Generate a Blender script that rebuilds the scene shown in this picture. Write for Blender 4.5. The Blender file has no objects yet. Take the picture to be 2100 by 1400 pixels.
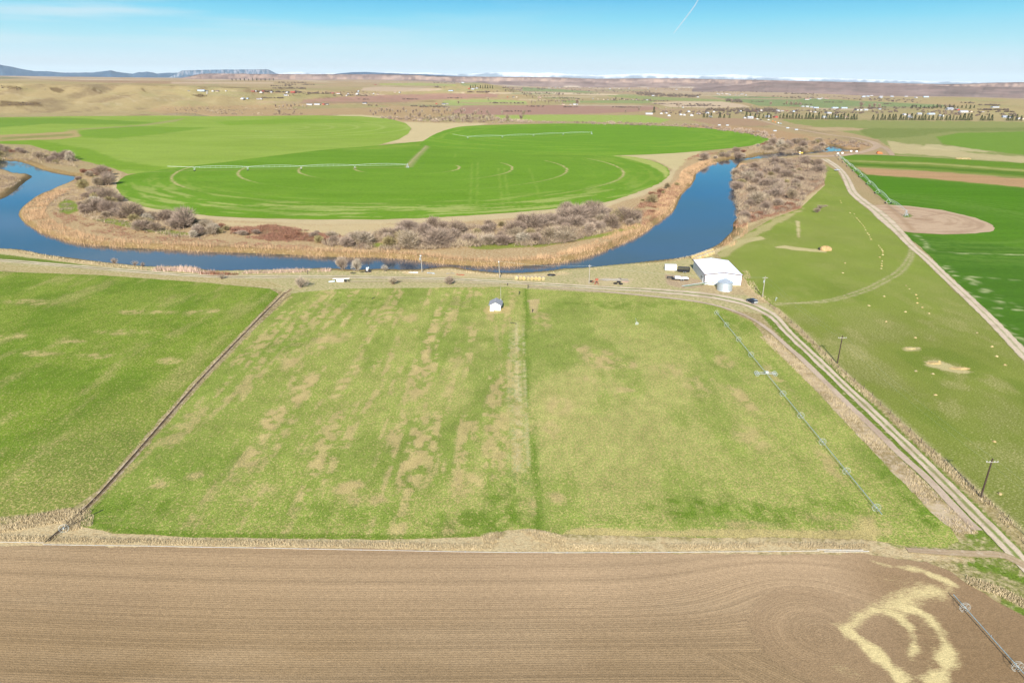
import bpy, math, random
import numpy as np
from mathutils import Vector, Matrix
from mathutils.geometry import delaunay_2d_cdt

SC = bpy.context.scene
COL = SC.collection
R = math.radians
rng = np.random.default_rng(7)
random.seed(7)

# ------------------------------------------------------------------ camera
CAM_H = 82.0
PITCH = 20.88
ROLL = 0.44
FPX = 1400.0           # focal length in pixels of the 2100 px wide photograph (24 mm lens)
_p, _a = R(PITCH), R(ROLL)
fw = np.array([0, math.cos(_p), -math.sin(_p)])
r0 = np.array([1.0, 0, 0]); u0 = np.array([0, math.sin(_p), math.cos(_p)])
rt = r0*math.cos(_a) + u0*math.sin(_a)
up = u0*math.cos(_a) - r0*math.sin(_a)
cd = bpy.data.cameras.new("camera"); cam = bpy.data.objects.new("camera", cd); COL.objects.link(cam)
cd.sensor_width = 36; cd.lens = 36*FPX/2100; cd.clip_start = 1; cd.clip_end = 200000
cam.matrix_world = Matrix(((rt[0], up[0], -fw[0], 0), (rt[1], up[1], -fw[1], 0), (rt[2], up[2], -fw[2], CAM_H), (0, 0, 0, 1)))
SC.camera = cam
SC.view_settings.view_transform = 'Standard'; SC.view_settings.look = 'None'
SC.view_settings.gamma = 1; SC.view_settings.exposure = 1.0
SC.render.engine = 'CYCLES'
SC.cycles.max_bounces = 5; SC.cycles.diffuse_bounces = 2; SC.cycles.glossy_bounces = 2
SC.cycles.volume_bounces = 0; SC.cycles.transparent_max_bounces = 6
KEXP = 1.53            # picture value of a white sunlit floor; turns seen colours into base colours

# ------------------------------------------------------------------ sky and sun
SUN_EL, SUN_AZ = 29.5, 186.6      # azimuth clockwise from +Y: behind the camera, a little to the left
w = bpy.data.worlds.new("World"); SC.world = w; w.use_nodes = True
nt = w.node_tree; nt.nodes.clear()
def N(tree, typ, **kw):
    n = tree.nodes.new(typ)
    for k, v in kw.items(): setattr(n, k, v)
    return n
out = N(nt, 'ShaderNodeOutputWorld'); bg = N(nt, 'ShaderNodeBackground')
sky = N(nt, 'ShaderNodeTexSky', sky_type='NISHITA', sun_disc=False)
sky.sun_elevation = R(SUN_EL); sky.sun_rotation = R(SUN_AZ); sky.altitude = 1000; sky.air_density = 0.9; sky.dust_density = 0.3; sky.ozone_density = 2.6
tc = N(nt, 'ShaderNodeTexCoord')
sep = N(nt, 'ShaderNodeSeparateXYZ'); nt.links.new(tc.outputs['Generated'], sep.inputs[0])
# the low sky of this day: deep azure a few degrees up, milky at the horizon, thin cirrus streaks
gr = N(nt, 'ShaderNodeValToRGB'); nt.links.new(sep.outputs['Z'], gr.inputs[0])
cr = gr.color_ramp
cr.elements[0].position = 0.0; cr.elements[0].color = (0.80, 0.90, 0.96, 1)
cr.elements[1].position = 0.32; cr.elements[1].color = (0.30, 0.47, 0.63, 1)
for pos, c in ((0.018, (0.70, 0.87, 0.95, 1)), (0.048, (0.40, 0.79, 0.90, 1)), (0.077, (0.19, 0.68, 0.89, 1)), (0.11, (0.025, 0.45, 0.83, 1)), (0.14, (0.02, 0.36, 0.76, 1))):
    e = cr.elements.new(pos); e.color = c
mp = N(nt, 'ShaderNodeMapping'); mp.inputs['Scale'].default_value = (2.2, 2.2, 34); mp.inputs['Rotation'].default_value = (0, R(4), 0)
nt.links.new(tc.outputs['Generated'], mp.inputs[0])
nz = N(nt, 'ShaderNodeTexNoise'); nz.inputs['Scale'].default_value = 1.5; nz.inputs['Detail'].default_value = 5; nz.inputs['Roughness'].default_value = 0.55
nt.links.new(mp.outputs[0], nz.inputs['Vector'])
mr = N(nt, 'ShaderNodeMapRange'); mr.inputs['From Min'].default_value = 0.44; mr.inputs['From Max'].default_value = 0.72; mr.inputs['To Max'].default_value = 0.75
nt.links.new(nz.outputs['Fac'], mr.inputs['Value'])
# more veil towards the west (left of the picture)
mx_ = N(nt, 'ShaderNodeMapRange'); mx_.inputs['From Min'].default_value = 0.15; mx_.inputs['From Max'].default_value = -0.6
mx_.inputs['To Min'].default_value = 0.05; mx_.inputs['To Max'].default_value = 1.0; nt.links.new(sep.outputs['X'], mx_.inputs['Value'])
mm = N(nt, 'ShaderNodeMath', operation='MULTIPLY'); nt.links.new(mr.outputs[0], mm.inputs[0]); nt.links.new(mx_.outputs[0], mm.inputs[1])
mixc = N(nt, 'ShaderNodeMix', data_type='RGBA'); nt.links.new(mm.outputs[0], mixc.inputs['Factor'])
nt.links.new(gr.outputs[0], mixc.inputs['A']); mixc.inputs['B'].default_value = (0.74, 0.85, 0.90, 1)
sc1 = N(nt, 'ShaderNodeVectorMath', operation='SCALE'); sc1.inputs['Scale'].default_value = 5.2
nt.links.new(mixc.outputs['Result'], sc1.inputs[0])
# blend: low sky from the ramp, the rest of the dome from the Sky Texture
bl = N(nt, 'ShaderNodeMapRange'); bl.inputs['From Min'].default_value = 0.26; bl.inputs['From Max'].default_value = 0.48
nt.links.new(sep.outputs['Z'], bl.inputs['Value'])
mix2 = N(nt, 'ShaderNodeMix', data_type='RGBA'); nt.links.new(bl.outputs[0], mix2.inputs['Factor'])
nt.links.new(sc1.outputs[0], mix2.inputs['A']); nt.links.new(sky.outputs[0], mix2.inputs['B'])
nt.links.new(mix2.outputs['Result'], bg.inputs['Color']); bg.inputs['Strength'].default_value = 0.10
nt.links.new(bg.outputs[0], out.inputs['Surface'])

sl = bpy.data.lights.new("sun", 'SUN'); sl.energy = 4.6; sl.angle = R(0.53); sl.color = (1.0, 0.955, 0.89)
so = bpy.data.objects.new("sun", sl); COL.objects.link(so)
az, el = R(SUN_AZ), R(SUN_EL)
sdir = Vector((math.sin(az)*math.cos(el), math.cos(az)*math.cos(el), math.sin(el)))
so.rotation_euler = sdir.to_track_quat('Z', 'Y').to_euler(); so.location = (0, -50, 300)

# ------------------------------------------------------------------ picture <-> ground
def unproj(px, py):
    px = np.asarray(px, float); py = np.asarray(py, float)
    d = fw[None]*1.0 + rt[None]*((px.reshape(-1, 1)-1050)/FPX) + up[None]*((700-py.reshape(-1, 1))/FPX)
    return d
def G(px, py, z=0.0):
    d = unproj(px, py); t = (z-CAM_H)/d[:, 2]
    t = np.where(t > 0, t, 6e4)
    return d[:, :2]*t[:, None]
def g1(px, py, z=0.0):
    q = G([px], [py], z)[0]; return float(q[0]), float(q[1])
def proj(x, y, z):
    P = np.stack([x, y, z-CAM_H], -1); dz = P @ fw
    dz = np.where(dz > 0.5, dz, 0.5)
    return 1050+FPX*(P @ rt)/dz, 700-FPX*(P @ up)/dz

# ------------------------------------------------------------------ noise
def _hash(i, j, s):
    h = (i.astype(np.int64)*374761393 + j.astype(np.int64)*668265263 + s*1442695041) & 0xffffffff
    h = ((h ^ (h >> 13))*1274126177) & 0xffffffff
    return ((h ^ (h >> 16)) & 0xffff)/65535.0
def vnoise(x, y, s=0):
    xi = np.floor(x); yi = np.floor(y); fx = x-xi; fy = y-yi
    fx = fx*fx*(3-2*fx); fy = fy*fy*(3-2*fy)
    xi = xi.astype(np.int64); yi = yi.astype(np.int64)
    a = _hash(xi, yi, s); b = _hash(xi+1, yi, s); c = _hash(xi, yi+1, s); d = _hash(xi+1, yi+1, s)
    return (a*(1-fx)+b*fx)*(1-fy)+(c*(1-fx)+d*fx)*fy
def fbm(x, y, s=0, o=4):
    t = 0; amp = 0.5; n = 0
    for k in range(o):
        t = t+amp*vnoise(x*2**k, y*2**k, s+k*17); n += amp; amp *= 0.55
    return t/n
def sst(e0, e1, x):
    t = np.clip((x-e0)/(e1-e0), 0, 1); return t*t*(3-2*t)

# ------------------------------------------------------------------ polygons
def inside(P, poly):
    x, y = P[:, 0], P[:, 1]; c = np.zeros(len(P), bool); n = len(poly)
    for i in range(n):
        x1, y1 = poly[i]; x2, y2 = poly[(i+1) % n]
        if y1 == y2: continue
        k = ((y1 > y) != (y2 > y)); c ^= k & (x < (x2-x1)*(y-y1)/(y2-y1)+x1)
    return c
def segd(P, line, closed=False):
    line = np.asarray(line, float); n = len(line); best = np.full(len(P), 1e9)
    for i in range(n if closed else n-1):
        a = line[i]; b = line[(i+1) % n]; ab = b-a; L = ab@ab
        if L == 0: continue
        t = np.clip(((P-a)@ab)/L, 0, 1)
        q = P-a-t[:, None]*ab; best = np.minimum(best, (q*q).sum(1))
    return np.sqrt(best)
def sdf(P, poly, reach):
    """signed distance (negative inside), exact within reach of the outline"""
    poly = np.asarray(poly, float); o = np.full(len(P), 1e6)
    lo, hi = poly.min(0)-reach, poly.max(0)+reach
    k = np.where(((P >= lo) & (P <= hi)).all(1))[0]
    if len(k):
        d = segd(P[k], poly, True); i = inside(P[k], poly); o[k] = np.where(i, -d, d)
    return o
def smooth(pts, n=6, closed=True):
    """Catmull-Rom through the points"""
    P = np.asarray(pts, float); m = len(P); o = []
    for i in range(m if closed else m-1):
        if closed: a, b, c, d = P[i-1], P[i], P[(i+1) % m], P[(i+2) % m]
        else: a, b, c, d = P[max(i-1, 0)], P[i], P[i+1], P[min(i+2, m-1)]
        for k in range(n):
            t = k/n
            o.append(0.5*((2*b)+(c-a)*t+(2*a-5*b+4*c-d)*t*t+(3*b-a-3*c+d)*t**3))
    if not closed: o.append(P[-1])
    return np.array(o)
def gp(pts, z=0.0, n=0, closed=True):
    P = np.asarray(pts, float); Q = G(P[:, 0], P[:, 1], z)
    return smooth(Q, n, closed) if n else Q

def lin(r, g, b):
    f = lambda c: (c/255/12.92 if c/255 <= 0.04045 else ((c/255+0.055)/1.055)**2.4)
    return np.array([f(r), f(g), f(b)])
def A_(r, g, b):            # seen colour of a sunlit level surface -> base colour
    if g > r: r = r+0.42*(g-r)
    return np.clip(lin(r, g, b)/KEXP, 0.004, 0.85)
C_GRASS = A_(138, 160, 84); C_GREEN = A_(104, 158, 52); C_DGREEN = A_(52, 122, 32)
C_FIELD = A_(96, 164, 48); C_PALE = A_(150, 176, 88); C_STRAW = A_(208, 184, 132)
C_DRY = A_(196, 174, 118); C_SOIL = A_(188, 156, 120); C_SOIL2 = A_(160, 130, 98)
C_ROAD = A_(236, 214, 184); C_MUD = A_(150, 122, 82); C_BROWN = A_(172, 138, 96); C_PLAIN = A_(178, 160, 108)
C_ORANGE = A_(196, 150, 104); C_PINK = A_(188, 150, 128); C_HAY = A_(232, 206, 130)

# ------------------------------------------------------------------ the river, in picture pixels
RIVER = [(0, 328), (43, 332), (83, 347), (110, 353), (133, 358), (158, 362), (147, 372), (110, 388), (77, 403), (50, 420), (37, 437), (43, 452),
 (67, 470), (100, 483), (150, 497), (233, 507), (333, 512), (433, 517), (533, 520), (633, 525), (700, 528), (767, 529), (830, 532), (890, 540), (933, 544),
 (1000, 547), (1067, 546), (1133, 541), (1183, 532), (1233, 517), (1283, 497), (1333, 470), (1373, 440), (1387, 427), (1400, 398), (1424, 372),
 (1432, 352), (1457, 337), (1483, 329), (1513, 325), (1545, 322), (1560, 318), (1600, 313), (1660, 312), (1698, 303), (1698, 299), (1710, 299.5), (1722, 303.5), (1738, 307),
 (1757, 307), (1750, 311), (1718, 312.6), (1695, 313.5), (1640, 319), (1570, 326), (1530, 329), (1513, 336), (1503, 352), (1502, 367),
 (1508, 393), (1511, 420), (1512, 443), (1502, 457), (1500, 473), (1483, 490), (1467, 504), (1433, 519), (1400, 531), (1333, 540), (1267, 546), (1200, 553), (1150, 556), (1127, 560), (1083, 563), (1033, 564), (993, 561), (960, 557), (930, 552), (900, 553), (867, 557), (833, 558), (783, 556), (733, 558), (667, 554), (600, 556), (500, 559), (433, 559), (400, 552), (340, 551), (300, 550), (200, 539), (150, 533), (100, 525), (50, 516), (0, 513),
 (-120, 500), (-300, 490), (-330, 420), (-120, 415), (0, 406), (33, 390), (50, 374), (67, 361), (33, 357), (0, 348), (-120, 345), (-300, 350), (-300, 330), (-120, 326)]
ZW = -2.0
RIV = gp(RIVER, ZW, 4)
RIV2 = gp([(355, 231), (380, 231), (395, 232), (418, 236), (430, 238.5), (405, 238), (372, 236), (340, 235)], 0, 3)
RIV3 = gp([(785, 245), (800, 245.5), (812, 248), (795, 248.5), (783, 247)], 0, 3)

def terrain(x, y):
    x = np.asarray(x, float); y = np.asarray(y, float)
    P = np.stack([x, y], -1); r = np.hypot(x, y)
    z = np.zeros(len(x))
    k = np.where((r < 1500) & (r > 180))[0]
    if len(k):
        d = sdf(P[k], RIV, 30)
        wn = 2.0+2.6*vnoise(x[k]/18, y[k]/18, 3)
        zz = np.where(d < 0, ZW-0.25-np.minimum(-d*0.25, 2.0), (ZW-0.25)*(1-sst(0, 1, d/wn)))
        zz = np.where(d > 20, 0, zz); z[k] = zz
    for RV in (RIV2, RIV3):
        d = sdf(P, RV, 30); z = np.where(d < 0, -2.2, np.where(d < 8, -2.2*(1-d/8), z))
    # bluff on the left: crest line in plan, plateau behind it
    cx = [-5000, -1900, -1500, -1150, -1000, -600, -150, 200, 700, 6000]
    cy = [1900, 2050, 2150, 2350, 2450, 2900, 3300, 3800, 4500, 6000]
    hh = [66, 66, 64, 60, 54, 40, 22, 12, 6, 4]
    yc = np.interp(x, cx, cy); h = np.interp(x, cx, hh)
    gul = np.abs(fbm(x/150, y/520, 11, 3)-0.5)*2
    gul2 = fbm(x/60, y/200, 12, 3)
    t = (y-(yc-620))/620 + (gul-0.25)*0.42 + (gul2-0.5)*0.12
    b = np.clip(t, 0, 1); b = b**1.5*(1.25-0.25*b)
    z = z+np.where(y > 1250, h*b, 0)
    # low hill with the farmhouse on top, and rolling country farther out
    def bump(px, py, D, hgt, sx, sy, zz):
        d = unproj([px], [py])[0]; s = D/math.hypot(d[0], d[1]); bx, by = d[0]*s, d[1]*s
        return zz+hgt*np.exp(-((x-bx)/sx)**2-((y-by)/sy)**2)
    z = bump(985, 190, 3300, 50, 230, 420, z)
    z = bump(1080, 205, 2900, 16, 130, 200, z)
    z = bump(2075, 215, 2500, 26, 330, 300, z)
    z = bump(1960, 205, 3600, 30, 500, 500, z)
    f = sst(2200, 5200, r); z = z+f*(fbm(x/900, y/1400, 31, 3)-0.5)*26
    z = z+sst(4500, 14000, r)*22
    return z
def T1(x, y): return float(terrain(np.array([x]), np.array([y]))[0])
def hits(px, py):
    """where the line of sight meets the terrain"""
    px = np.atleast_1d(np.asarray(px, float)); py = np.atleast_1d(np.asarray(py, float)); o = []
    D_ = unproj(px, py); s = np.exp(np.linspace(math.log(500), math.log(30000), 260)); S = len(s)
    for c0_ in range(0, len(D_), 400):
        D = D_[c0_:c0_+400]; n = len(D); X = (D[:, None, :]*s[None, :, None]).reshape(-1, 3); b = ((X[:, 2]+CAM_H) < terrain(X[:, 0], X[:, 1])).reshape(n, S)
        i = np.where(b.any(1), np.maximum(b.argmax(1), 1), S-1); lo, hi = s[i-1], s[i]
        for _ in range(9):
            m = (lo+hi)/2; Xm = D*m[:, None]; below = (Xm[:, 2]+CAM_H) < terrain(Xm[:, 0], Xm[:, 1]); hi = np.where(below, m, hi); lo = np.where(below, lo, m)
        Xm = D*hi[:, None]; o.append(np.column_stack([Xm[:, 0], Xm[:, 1], terrain(Xm[:, 0], Xm[:, 1])]))
    return np.concatenate(o)

# ------------------------------------------------------------------ materials
MATS = {}
def newmat(name, rough=0.9):
    m = bpy.data.materials.new(name); m.use_nodes = True; t = m.node_tree
    b = t.nodes['Principled BSDF']; b.inputs['Roughness'].default_value = rough; b.inputs['Specular IOR Level'].default_value = 0.03
    return m, t, b
def noise(t, scale, det=3, rough=0.6, stretch=None, coord='Object', rot=0):
    c = N(t, 'ShaderNodeTexCoord'); src = c.outputs[coord]
    if stretch:
        q = N(t, 'ShaderNodeMapping'); q.inputs['Scale'].default_value = stretch; q.inputs['Rotation'].default_value = (0, 0, rot)
        t.links.new(src, q.inputs[0]); src = q.outputs[0]
    n = N(t, 'ShaderNodeTexNoise'); n.inputs['Scale'].default_value = scale; n.inputs['Detail'].default_value = det; n.inputs['Roughness'].default_value = rough
    t.links.new(src, n.inputs['Vector']); return n.outputs['Fac']
def rng_(t, v, a, b, c, d):
    m = N(t, 'ShaderNodeMapRange'); m.inputs['From Min'].default_value = a; m.inputs['From Max'].default_value = b
    m.inputs['To Min'].default_value = c; m.inputs['To Max'].default_value = d; t.links.new(v, m.inputs['Value']); return m.outputs[0]
def mul(t, a, b):
    m = N(t, 'ShaderNodeMath', operation='MULTIPLY'); t.links.new(a, m.inputs[0])
    if isinstance(b, (int, float)): m.inputs[1].default_value = b
    else: t.links.new(b, m.inputs[1])
    return m.outputs[0]
def mixrgb(t, f, a, b, blend='MIX'):
    m = N(t, 'ShaderNodeMix', data_type='RGBA', blend_type=blend)
    for s, v in (('Factor', f), ('A', a), ('B', b)):
        if isinstance(v, (int, float)): m.inputs[s].default_value = v
        elif isinstance(v, (tuple, list, np.ndarray)): m.inputs[s].default_value = (*[float(q) for q in v[:3]], 1)
        else: t.links.new(v, m.inputs[s])
    return m.outputs['Result']
def bump(t, b, h, strength, dist):
    n = N(t, 'ShaderNodeBump'); n.inputs['Strength'].default_value = strength; n.inputs['Distance'].default_value = dist
    t.links.new(h, n.inputs['Height']); t.links.new(n.outputs[0], b.inputs['Normal'])

def landmat(name, fleck, f_scale=1.2, f_lo=0.52, f_hi=0.68, amp=0.35, fine=3.0, bstr=0.5, bdist=0.3, stretch=(1, 1, 1), dark=(0.03, 0.06, 0.012), big=0.05, flat_far=None, darkamt=0.6, rot=0, macro=None):
    """cover colour comes per vertex (Col rgb, alpha = how dry); the flecks, blades and clods are procedural"""
    m, t, b = newmat(name, 0.95)
    at = N(t, 'ShaderNodeAttribute', attribute_name='Col')
    n1 = noise(t, f_scale, 4, 0.65, stretch, rot=rot); n2 = noise(t, fine, 3, 0.7, stretch, rot=rot); n3 = noise(t, big, 4, 0.6)
    # dry flecks where alpha is high
    ad = N(t, 'ShaderNodeMath', operation='ADD'); t.links.new(n1, ad.inputs[0]); t.links.new(mul(t, at.outputs['Alpha'], 0.34), ad.inputs[1])
    f1 = rng_(t, ad.outputs[0], f_lo+0.12, f_hi+0.12, 0, 0.85)
    c = mixrgb(t, f1, at.outputs['Color'], fleck)
    f2 = mul(t, rng_(t, n2, 0.34, 0.5, darkamt, 0), rng_(t, at.outputs['Alpha'], 0, 1, 1, .25))
    c = mixrgb(t, f2, c, dark)
    v = rng_(t, n3, 0.25, 0.75, 1-amp*0.22, 1+amp*0.22)
    v2 = rng_(t, n2, 0.3, 0.75, 1-amp*0.7, 1+amp*0.6)
    vv = mul(t, v, v2)
    if macro:
        n5 = noise(t, macro[0], 4, 0.6, macro[1]); vv = mul(t, vv, rng_(t, n5, 0.3, 0.7, 1-macro[2], 1+macro[2]))
    s = N(t, 'ShaderNodeVectorMath', operation='SCALE'); t.links.new(c, s.inputs[0]); t.links.new(vv, s.inputs['Scale'])
    t.links.new(s.outputs[0], b.inputs['Base Color'])
    bump(t, b, n2, bstr, bdist)
    return m

def mesh_obj(name, verts, faces, mats, parent=None, mi=None, smooth_=False):
    me = bpy.data.meshes.new(name); me.from_pydata([tuple(map(float, v)) for v in verts], [], faces)
    for m in (mats if isinstance(mats, (list, tuple)) else [mats]): me.materials.append(m)
    if mi is not None: me.polygons.foreach_set('material_index', mi)
    if smooth_: me.polygons.foreach_set('use_smooth', [True]*len(me.polygons))
    me.update(); o = bpy.data.objects.new(name, me); COL.objects.link(o)
    if parent: o.parent = parent
    return o
def fast_mesh(name, V, F, mat, smooth_=True):
    """V (n,3), F (m,k) arrays"""
    me = bpy.data.meshes.new(name); k = F.shape[1]
    me.vertices.add(len(V)); me.vertices.foreach_set('co', np.ascontiguousarray(V, np.float32).ravel())
    me.loops.add(F.size); me.loops.foreach_set('vertex_index', np.ascontiguousarray(F, np.int32).ravel())
    me.polygons.add(len(F)); me.polygons.foreach_set('loop_start', np.arange(0, F.size, k, dtype=np.int32))
    me.materials.append(mat)
    me.update(calc_edges=True); me.validate()
    if smooth_: me.polygons.foreach_set('use_smooth', np.ones(len(me.polygons), bool))
    o = bpy.data.objects.new(name, me); COL.objects.link(o); return o
def setcol(o, rgba, name='Col'):
    a = o.data.color_attributes.new(name, 'FLOAT_COLOR', 'POINT'); a.data.foreach_set('color', np.ascontiguousarray(rgba, np.float32).ravel())
def setf(o, v, name):
    a = o.data.attributes.new(name, 'FLOAT', 'POINT'); a.data.foreach_set('value', np.ascontiguousarray(v, np.float32))
def tag(o, label=None, cat=None, group=None, kind=None):
    if label: o['label'] = label
    if cat: o['category'] = cat
    if group: o['group'] = group
    if kind: o['kind'] = kind
    return o
def struct(o, label=None):
    o['kind'] = 'structure'
    if label: o['label'] = label
    return o

class Paint:
    """cover colours for a set of ground points; areas are given by their outline"""
    def __init__(s, x, y, z=None):
        s.x, s.y = x, y; s.P = np.stack([x, y], -1); s.z = np.zeros(len(x)) if z is None else z
        px, py = proj(x, y, s.z); s.Q = np.stack([px, py], -1)
        s.jx = (fbm(x/9, y/9, 51, 3)-0.5); s.jy = (fbm(x/9, y/9, 57, 3)-0.5)
        s.fn = fbm(x/1.7, y/2.6, 58, 3)
        s.c = np.zeros((len(x), 4))
    def fill(s, c, a=0): s.c[:, :3] = c; s.c[:, 3] = a
    def mix(s, m, c, a=None):
        m = m[:, None]; s.c[:, :3] = s.c[:, :3]*(1-m)+np.asarray(c)*m
        if a is not None: s.c[:, 3] = s.c[:, 3]*(1-m[:, 0])+a*m[:, 0]
    def poly(s, pts, c, a=None, soft=1.5, jit=3.0, op=1.0, n=0):
        """outline in picture pixels, on the terrain itself"""
        pp = np.asarray(pts, float)
        if n: pp = smooth(pp, n)
        d = sdf(s.Q+0, pp, soft*3+jit+4); d = d+jit*s.jx*2
        s.mix(op*sst(soft, -soft, d), c, a)
    def wpoly(s, pts, c, a=None, soft=1.5, jit=3.0, op=1.0):
        d = sdf(s.P, pts, soft*3+jit+4)+jit*s.jx*2
        s.mix(op*sst(soft, -soft, d), c, a)
    def stroke(s, pts, width, c, a=None, soft=0.6, op=1.0, n=5, jit=0.6):
        """line in picture pixels laid on the ground, width in metres"""
        L = gp(pts, 0, n, False) if n else gp(pts)
        s.wstroke(L, width, c, a, soft, op, jit)
    def wstroke(s, L, width, c, a=None, soft=0.6, op=1.0, jit=0.6):
        L = np.asarray(L); lo = L.min(0)-width-9; hi = L.max(0)+width+9
        k = np.where(((s.P >= lo) & (s.P <= hi)).all(1))[0]
        if not len(k): return
        d = np.full(len(s.P), 1e6); d[k] = segd(s.P[k], L)
        d = d+jit*s.jy*2
        s.mix(op*sst(width/2+soft, width/2-soft, d), c, a)
    def blob(s, px, py, rx, ry, c, a=None, op=1.0):
        """ragged patch centred at a picture point, radii in metres"""
        x0, y0 = g1(px, py); q = np.hypot((s.x-x0)/rx, (s.y-y0)/ry)+s.jx*1.1
        s.mix(op*sst(1.35, 0.45, q)*(.1+.9*sst(.42, .56, s.fn)), c, a)
#@@GROUND
# ------------------------------------------------------------------ the ground sheet
_py = np.concatenate([np.arange(1500, 1000, -12.0), np.arange(1000, 620, -5.0), np.arange(620, 300, -1.6), np.arange(300, 222, -1.0), np.arange(222, 168.5, -0.42)])
_dep = R(PITCH)+np.arctan((_py-700)/FPX)
rad = CAM_H/np.tan(_dep); rad = np.concatenate([[0.5, 30], rad, [60000, 78000]])
fine_ = np.arange(-42.5, 42.51, 0.11); ang = np.concatenate([np.arange(-180, -44, 3.0), fine_, np.arange(44, 180, 3.0)])
AA, RR = np.meshgrid(np.radians(ang), rad)
gx = (np.sin(AA)*RR).ravel(); gy = (np.cos(AA)*RR).ravel()
gz = terrain(gx, gy)
nr, na = len(rad), len(ang)
idx = np.arange(nr*na).reshape(nr, na)
nxt = np.roll(idx, -1, axis=1)
F = np.stack([idx[:-1], nxt[:-1], nxt[1:], idx[1:]], -1).reshape(-1, 4)[:, ::-1]
p = Paint(gx, gy, gz)
p.fill(C_PLAIN, 0.5)
rr = np.hypot(gx, gy)
nb = fbm(gx/260, gy/700, 61, 4)
p.mix(sst(0.42, 0.62, nb)*0.8, A_(184, 154, 110))
nb = fbm(gx/140, gy/300, 66, 4)
p.mix(sst(0.5, 0.66, nb)*0.6, A_(158, 154, 96))
p.mix(sst(0.35, 0.2, fbm(gx/90, gy/160, 67, 4))*0.7, A_(150, 126, 92))
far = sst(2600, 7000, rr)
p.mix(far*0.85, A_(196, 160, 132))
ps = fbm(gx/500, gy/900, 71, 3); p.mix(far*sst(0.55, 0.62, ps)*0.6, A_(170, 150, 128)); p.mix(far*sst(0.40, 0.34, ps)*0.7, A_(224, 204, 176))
pl = lambda pts, c, op=1.0, a=None, s=0.6, j=0.8: p.poly([q for q in pts], c, a, s, j, op)
# left hills
HILLC = A_(176, 152, 98)
pl([(-600, 168), (0, 163), (150, 165), (330, 176), (420, 184), (520, 196), (640, 205), (520, 212), (400, 221), (300, 236), (-600, 245)], HILLC, 0.95, 0.6, 2, 4)
k = (fbm(gx/55, gy/150, 81, 4)); hm = ((gy > 1250) & (gx < -150) & (gy < 2700)).astype(float)
p.mix(hm*sst(0.54, 0.66, k)*0.9, A_(126, 98, 64)); p.mix(hm*sst(0.42, 0.30, k)*0.6, A_(196, 176, 122))  # patchy cover, its contrast raised to put gully shading into the colour
k = fbm(gx/200, gy/90, 84, 3); p.mix(hm*sst(0.54, 0.66, k)*0.5, A_(150, 148, 78))
for q in [((100, 181), (118, 179), (132, 186), (124, 191), (108, 187)), ((188, 180), (196, 182), (212, 190), (203, 191), (192, 186)), ((290, 182), (296, 183), (301, 190), (294, 188)),
          ((395, 196), (410, 193), (425, 197), (412, 200)), ((0, 207), (40, 209), (80, 212), (95, 215), (60, 218), (0, 220)), ((0, 176), (30, 178), (60, 181), (20, 183))]:
    pl(list(q), A_(118, 94, 66), 0.8, 0.2, 1, 2)
for pts, wd in [([(0, 190), (40, 196), (90, 204), (150, 210), (240, 214)], 5), ([(186, 180), (215, 192), (250, 198), (275, 207)], 4), ([(200, 214), (260, 211), (340, 205), (400, 199), (430, 197)], 5), ([(370, 182), (390, 189), (405, 194)], 5), ([(470, 186), (500, 190), (497, 193), (488, 197)], 5), ([(140, 216), (200, 213), (270, 212)], 3)]:
    P3 = hits([q[0] for q in pts], [q[1] for q in pts]); p.wstroke(smooth(P3[:, :2], 5, False), wd*1.6, A_(214, 194, 152), 0.3, 2, 0.7, 1)
# plateau stripes
pl([(-300, 155), (0, 157.5), (60, 160), (20, 162), (-300, 162)], A_(92, 112, 74), 0.9)
pl([(60, 161), (140, 162), (330, 165), (180, 164.5)], A_(232, 206, 180), 0.8, s=.4, j=.3)
pl([(80, 163.5), (300, 166), (420, 168), (420, 172), (250, 171.5), (120, 167)], A_(168, 128, 100), 0.9, s=.5, j=.4)
pl([(350, 168), (560, 169), (560, 172), (350, 172)], A_(226, 196, 168), 0.7, s=.4, j=.4)
pl([(350, 173), (560, 172), (780, 175), (700, 179), (500, 178)], A_(196, 168, 130), 0.7, s=.4, j=.5)
pl([(440, 186), (520, 190), (700, 192), (690, 199), (600, 203), (430, 196)], A_(160, 156, 96), 0.6)
# far cultivated land
PINK = A_(190, 150, 128)
pl([(613, 213), (625, 205), (693, 199.5), (800, 195), (900, 192.5), (1022, 192.5), (1020, 200), (930, 203), (878, 205), (790, 211), (700, 212.5)], PINK, 1, 0.1, .5, .8)
pl([(778, 171.5), (860, 170), (935, 173), (935, 177), (860, 176), (780, 175)], A_(168, 180, 96), 1, s=.4, j=.4)
pl([(745, 180), (790, 178), (870, 181), (920, 182), (880, 187), (800, 188), (740, 186)], A_(218, 188, 158), 1, s=.4, j=.4)
pl([(915, 190.5), (1028, 190), (1131, 189.5), (1298, 194.5), (1296, 196), (1150, 194), (1020, 192)], A_(240, 214, 178), 1, s=.35, j=.3)
pl([(1071, 179), (1157, 184), (1227, 189), (1200, 190.5), (1140, 188.5), (1071, 187)], A_(104, 150, 92), 1, s=.4, j=.4)
pl([(943, 171), (975, 168), (990, 172), (973, 177), (948, 176)], A_(116, 150, 92), 1, s=.4, j=.4)
pl([(911, 206), (986, 204), (1050, 205.5), (1080, 208), (1082, 215), (1000, 214.5), (921, 218), (905, 214)], A_(140, 180, 92), 1, s=.5, j=.7)
pl([(951, 216.5), (1093, 216), (1200, 215.5), (1339, 216.5), (1352, 223), (1300, 230), (1193, 234), (1000, 236), (911, 232), (943, 222)], PINK, 1, 0.1, .6, .8)
pl([(1016, 237), (1150, 235.5), (1321, 236.5), (1375, 246), (1354, 252), (1240, 251), (1150, 248.5), (1024, 246)], A_(134, 186, 66), 1, s=.6, j=.8)
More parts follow.
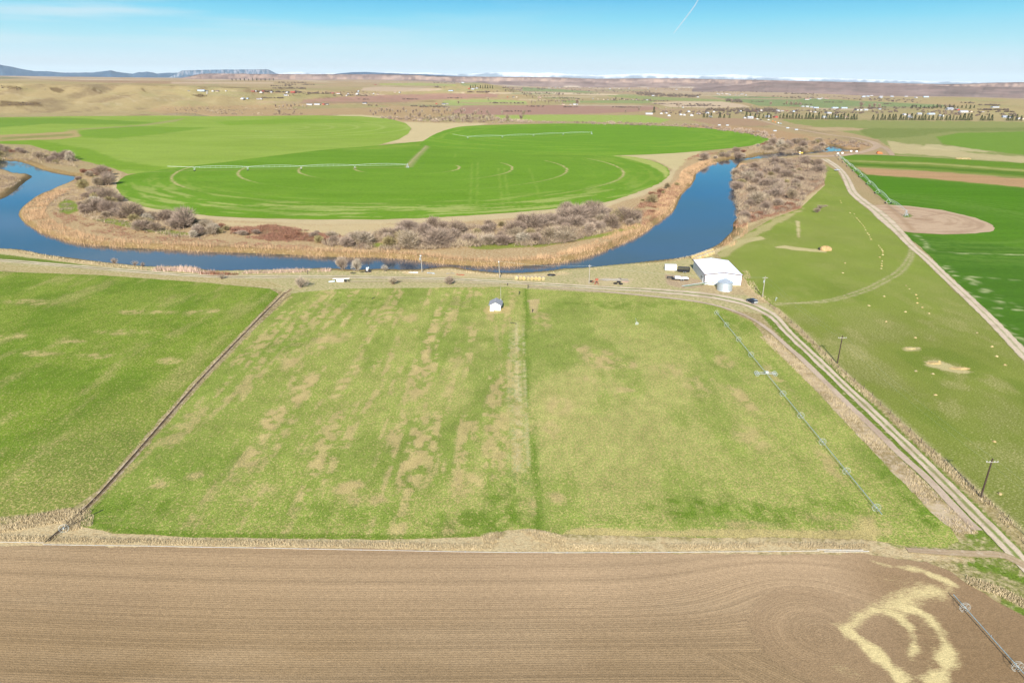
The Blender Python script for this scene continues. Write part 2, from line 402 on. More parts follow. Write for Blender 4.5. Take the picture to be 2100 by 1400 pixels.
pl([(1150, 206), (1200, 207), (1330, 205), (1345, 209), (1320, 212.5), (1150, 210.5)], A_(116, 158, 88), 1, s=.4, j=.4)
pl([(1242, 195.5), (1300, 196), (1480, 205), (1600, 206), (1590, 213), (1480, 209), (1340, 206), (1250, 198)], A_(130, 160, 88), 1, s=.4, j=.4)
pl([(1334, 211), (1396, 208), (1482, 208.5), (1525, 215), (1540, 220), (1461, 221.5), (1375, 220)], A_(224, 196, 164), 1, s=.4, j=.5)
pl([(1448, 196), (1514, 196), (1600, 200), (1700, 204), (1760, 207), (1938, 215.5), (1938, 219), (1870, 222), (1739, 223.5), (1600, 218), (1557, 217.5), (1525, 209)], A_(86, 146, 84), 1, s=.4, j=.5)
pl([(1411, 245), (1470, 242), (1536, 243), (1589, 256), (1550, 259), (1471, 258)], A_(176, 136, 108), 1, s=.6, j=1)
pl([(1690, 185), (1838, 179.8), (1980, 182), (2300, 187), (2300, 190.5), (1980, 185.5), (1850, 186.5), (1760, 187)], A_(96, 128, 92), 1, s=.4, j=.4)
pl([(1890, 179), (2300, 185), (2300, 187), (2000, 183)], A_(232, 212, 178), 1, s=.4, j=.4)
pl([(1830, 187.5), (2300, 191), (2300, 197), (1890, 193)], A_(228, 206, 172), 1, s=.4, j=.4)
pl([(1340, 190), (1600, 187), (1700, 190), (1660, 196), (1480, 195), (1340, 193.5)], A_(196, 170, 140), .7, s=.5, j=.6)
pl([(1720, 180), (1790, 176), (1850, 178), (1800, 184), (1720, 184)], A_(206, 180, 140), .6, s=.5, j=.6)
pl([(1600, 245), (1800, 247), (2000, 249), (2600, 256), (2600, 350), (2100, 336), (1820, 318), (1830, 306), (1800, 286), (1720, 268), (1620, 252)], A_(136, 156, 78), 1, 0.4, 1, 2)
pl([(1760, 262), (1900, 264), (2100, 262), (2600, 270), (2600, 282), (2100, 268), (1950, 270), (1860, 282), (1790, 284), (1770, 274)], A_(96, 138, 50), .85, s=1, j=2)
pl([(1655, 262), (1720, 261), (1780, 264), (1760, 268), (1680, 268)], A_(204, 174, 130), .9, s=.8, j=1)
pl([(1820, 290), (1900, 300), (2010, 316), (2100, 322), (2600, 335), (2600, 350), (2100, 334), (1900, 318), (1830, 314)], A_(190, 178, 118), .85, 0.8, 1.5, 3)
pl([(1900, 296), (2000, 303), (2100, 306), (2100, 312), (1990, 311), (1890, 305)], A_(208, 196, 140), .6, 0.9, 1, 3)
pl([(1920, 281), (1967, 273), (2100, 270), (2500, 272), (2600, 345), (2200, 326), (2100, 318), (1990, 305), (1933, 295)], A_(104, 164, 58), 1, 0.1, .8, 1)
pl([(1400, 256), (1480, 258), (1560, 262), (1600, 268), (1700, 286), (1790, 296), (1760, 312), (1700, 318), (1600, 300), (1500, 275), (1400, 262)], A_(190, 146, 104), 0.9, 0.5, 1.5, 3)
rf_ = np.random.default_rng(17)
for i in range(90):
    yy = 167+rf_.uniform(0, 1)**1.5*62; xx = rf_.uniform(-50, 2150)
    if xx < 380 and yy > 170: continue
    hh_ = (yy-163)*.055+.5; ww = rf_.uniform(35, 120)*(.6+(yy-165)/50); sk = rf_.uniform(-.3, .3)*ww
    pl([(xx-ww/2, yy), (xx+ww/2, yy+.0077*ww), (xx+ww/2+sk, yy+hh_+.0077*ww), (xx-ww/2+sk, yy+hh_)], [A_(190, 158, 130), A_(214, 190, 156), A_(150, 158, 100), A_(168, 148, 110), A_(182, 146, 120), A_(120, 152, 92)][i % 6], .75, s=.4, j=.6)
# river country beyond the pale field
pl([(340, 218), (480, 217), (620, 213.5), (790, 214), (930, 222), (930, 234), (840, 250), (780, 246), (740, 237), (640, 235.5), (470, 238), (350, 237), (300, 228)], A_(192, 154, 110), .85, 0.5, 1, 3)
pl([(680, 236), (745, 236), (800, 240), (790, 243), (700, 239)], A_(220, 206, 150), .9, s=.5, j=.6)
pl([(780, 245), (900, 250), (1100, 254), (1300, 257), (1440, 262), (1560, 275), (1600, 286), (1590, 292), (1570, 283), (1420, 264), (1180, 255), (900, 256), (780, 250)], A_(190, 152, 110), 0.9, .6, 1, 1.5)
pl([(600, 218), (720, 214), (790, 216), (800, 220), (700, 222), (600, 224)], A_(150, 156, 92), .6)
# around the bright circles
pl([(828, 250), (870, 252), (1000, 253.5), (960, 262), (905, 272), (864, 292), (800, 294), (740, 297), (800, 288), (846, 266)], A_(222, 200, 142), 1, 0.9, 1, 1.5)
pl([(1235, 314), (1330, 312), (1440, 309), (1425, 325), (1385, 352), (1376, 346), (1345, 329)], A_(206, 196, 122), 1, 0.9, 1, 2)
# the peninsula inside the bend: dry grass, with red-brown brush ground and green hollows
ISL = [(-300, 352), (0, 349), (33, 358), (60, 362), (48, 376), (30, 390), (0, 405), (-300, 415)]
pl(ISL, A_(186, 154, 112), 1, 0.5, 1.5, 2)
PEN = [(158, 362), (250, 350), (238, 380), (262, 410), (330, 430), (433, 445), (620, 452), (867, 449), (1000, 442), (1117, 432), (1233, 419), (1310, 396), (1376, 360), (1420, 318), (1475, 318), (1560, 300), (1560, 325), (1513, 324), (1457, 336),
       (1430, 360), (1400, 398), (1373, 440), (1333, 470), (1283, 497), (1233, 517), (1183, 532), (1067, 546), (933, 543), (700, 528), (333, 512), (150, 497), (67, 470), (36, 437), (50, 420), (110, 388)]
pl(PEN, A_(196, 160, 114), 1, 0.6, 2, 3)
pl([(250, 352), (240, 365), (228, 385), (245, 410), (300, 432), (420, 450), (640, 460), (870, 458), (1010, 450), (1130, 440), (1240, 425), (1320, 400), (1376, 372), (1390, 340), (1376, 350), (1310, 390), (1120, 430), (870, 447), (600, 449), (330, 430), (250, 400), (238, 380)], A_(214, 188, 140), 1, 0.9, 2, 2)
pl([(450, 455), (640, 462), (860, 460), (850, 474), (700, 484), (560, 480), (480, 466)], A_(216, 186, 130), .9, 0.9, 2, 3)
pl([(120, 418), (135, 408), (158, 416), (160, 432), (140, 440), (122, 436)], A_(124, 164, 60), .9, 0, 1.5, 2)
for q in ([(190, 450), (230, 447), (320, 468), (400, 480), (370, 484), (280, 470), (210, 456)], [(930, 500), (1010, 494), (1080, 498), (1240, 478), (1300, 462), (1310, 456), (1316, 466), (1230, 488), (1100, 506), (980, 512)], [(745, 498), (800, 500), (790, 506), (745, 505)]):
    pl(q, A_(134, 164, 66), .85, 0.1, 1.5, 3)
pl([(480, 470), (560, 460), (640, 478), (700, 486), (680, 496), (560, 492)], A_(150, 108, 84), .8, 0.2, 2, 3)
# right thicket floor
pl([(1502, 372), (1510, 420), (1512, 455), (1500, 470), (1560, 448), (1640, 428), (1690, 395), (1700, 350), (1690, 330), (1640, 322), (1570, 327), (1513, 338)], A_(176, 136, 106), 1, 0.4, 2, 3)
pl([(1660, 400), (1690, 380), (1725, 374), (1700, 396), (1660, 425), (1560, 452), (1510, 476), (1480, 508), (1440, 530), (1400, 540), (1420, 522), (1480, 490), (1500, 468), (1560, 445)], A_(206, 184, 128), .9, 0.8, 2, 3)
# near bank and the yard along the river
pl([(-400, 470), (0, 509), (100, 521), (200, 535), (300, 546), (430, 556), (700, 551), (900, 549), (1000, 558), (1130, 557), (1200, 550), (1400, 528), (1450, 516), (1530, 580), (1600, 650), (1300, 606), (1090, 592), (1000, 590), (600, 602), (560, 592), (200, 563), (0, 556), (-700, 550), (-700, 470)], A_(178, 176, 112), 1, 0.7, 1.5, 2)
pl([(-400, 470), (0, 509), (100, 521), (200, 535), (300, 546), (300, 554), (180, 544), (80, 531), (0, 520), (-400, 500)], A_(206, 184, 128), .9, 0.8, 1, 2)
pl([(-400, 505), (0, 521), (90, 532), (200, 546), (330, 557), (460, 564), (440, 567), (300, 560), (150, 549), (0, 534), (-400, 520)], A_(104, 142, 52), .95, 0.1, .8, 1.5)
pl([(-700, 530), (0, 540), (200, 556), (400, 568), (560, 578), (590, 590), (540, 590), (300, 574), (0, 556), (-700, 550)], A_(186, 170, 110), .9, 0.6, 1, 3)
pl([(820, 556), (940, 549), (1000, 560), (1080, 563), (1160, 558), (1180, 563), (1060, 571), (900, 566), (830, 562)], A_(214, 188, 132), .9, 0.9, 1.2, 2)
pl([(1170, 570), (1230, 568), (1300, 572), (1290, 585), (1200, 584)], A_(204, 184, 140), .7, 0.8, 1, 3)
pl([(1362, 562), (1400, 564), (1440, 575), (1440, 590), (1400, 592), (1368, 584)], A_(202, 172, 142), .9, 0.5, 1, 2)
pl([(1440, 584), (1530, 588), (1545, 604), (1500, 606), (1430, 598)], A_(198, 172, 132), .85, 0.5, 1, 3)
pl([(1516, 555), (1524, 560), (1548, 600), (1580, 620), (1560, 622), (1530, 604), (1519, 588)], A_(204, 172, 122), .9, 0.7, 1, 2)
pl([(1440, 506), (1520, 484), (1560, 488), (1600, 498), (1660, 508), (1690, 514), (1660, 517), (1590, 505), (1500, 500), (1470, 520), (1440, 522)], A_(214, 190, 140), .8, 0.9, 1, 2)
# belt between road and right pasture
pl([(1560, 645), (1600, 652), (1700, 735), (1860, 895), (2010, 1040), (2160, 1190), (2500, 1500), (2500, 1750), (2060, 1240), (1960, 1130), (1990, 1110), (1900, 1010), (1720, 815), (1620, 710)], A_(108, 148, 56), 1, 0.25, 1, 1.5)
# mound of dry grass at the pipe, banks of the right ditch, and the corner below it
pl([(-400, 1075), (0, 1075), (60, 1058), (120, 1043), (165, 1046), (175, 1075), (230, 1092), (420, 1103), (800, 1107), (1010, 1098), (1050, 1090), (1110, 1092), (1160, 1102), (1500, 1106), (1900, 1108), (1985, 1112), (2000, 1150), (1900, 1150), (1790, 1136), (-400, 1130)], A_(214, 186, 138), 1, 0.8, 1, 2)
pl([(1790, 1112), (1950, 1108), (2020, 1100), (2090, 1150), (2200, 1200), (2100, 1195), (1990, 1145), (1880, 1130)], A_(130, 150, 70), 0.9, 0.5, 1, 3)
pl([(1950, 1150), (2000, 1158), (2070, 1170), (2160, 1215), (2300, 1330), (2100, 1240), (2060, 1235), (1990, 1195)], A_(150, 148, 84), 0.9, 0.6, 1, 3)
pl([(1955, 1155), (2040, 1160), (2140, 1200), (2140, 1212), (2030, 1172)], A_(100, 148, 48), 0.9, 0.1, 1, 2)
# mud at the water's edge, sand on the bar
dr = sdf(p.P, RIV, 25)
mudw = 2.5+5.5*vnoise(gx/40, gy/40, 9)
p.mix(sst(mudw+1.5, mudw-1.5, dr)*(dr < 30)*0.95, A_(158, 132, 88), 0.2)
p.mix(sst(1.2, 0.2, dr)*(dr < 30)*0.6, A_(120, 102, 66), 0)
M_LAND = landmat('ground_cover', A_(228, 206, 158), 0.8, 0.5, 0.7, 0.3, 2.2, 0.5, 0.4, dark=(0.09, 0.075, 0.035), darkamt=0.35)
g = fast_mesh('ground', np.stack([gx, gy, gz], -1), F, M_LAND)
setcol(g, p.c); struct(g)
g['label'] = 'river plain of dry grass, low hills and cultivated land reaching the horizon'

# ------------------------------------------------------------------ water
def flat(name, poly, z, mat, spacing=None, edge=None):
    poly = [Vector((float(a), float(b))) for a, b in poly]
    r = delaunay_2d_cdt(poly, [], [list(range(len(poly)))], 1, 1e-4)
    return mesh_obj(name, [(v.x, v.y, z) for v in r[0]], [tuple(f) for f in r[2]], mat)
m, t, b = newmat('river_water', 0.06)
b.inputs['Base Color'].default_value = (0.020, 0.045, 0.055, 1); b.inputs['IOR'].default_value = 1.5; b.inputs['Specular IOR Level'].default_value = 0.5
n1 = noise(t, 0.9, 3, 0.6, (1, 2.2, 1)); n2 = noise(t, 0.012, 3, 0.5)
c = mixrgb(t, rng_(t, n2, 0.30, 0.6, 1, 0), (0.026, 0.050, 0.082), (0.030, 0.042, 0.036)); t.links.new(c, b.inputs['Base Color'])
t.links.new(rng_(t, n2, 0.3, 0.7, 0.02, 0.06), b.inputs['Roughness'])
bump(t, b, n1, 0.10, 0.05)
M_WATER = m
def grow(poly, d):
    """push an outline outwards (used to run the water surface under the bank)"""
    P = np.asarray(poly, float); n = len(P); ar = 0.5*np.sum(P[:, 0]*np.roll(P[:, 1], -1)-np.roll(P[:, 0], -1)*P[:, 1])
    tg = np.roll(P, -1, 0)-np.roll(P, 1, 0); tg /= np.linalg.norm(tg, axis=1)[:, None]+1e-9
    nn = np.stack([tg[:, 1], -tg[:, 0]], -1)*(1 if ar > 0 else -1)
    return P+nn*d
lo, hi = RIV.min(0)-40, RIV.max(0)+20
wt = mesh_obj('water', [(lo[0], lo[1], ZW), (hi[0], lo[1], ZW), (hi[0], hi[1], ZW), (lo[0], hi[1], ZW)], [(0, 1, 2, 3)], M_WATER)
struct(wt, 'blue green river winding round the brushy peninsula')
for RV, lb in ((RIV2, 'blue sliver of river far left beyond the pale green field'), (RIV3, 'tiny glint of river beside the far brush')):
    lo, hi = RV.min(0)-4, RV.max(0)+4
    struct(mesh_obj('water', [(lo[0], lo[1], -.9), (hi[0], lo[1], -.9), (hi[0], hi[1], -.9), (lo[0], hi[1], -.9)], [(0, 1, 2, 3)], M_WATER), lb)

# ------------------------------------------------------------------ field sheets
def rag(poly, step, amp, sc=3.0, seed=0):
    """resample an outline and make it slightly ragged"""
    P = np.asarray(poly, float); o = []
    for i in range(len(P)):
        a, b = P[i], P[(i+1) % len(P)]; L = np.hypot(*(b-a)); n = max(1, int(L/step))
        for k in range(n): o.append(a+(b-a)*k/n)
    o = np.array(o); o[:, 0] += (fbm(o[:, 0]/sc, o[:, 1]/sc, 90+seed, 2)-.5)*2*amp; o[:, 1] += (fbm(o[:, 0]/sc, o[:, 1]/sc, 95+seed, 2)-.5)*2*amp
    return o
def sheet(name, poly, spacing, z, mat, label, ragamp=0.4, step=None):
    out_ = rag(poly, step or spacing*1.5, ragamp, spacing*3)
    lo, hi = out_.min(0), out_.max(0)
    X, Y = np.meshgrid(np.arange(lo[0], hi[0], spacing), np.arange(lo[1], hi[1], spacing))
    X = (X+rng.uniform(-.25, .25, X.shape)*spacing).ravel(); Y = (Y+rng.uniform(-.25, .25, Y.shape)*spacing).ravel()
    P = np.stack([X, Y], -1); P = P[inside(P, out_)]
    P = P[segd(P, out_, True) > spacing*0.4] if len(P)*len(out_) < 4e7 else P
    allp = [Vector(q) for q in out_.tolist()]+[Vector(q) for q in P.tolist()]
    r = delaunay_2d_cdt(allp, [], [list(range(len(out_)))], 1, 1e-4)
    V = np.array([(v.x, v.y, z) for v in r[0]]); Fc = np.array([tuple(f) for f in r[2] if len(f) == 3])
    o = fast_mesh(name, V, Fc, mat); struct(o, label)
    return o, Paint(V[:, 0], V[:, 1], V[:, 2])

# plowed field in the foreground
SOILP = [(-700, 1119), (90, 1119), (700, 1124), (1100, 1134), (1780, 1136), (1900, 1152), (1950, 1172), (1995, 1205), (2060, 1240), (2110, 1268), (2300, 1390), (2700, 1640), (2700, 2100), (-700, 2100)]
m, t, b = newmat('plowed_soil', 0.96)
at = N(t, 'ShaderNodeAttribute', attribute_name='Col'); ro = N(t, 'ShaderNodeAttribute', attribute_name='row'); rm = N(t, 'ShaderNodeAttribute', attribute_name='rowmask')
def rown(scale, det=2):
    cb = N(t, 'ShaderNodeCombineXYZ'); t.links.new(ro.outputs['Fac'], cb.inputs['X']); q = N(t, 'ShaderNodeTexNoise'); q.noise_dimensions = '3D'
    q.inputs['Scale'].default_value = scale; q.inputs['Detail'].default_value = det; t.links.new(cb.outputs[0], q.inputs['Vector']); return q.outputs['Fac']
r1 = rown(1.6, 3); r2 = rown(0.28, 2)
sn = N(t, 'ShaderNodeMath', operation='SINE'); t.links.new(mul(t, ro.outputs['Fac'], 2*math.pi/0.44), sn.inputs[0])
nmod = noise(t, .22, 3, .6, (.3, 1.4, 1)); fr_ = N(t, 'ShaderNodeMath', operation='MULTIPLY_ADD'); t.links.new(mul(t, sn.outputs[0], rng_(t, nmod, .42, .66, 0, .075)), fr_.inputs[0]); fr_.inputs[1].default_value = 1; fr_.inputs[2].default_value = 1; fr = fr_.outputs[0]
band = mul(t, mul(t, rng_(t, r1, 0.3, 0.7, 0.84, 1.12), rng_(t, rown(5.5, 3), 0.3, 0.7, 0.88, 1.1)), rng_(t, r2, 0.3, 0.7, 0.88, 1.10))
band = mul(t, band, fr)
bandm = N(t, 'ShaderNodeMix'); t.links.new(rm.outputs['Fac'], bandm.inputs['Factor']); bandm.inputs['A'].default_value = 1; t.links.new(band, bandm.inputs['B'])
nf = noise(t, 4.5, 4, 0.7); nc = noise(t, 1.3, 4, 0.7); nbg = noise(t, 0.03, 3, 0.5); nst = noise(t, 3.2, 5, 0.8, (0.3, 1.6, 1), rot=R(-35))
v = mul(t, mul(t, bandm.outputs['Result'], rng_(t, nf, 0.3, 0.7, 0.74, 1.22)), mul(t, rng_(t, nc, 0.3, 0.7, 0.88, 1.12), rng_(t, nbg, 0.3, 0.7, 0.92, 1.08)))
stw = N(t, 'ShaderNodeMath', operation='ADD'); t.links.new(nst, stw.inputs[0]); t.links.new(mul(t, at.outputs['Alpha'], 0.62), stw.inputs[1])
fs = rng_(t, stw.outputs[0], 0.74, 1.04, 0, 0.92)
c0 = mixrgb(t, fs, at.outputs['Color'], A_(250, 228, 164))
clod = rng_(t, noise(t, 2.2, 3, 0.8), 0.27, 0.34, 0.5, 0)
c0 = mixrgb(t, clod, c0, (0.06, 0.04, 0.022))
s = N(t, 'ShaderNodeVectorMath', operation='SCALE'); t.links.new(c0, s.inputs[0]); t.links.new(v, s.inputs['Scale']); t.links.new(s.outputs[0], b.inputs['Base Color'])
hh = N(t, 'ShaderNodeMath', operation='ADD'); t.links.new(mul(t, mul(t, sn.outputs[0], rm.outputs['Fac']), 0.07), hh.inputs[0]); t.links.new(nf, hh.inputs[1])
bump(t, b, hh.outputs[0], 0.7, 0.12)
M_SOIL = m
o, p = sheet('plowed_field', gp(SOILP), 0.5, 0.05, M_SOIL, 'tan plowed field with curving furrows and scattered straw in the foreground', 0.5)
p.fill(A_(204, 173, 134), 0)
p.mix(sst(100, 76, p.y)*0.85, A_(166, 139, 102)); p.mix(sst(20, -60, p.x)*.3, A_(168, 138, 96))
p.mix(sst(.45, .7, fbm(p.x/30, p.y/7, 92, 3))*.35, A_(198, 170, 132))
XC, YC = g1(1690, 1300)
dx, dy = p.x-XC, p.y-YC; d = np.hypot(dx*0.92, dy)
curved = p.y+0.010*(p.x+20)-7.5*np.exp(-(dx/17)**2)*np.exp(-((dy-12)/9)**2)-0.9*np.sin(p.x/26)
k = (d < 10.6)
row = np.where(k, d+0.15*dx, curved)
kk = (dx < -6) & (dy < -4) & (dy > -30) & (~k); ang_ = p.x*0.62+p.y*0.78
row = np.where(kk & (ang_ > (XC-17)*0.62+(YC-3)*0.78-4), ang_*1.0, row)
rmask = np.where(k, .75*sst(-9, 1, dy-dx*.35)*sst(9, 2, dx)+.08, sst(XC+30, XC+8, p.x+0.4*(p.y-YC)))
rmask = rmask*np.where(dy < -3, sst(XC+6, XC-4, p.x), 1)
setf(o, row, 'row'); setf(o, np.clip(rmask, 0, 1), 'rowmask')
p.mix(sst(11.5, 9.5, d)*0.35, A_(172, 142, 108)); p.mix(sst(XC+6, XC+18, p.x)*sst(YC+26, YC+12, p.y)*0.7, A_(160, 130, 94))
def straw(pts, wd, a, soft=2.0):
    wd = wd*1.1; soft = soft*1.7; L = gp(pts, 0, 5, False); dd = segd(p.P, L)+1.6*(fbm(p.x/3.5, p.y/3.5, 5, 3)-.5)*2; mk = sst(wd/2+soft, wd/2-soft, dd)*a; p.c[:, 3] = np.maximum(p.c[:, 3], mk)
straw([(1800, 1155), (1846, 1163), (1880, 1169), (1914, 1178)], .9, .85, .7); straw([(1905, 1176), (1935, 1187), (1956, 1198)], 1.7, .95, .8); straw([(1956, 1196), (1948, 1212)], 1.2, .9, .8)
def strawp(pts, a, soft=1.2):
    dd = sdf(p.P, gp(pts), 6)+1.5*(fbm(p.x/3, p.y/3, 6, 3)-.5)*2; p.c[:, 3] = np.maximum(p.c[:, 3], sst(soft*1.7, -soft*1.7, dd)*a)
strawp([(1949, 1212), (1915, 1200), (1880, 1198), (1840, 1200), (1811, 1222), (1775, 1236), (1755, 1256), (1800, 1264), (1840, 1266), (1880, 1256), (1900, 1240), (1940, 1228)], .86, 1.8)
strawp([(1755, 1256), (1775, 1240), (1830, 1243), (1880, 1262), (1850, 1274), (1815, 1262), (1780, 1268)], .95, .8)
straw([(1770, 1262), (1752, 1278), (1736, 1290), (1763, 1311), (1800, 1337), (1823, 1366), (1846, 1400), (1860, 1440)], 2.3, .97, 1.0)
straw([(1815, 1256), (1842, 1266), (1866, 1289), (1877, 1314), (1874, 1338), (1866, 1350)], 1.9, .97, .9)
straw([(1840, 1244), (1883, 1253), (1912, 1274), (1934, 1309), (1943, 1343), (1937, 1377), (1915, 1405)], 2.2, .97, 1.0)
straw([(1870, 1256), (1893, 1275), (1910, 1310), (1912, 1360)], 2.4, .5, 1.6); straw([(1725, 1370), (1752, 1380), (1790, 1392)], 2, .55, 1.6); straw([(1960, 1230), (2000, 1290), (2030, 1360)], 12, .26, 6); strawp([(1840, 1235), (1885, 1250), (1925, 1290), (1935, 1340), (1915, 1350), (1880, 1300), (1850, 1265)], .42, 1.5)
straw([(1820, 1190), (1880, 1195)], 2.5, .45, 1.6)
setcol(o, p.c)

# mown pastures either side of the centre strip
M_PAST = landmat('pasture_grass', A_(222, 200, 130), 1.7, 0.48, 0.62, 0.48, 3.6, 0.7, 0.3, (1, 0.8, 1), dark=(0.05, 0.11, 0.016), big=0.05, darkamt=0.45, macro=(0.32, (1, 0.6, 1), 0.14))
PB = [(600, 601), (700, 592), (900, 590), (1040, 588), (1090, 593), (1200, 599), (1300, 604), (1400, 613), (1475, 629), (1540, 658), (1561, 682), (1650, 768), (1721, 845), (1793, 920), (1864, 995), (1936, 1070), (1968, 1108), (1940, 1122), (1850, 1118), (1780, 1106), (1600, 1102), (1300, 1100), (1150, 1094), (1100, 1085), (1040, 1086), (990, 1100), (800, 1106), (400, 1102), (235, 1092), (165, 1080), (165, 1066), (222, 1000), (315, 900), (425, 775), (528, 670)]
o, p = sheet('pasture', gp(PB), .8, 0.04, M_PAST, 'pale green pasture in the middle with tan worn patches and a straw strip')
p.fill(A_(156, 180, 84), 0.34)
p.mix(np.exp(-((p.x-20)/48)**2-((p.y-170)/70)**2)*.75, A_(192, 194, 112), .5)  # dry grass tone, plus the bright spot opposite the sun put into the colour
st = fbm(p.x/2.0, p.y/30, 21, 4); st2 = fbm(p.x/9, p.y/30, 27, 4); st3 = fbm(p.x/22, p.y/35, 22, 3)
left = sst(8, -4, p.x)
p.mix(sst(0.50, 0.66, st2)*0.45, A_(128, 166, 66), 0.12); p.mix(sst(0.48, 0.34, st3)*0.55, A_(134, 164, 72), 0.1)
p.mix(left*sst(0.53, 0.60, st*0.6+st2*0.4)*sst(.40, .52, p.fn)*0.8, A_(204, 182, 128), 0.75)
p.mix(sst(240, 130, p.y)*sst(-30, -85, p.x)*0.35, A_(116, 156, 62), 0.1)
TAN = A_(212, 180, 138)
for (px, py, rx, ry, op) in [(620, 800, 2.6, 12, .9), (560, 860, 2.4, 10, .9), (505, 950, 2.4, 7, .9), (655, 710, 2.4, 10, .7), (600, 740, 3, 8, .7), (700, 790, 2, 9, .6), (730, 750, 2, 10, .6), (860, 770, 2.5, 14, .7), (862, 900, 2.0, 12, .85), (845, 945, 2.2, 6, .8), (805, 890, 1.8, 7, .6),
    (880, 700, 1.6, 16, .6), (690, 690, 5, 8, .5), (720, 1000, 3.5, 2.5, .8), (750, 1025, 4, 2.5, .8), (640, 960, 2, 5, .6), (400, 975, 1.8, 2, .8), (330, 990, 2.2, 2, .7), (840, 650, 3, 6, .5), (440, 640, 3, 6, .4), (960, 990, 3, 4, .6), (1040, 1000, 2, 4, .4), (935, 740, 2.5, 10, .3),
    (1240, 735, 7, 8, .75), (1190, 715, 4, 4, .6), (1200, 780, 3, 3, .6), (1145, 830, 5, 7, .55), (1120, 880, 3.5, 6, .5), (1290, 745, 3, 5, .7), (1280, 800, 3, 1.5, .5), (1525, 820, 2.4, 8, .7), (1430, 790, 6, 7, .4), (1370, 760, 6, 7, .4), (1600, 780, 1.6, 12, .5), (1480, 740, 3, 7, .4),
    (1140, 1020, 2.5, 2.5, .6), (1090, 1035, 1.6, 4, .6), (1110, 660, 4, 10, .5), (1700, 950, 2, 8, .5), (1540, 900, 5, 6, .4), (1800, 1080, 4, 3, .6), (1690, 1060, 5, 1.5, .5), (1540, 1075, 7, 1.3, .5), (520, 1010, 5, 3, .35)]:
    p.blob(px, py, rx, ry, TAN, 0.9, min(1, op*1.1))
for (px, py, rx, ry, op) in [(300, 1040, 10, 6, .6), (420, 960, 12, 8, .4), (700, 1050, 14, 4, .45), (1050, 1010, 5, 10, .7), (980, 1070, 10, 3.5, .7), (620, 690, 5, 12, .5), (560, 720, 4, 10, .4), (1440, 1040, 14, 3, .8), (1600, 1060, 10, 4, .6), (1850, 1000, 4, 12, .6), (1900, 1060, 6, 5, .8), (1330, 1070, 10, 2.5, .4), (1700, 1030, 8, 4, .5), (730, 620, 16, 8, .5), (950, 620, 9, 10, .5), (1250, 625, 30, 6, .5), (1500, 660, 8, 12, .5), (1030, 700, 5, 10, .4)]:
    p.blob(px, py, rx, ry, A_(96, 150, 44), 0.05, op)
# centre strip: bright straw rows between green edges
cxs = g1(1063, 900)[0]
p.mix(np.exp(-((p.x-cxs-3.6)/1.3)**2)*sst(0.35, 0.55, st)*0.8, A_(92, 146, 44), 0.05)
for off, wd, a in ((0, .4, .95), (1.1, .3, .7), (-1.2, .3, .65), (2.3, .25, .4), (-2.2, .25, .3)):
    q = np.exp(-((p.x-cxs-off-0.25*np.sin(p.y/40))/wd)**2)*sst(125, 140, p.y)*sst(245, 215, p.y)*sst(.3, .5, vnoise(p.x/.9, p.y/1.6, 7)); p.mix(q*a, A_(250, 236, 196), 0.9)
p.poly([(160, 1066), (235, 1092), (400, 1102), (800, 1106), (990, 1100), (980, 1092), (800, 1096), (420, 1092), (250, 1080), (190, 1062)], A_(100, 148, 46), 0.1, 1, 2, .7)
p.poly([(1150, 1094), (1300, 1100), (1600, 1102), (1800, 1108), (1800, 1088), (1600, 1086), (1300, 1086), (1180, 1082)], A_(204, 178, 132), 0.85, 1.5, 4, .75)
p.poly([(1082, 615), (1108, 612), (1100, 640), (1090, 640)], A_(200, 170, 140), 0.7, 1, 2, .9)
p.poly([(1000, 628), (1040, 628), (1046, 640), (1000, 645), (990, 636)], A_(204, 176, 124), 0.8, 1, 1.5, .9)
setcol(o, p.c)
PA = [(-900, 545), (0, 557), (200, 564), (400, 578), (555, 592), (572, 603), (497, 680), (402, 775), (297, 895), (200, 1005), (150, 1040), (60, 1058), (0, 1078), (-900, 1085)]
o, p = sheet('pasture', gp(PA), 1.3, 0.04, M_PAST, 'greener pasture at left beyond the dark ditch line')
p.fill(A_(122, 162, 56), 0.22)
st = fbm(p.x/5, p.y/26, 41, 4); st2 = fbm(p.x/14, p.y/20, 42, 4)
p.mix(sst(0.5, 0.66, st2)*0.6, A_(98, 148, 46), 0.05); p.mix(sst(0.56, 0.72, st)*0.4, A_(168, 166, 96), 0.6)
p.mix(sst(-125, -100, p.x)*sst(200, 110, p.y)*0.5, A_(158, 158, 90), 0.5)
for (px, py, rx, ry) in [(80, 725, 7, 2.5), (20, 690, 6, 3), (350, 740, 4, 3), (250, 680, 10, 3), (190, 730, 5, 2), (420, 640, 8, 4), (60, 620, 12, 4), (300, 640, 14, 3), (150, 700, 6, 2)]: p.blob(px, py, rx, ry, A_(188, 170, 116), 0.8, 0.7)
setcol(o, p.c)

# pasture on the right between the two dirt roads
M_RANGE = landmat('range_grass', A_(226, 214, 150), 1.9, 0.54, 0.68, 0.46, 3.6, 0.7, 0.3, dark=(0.045, 0.085, 0.014), big=0.03, darkamt=0.45, stretch=(0.8, 1.6, 1), rot=R(25))
PD = [(1690, 336), (1718, 352), (1733, 380), (1752, 408), (1784, 433), (1810, 456), (1853, 497), (1893, 532), (1928, 567), (1961, 600), (1998, 632), (2048, 684), (2098, 733), (2500, 1100), (2500, 1500), (2140, 1140), (2055, 1050), (2014, 1014), (1950, 955), (1840, 857), (1779, 800), (1722, 752), (1690, 720), (1650, 682), (1613, 650), (1588, 628), (1566, 612), (1540, 592), (1530, 575), (1515, 558), (1482, 536), (1472, 520), (1490, 503), (1530, 480), (1580, 450), (1640, 428), (1668, 402), (1692, 380), (1688, 352)]
o, p = sheet('pasture', gp(PD), 1.15, 0.04, M_RANGE, 'olive grazing pasture on the right, dotted with hay')
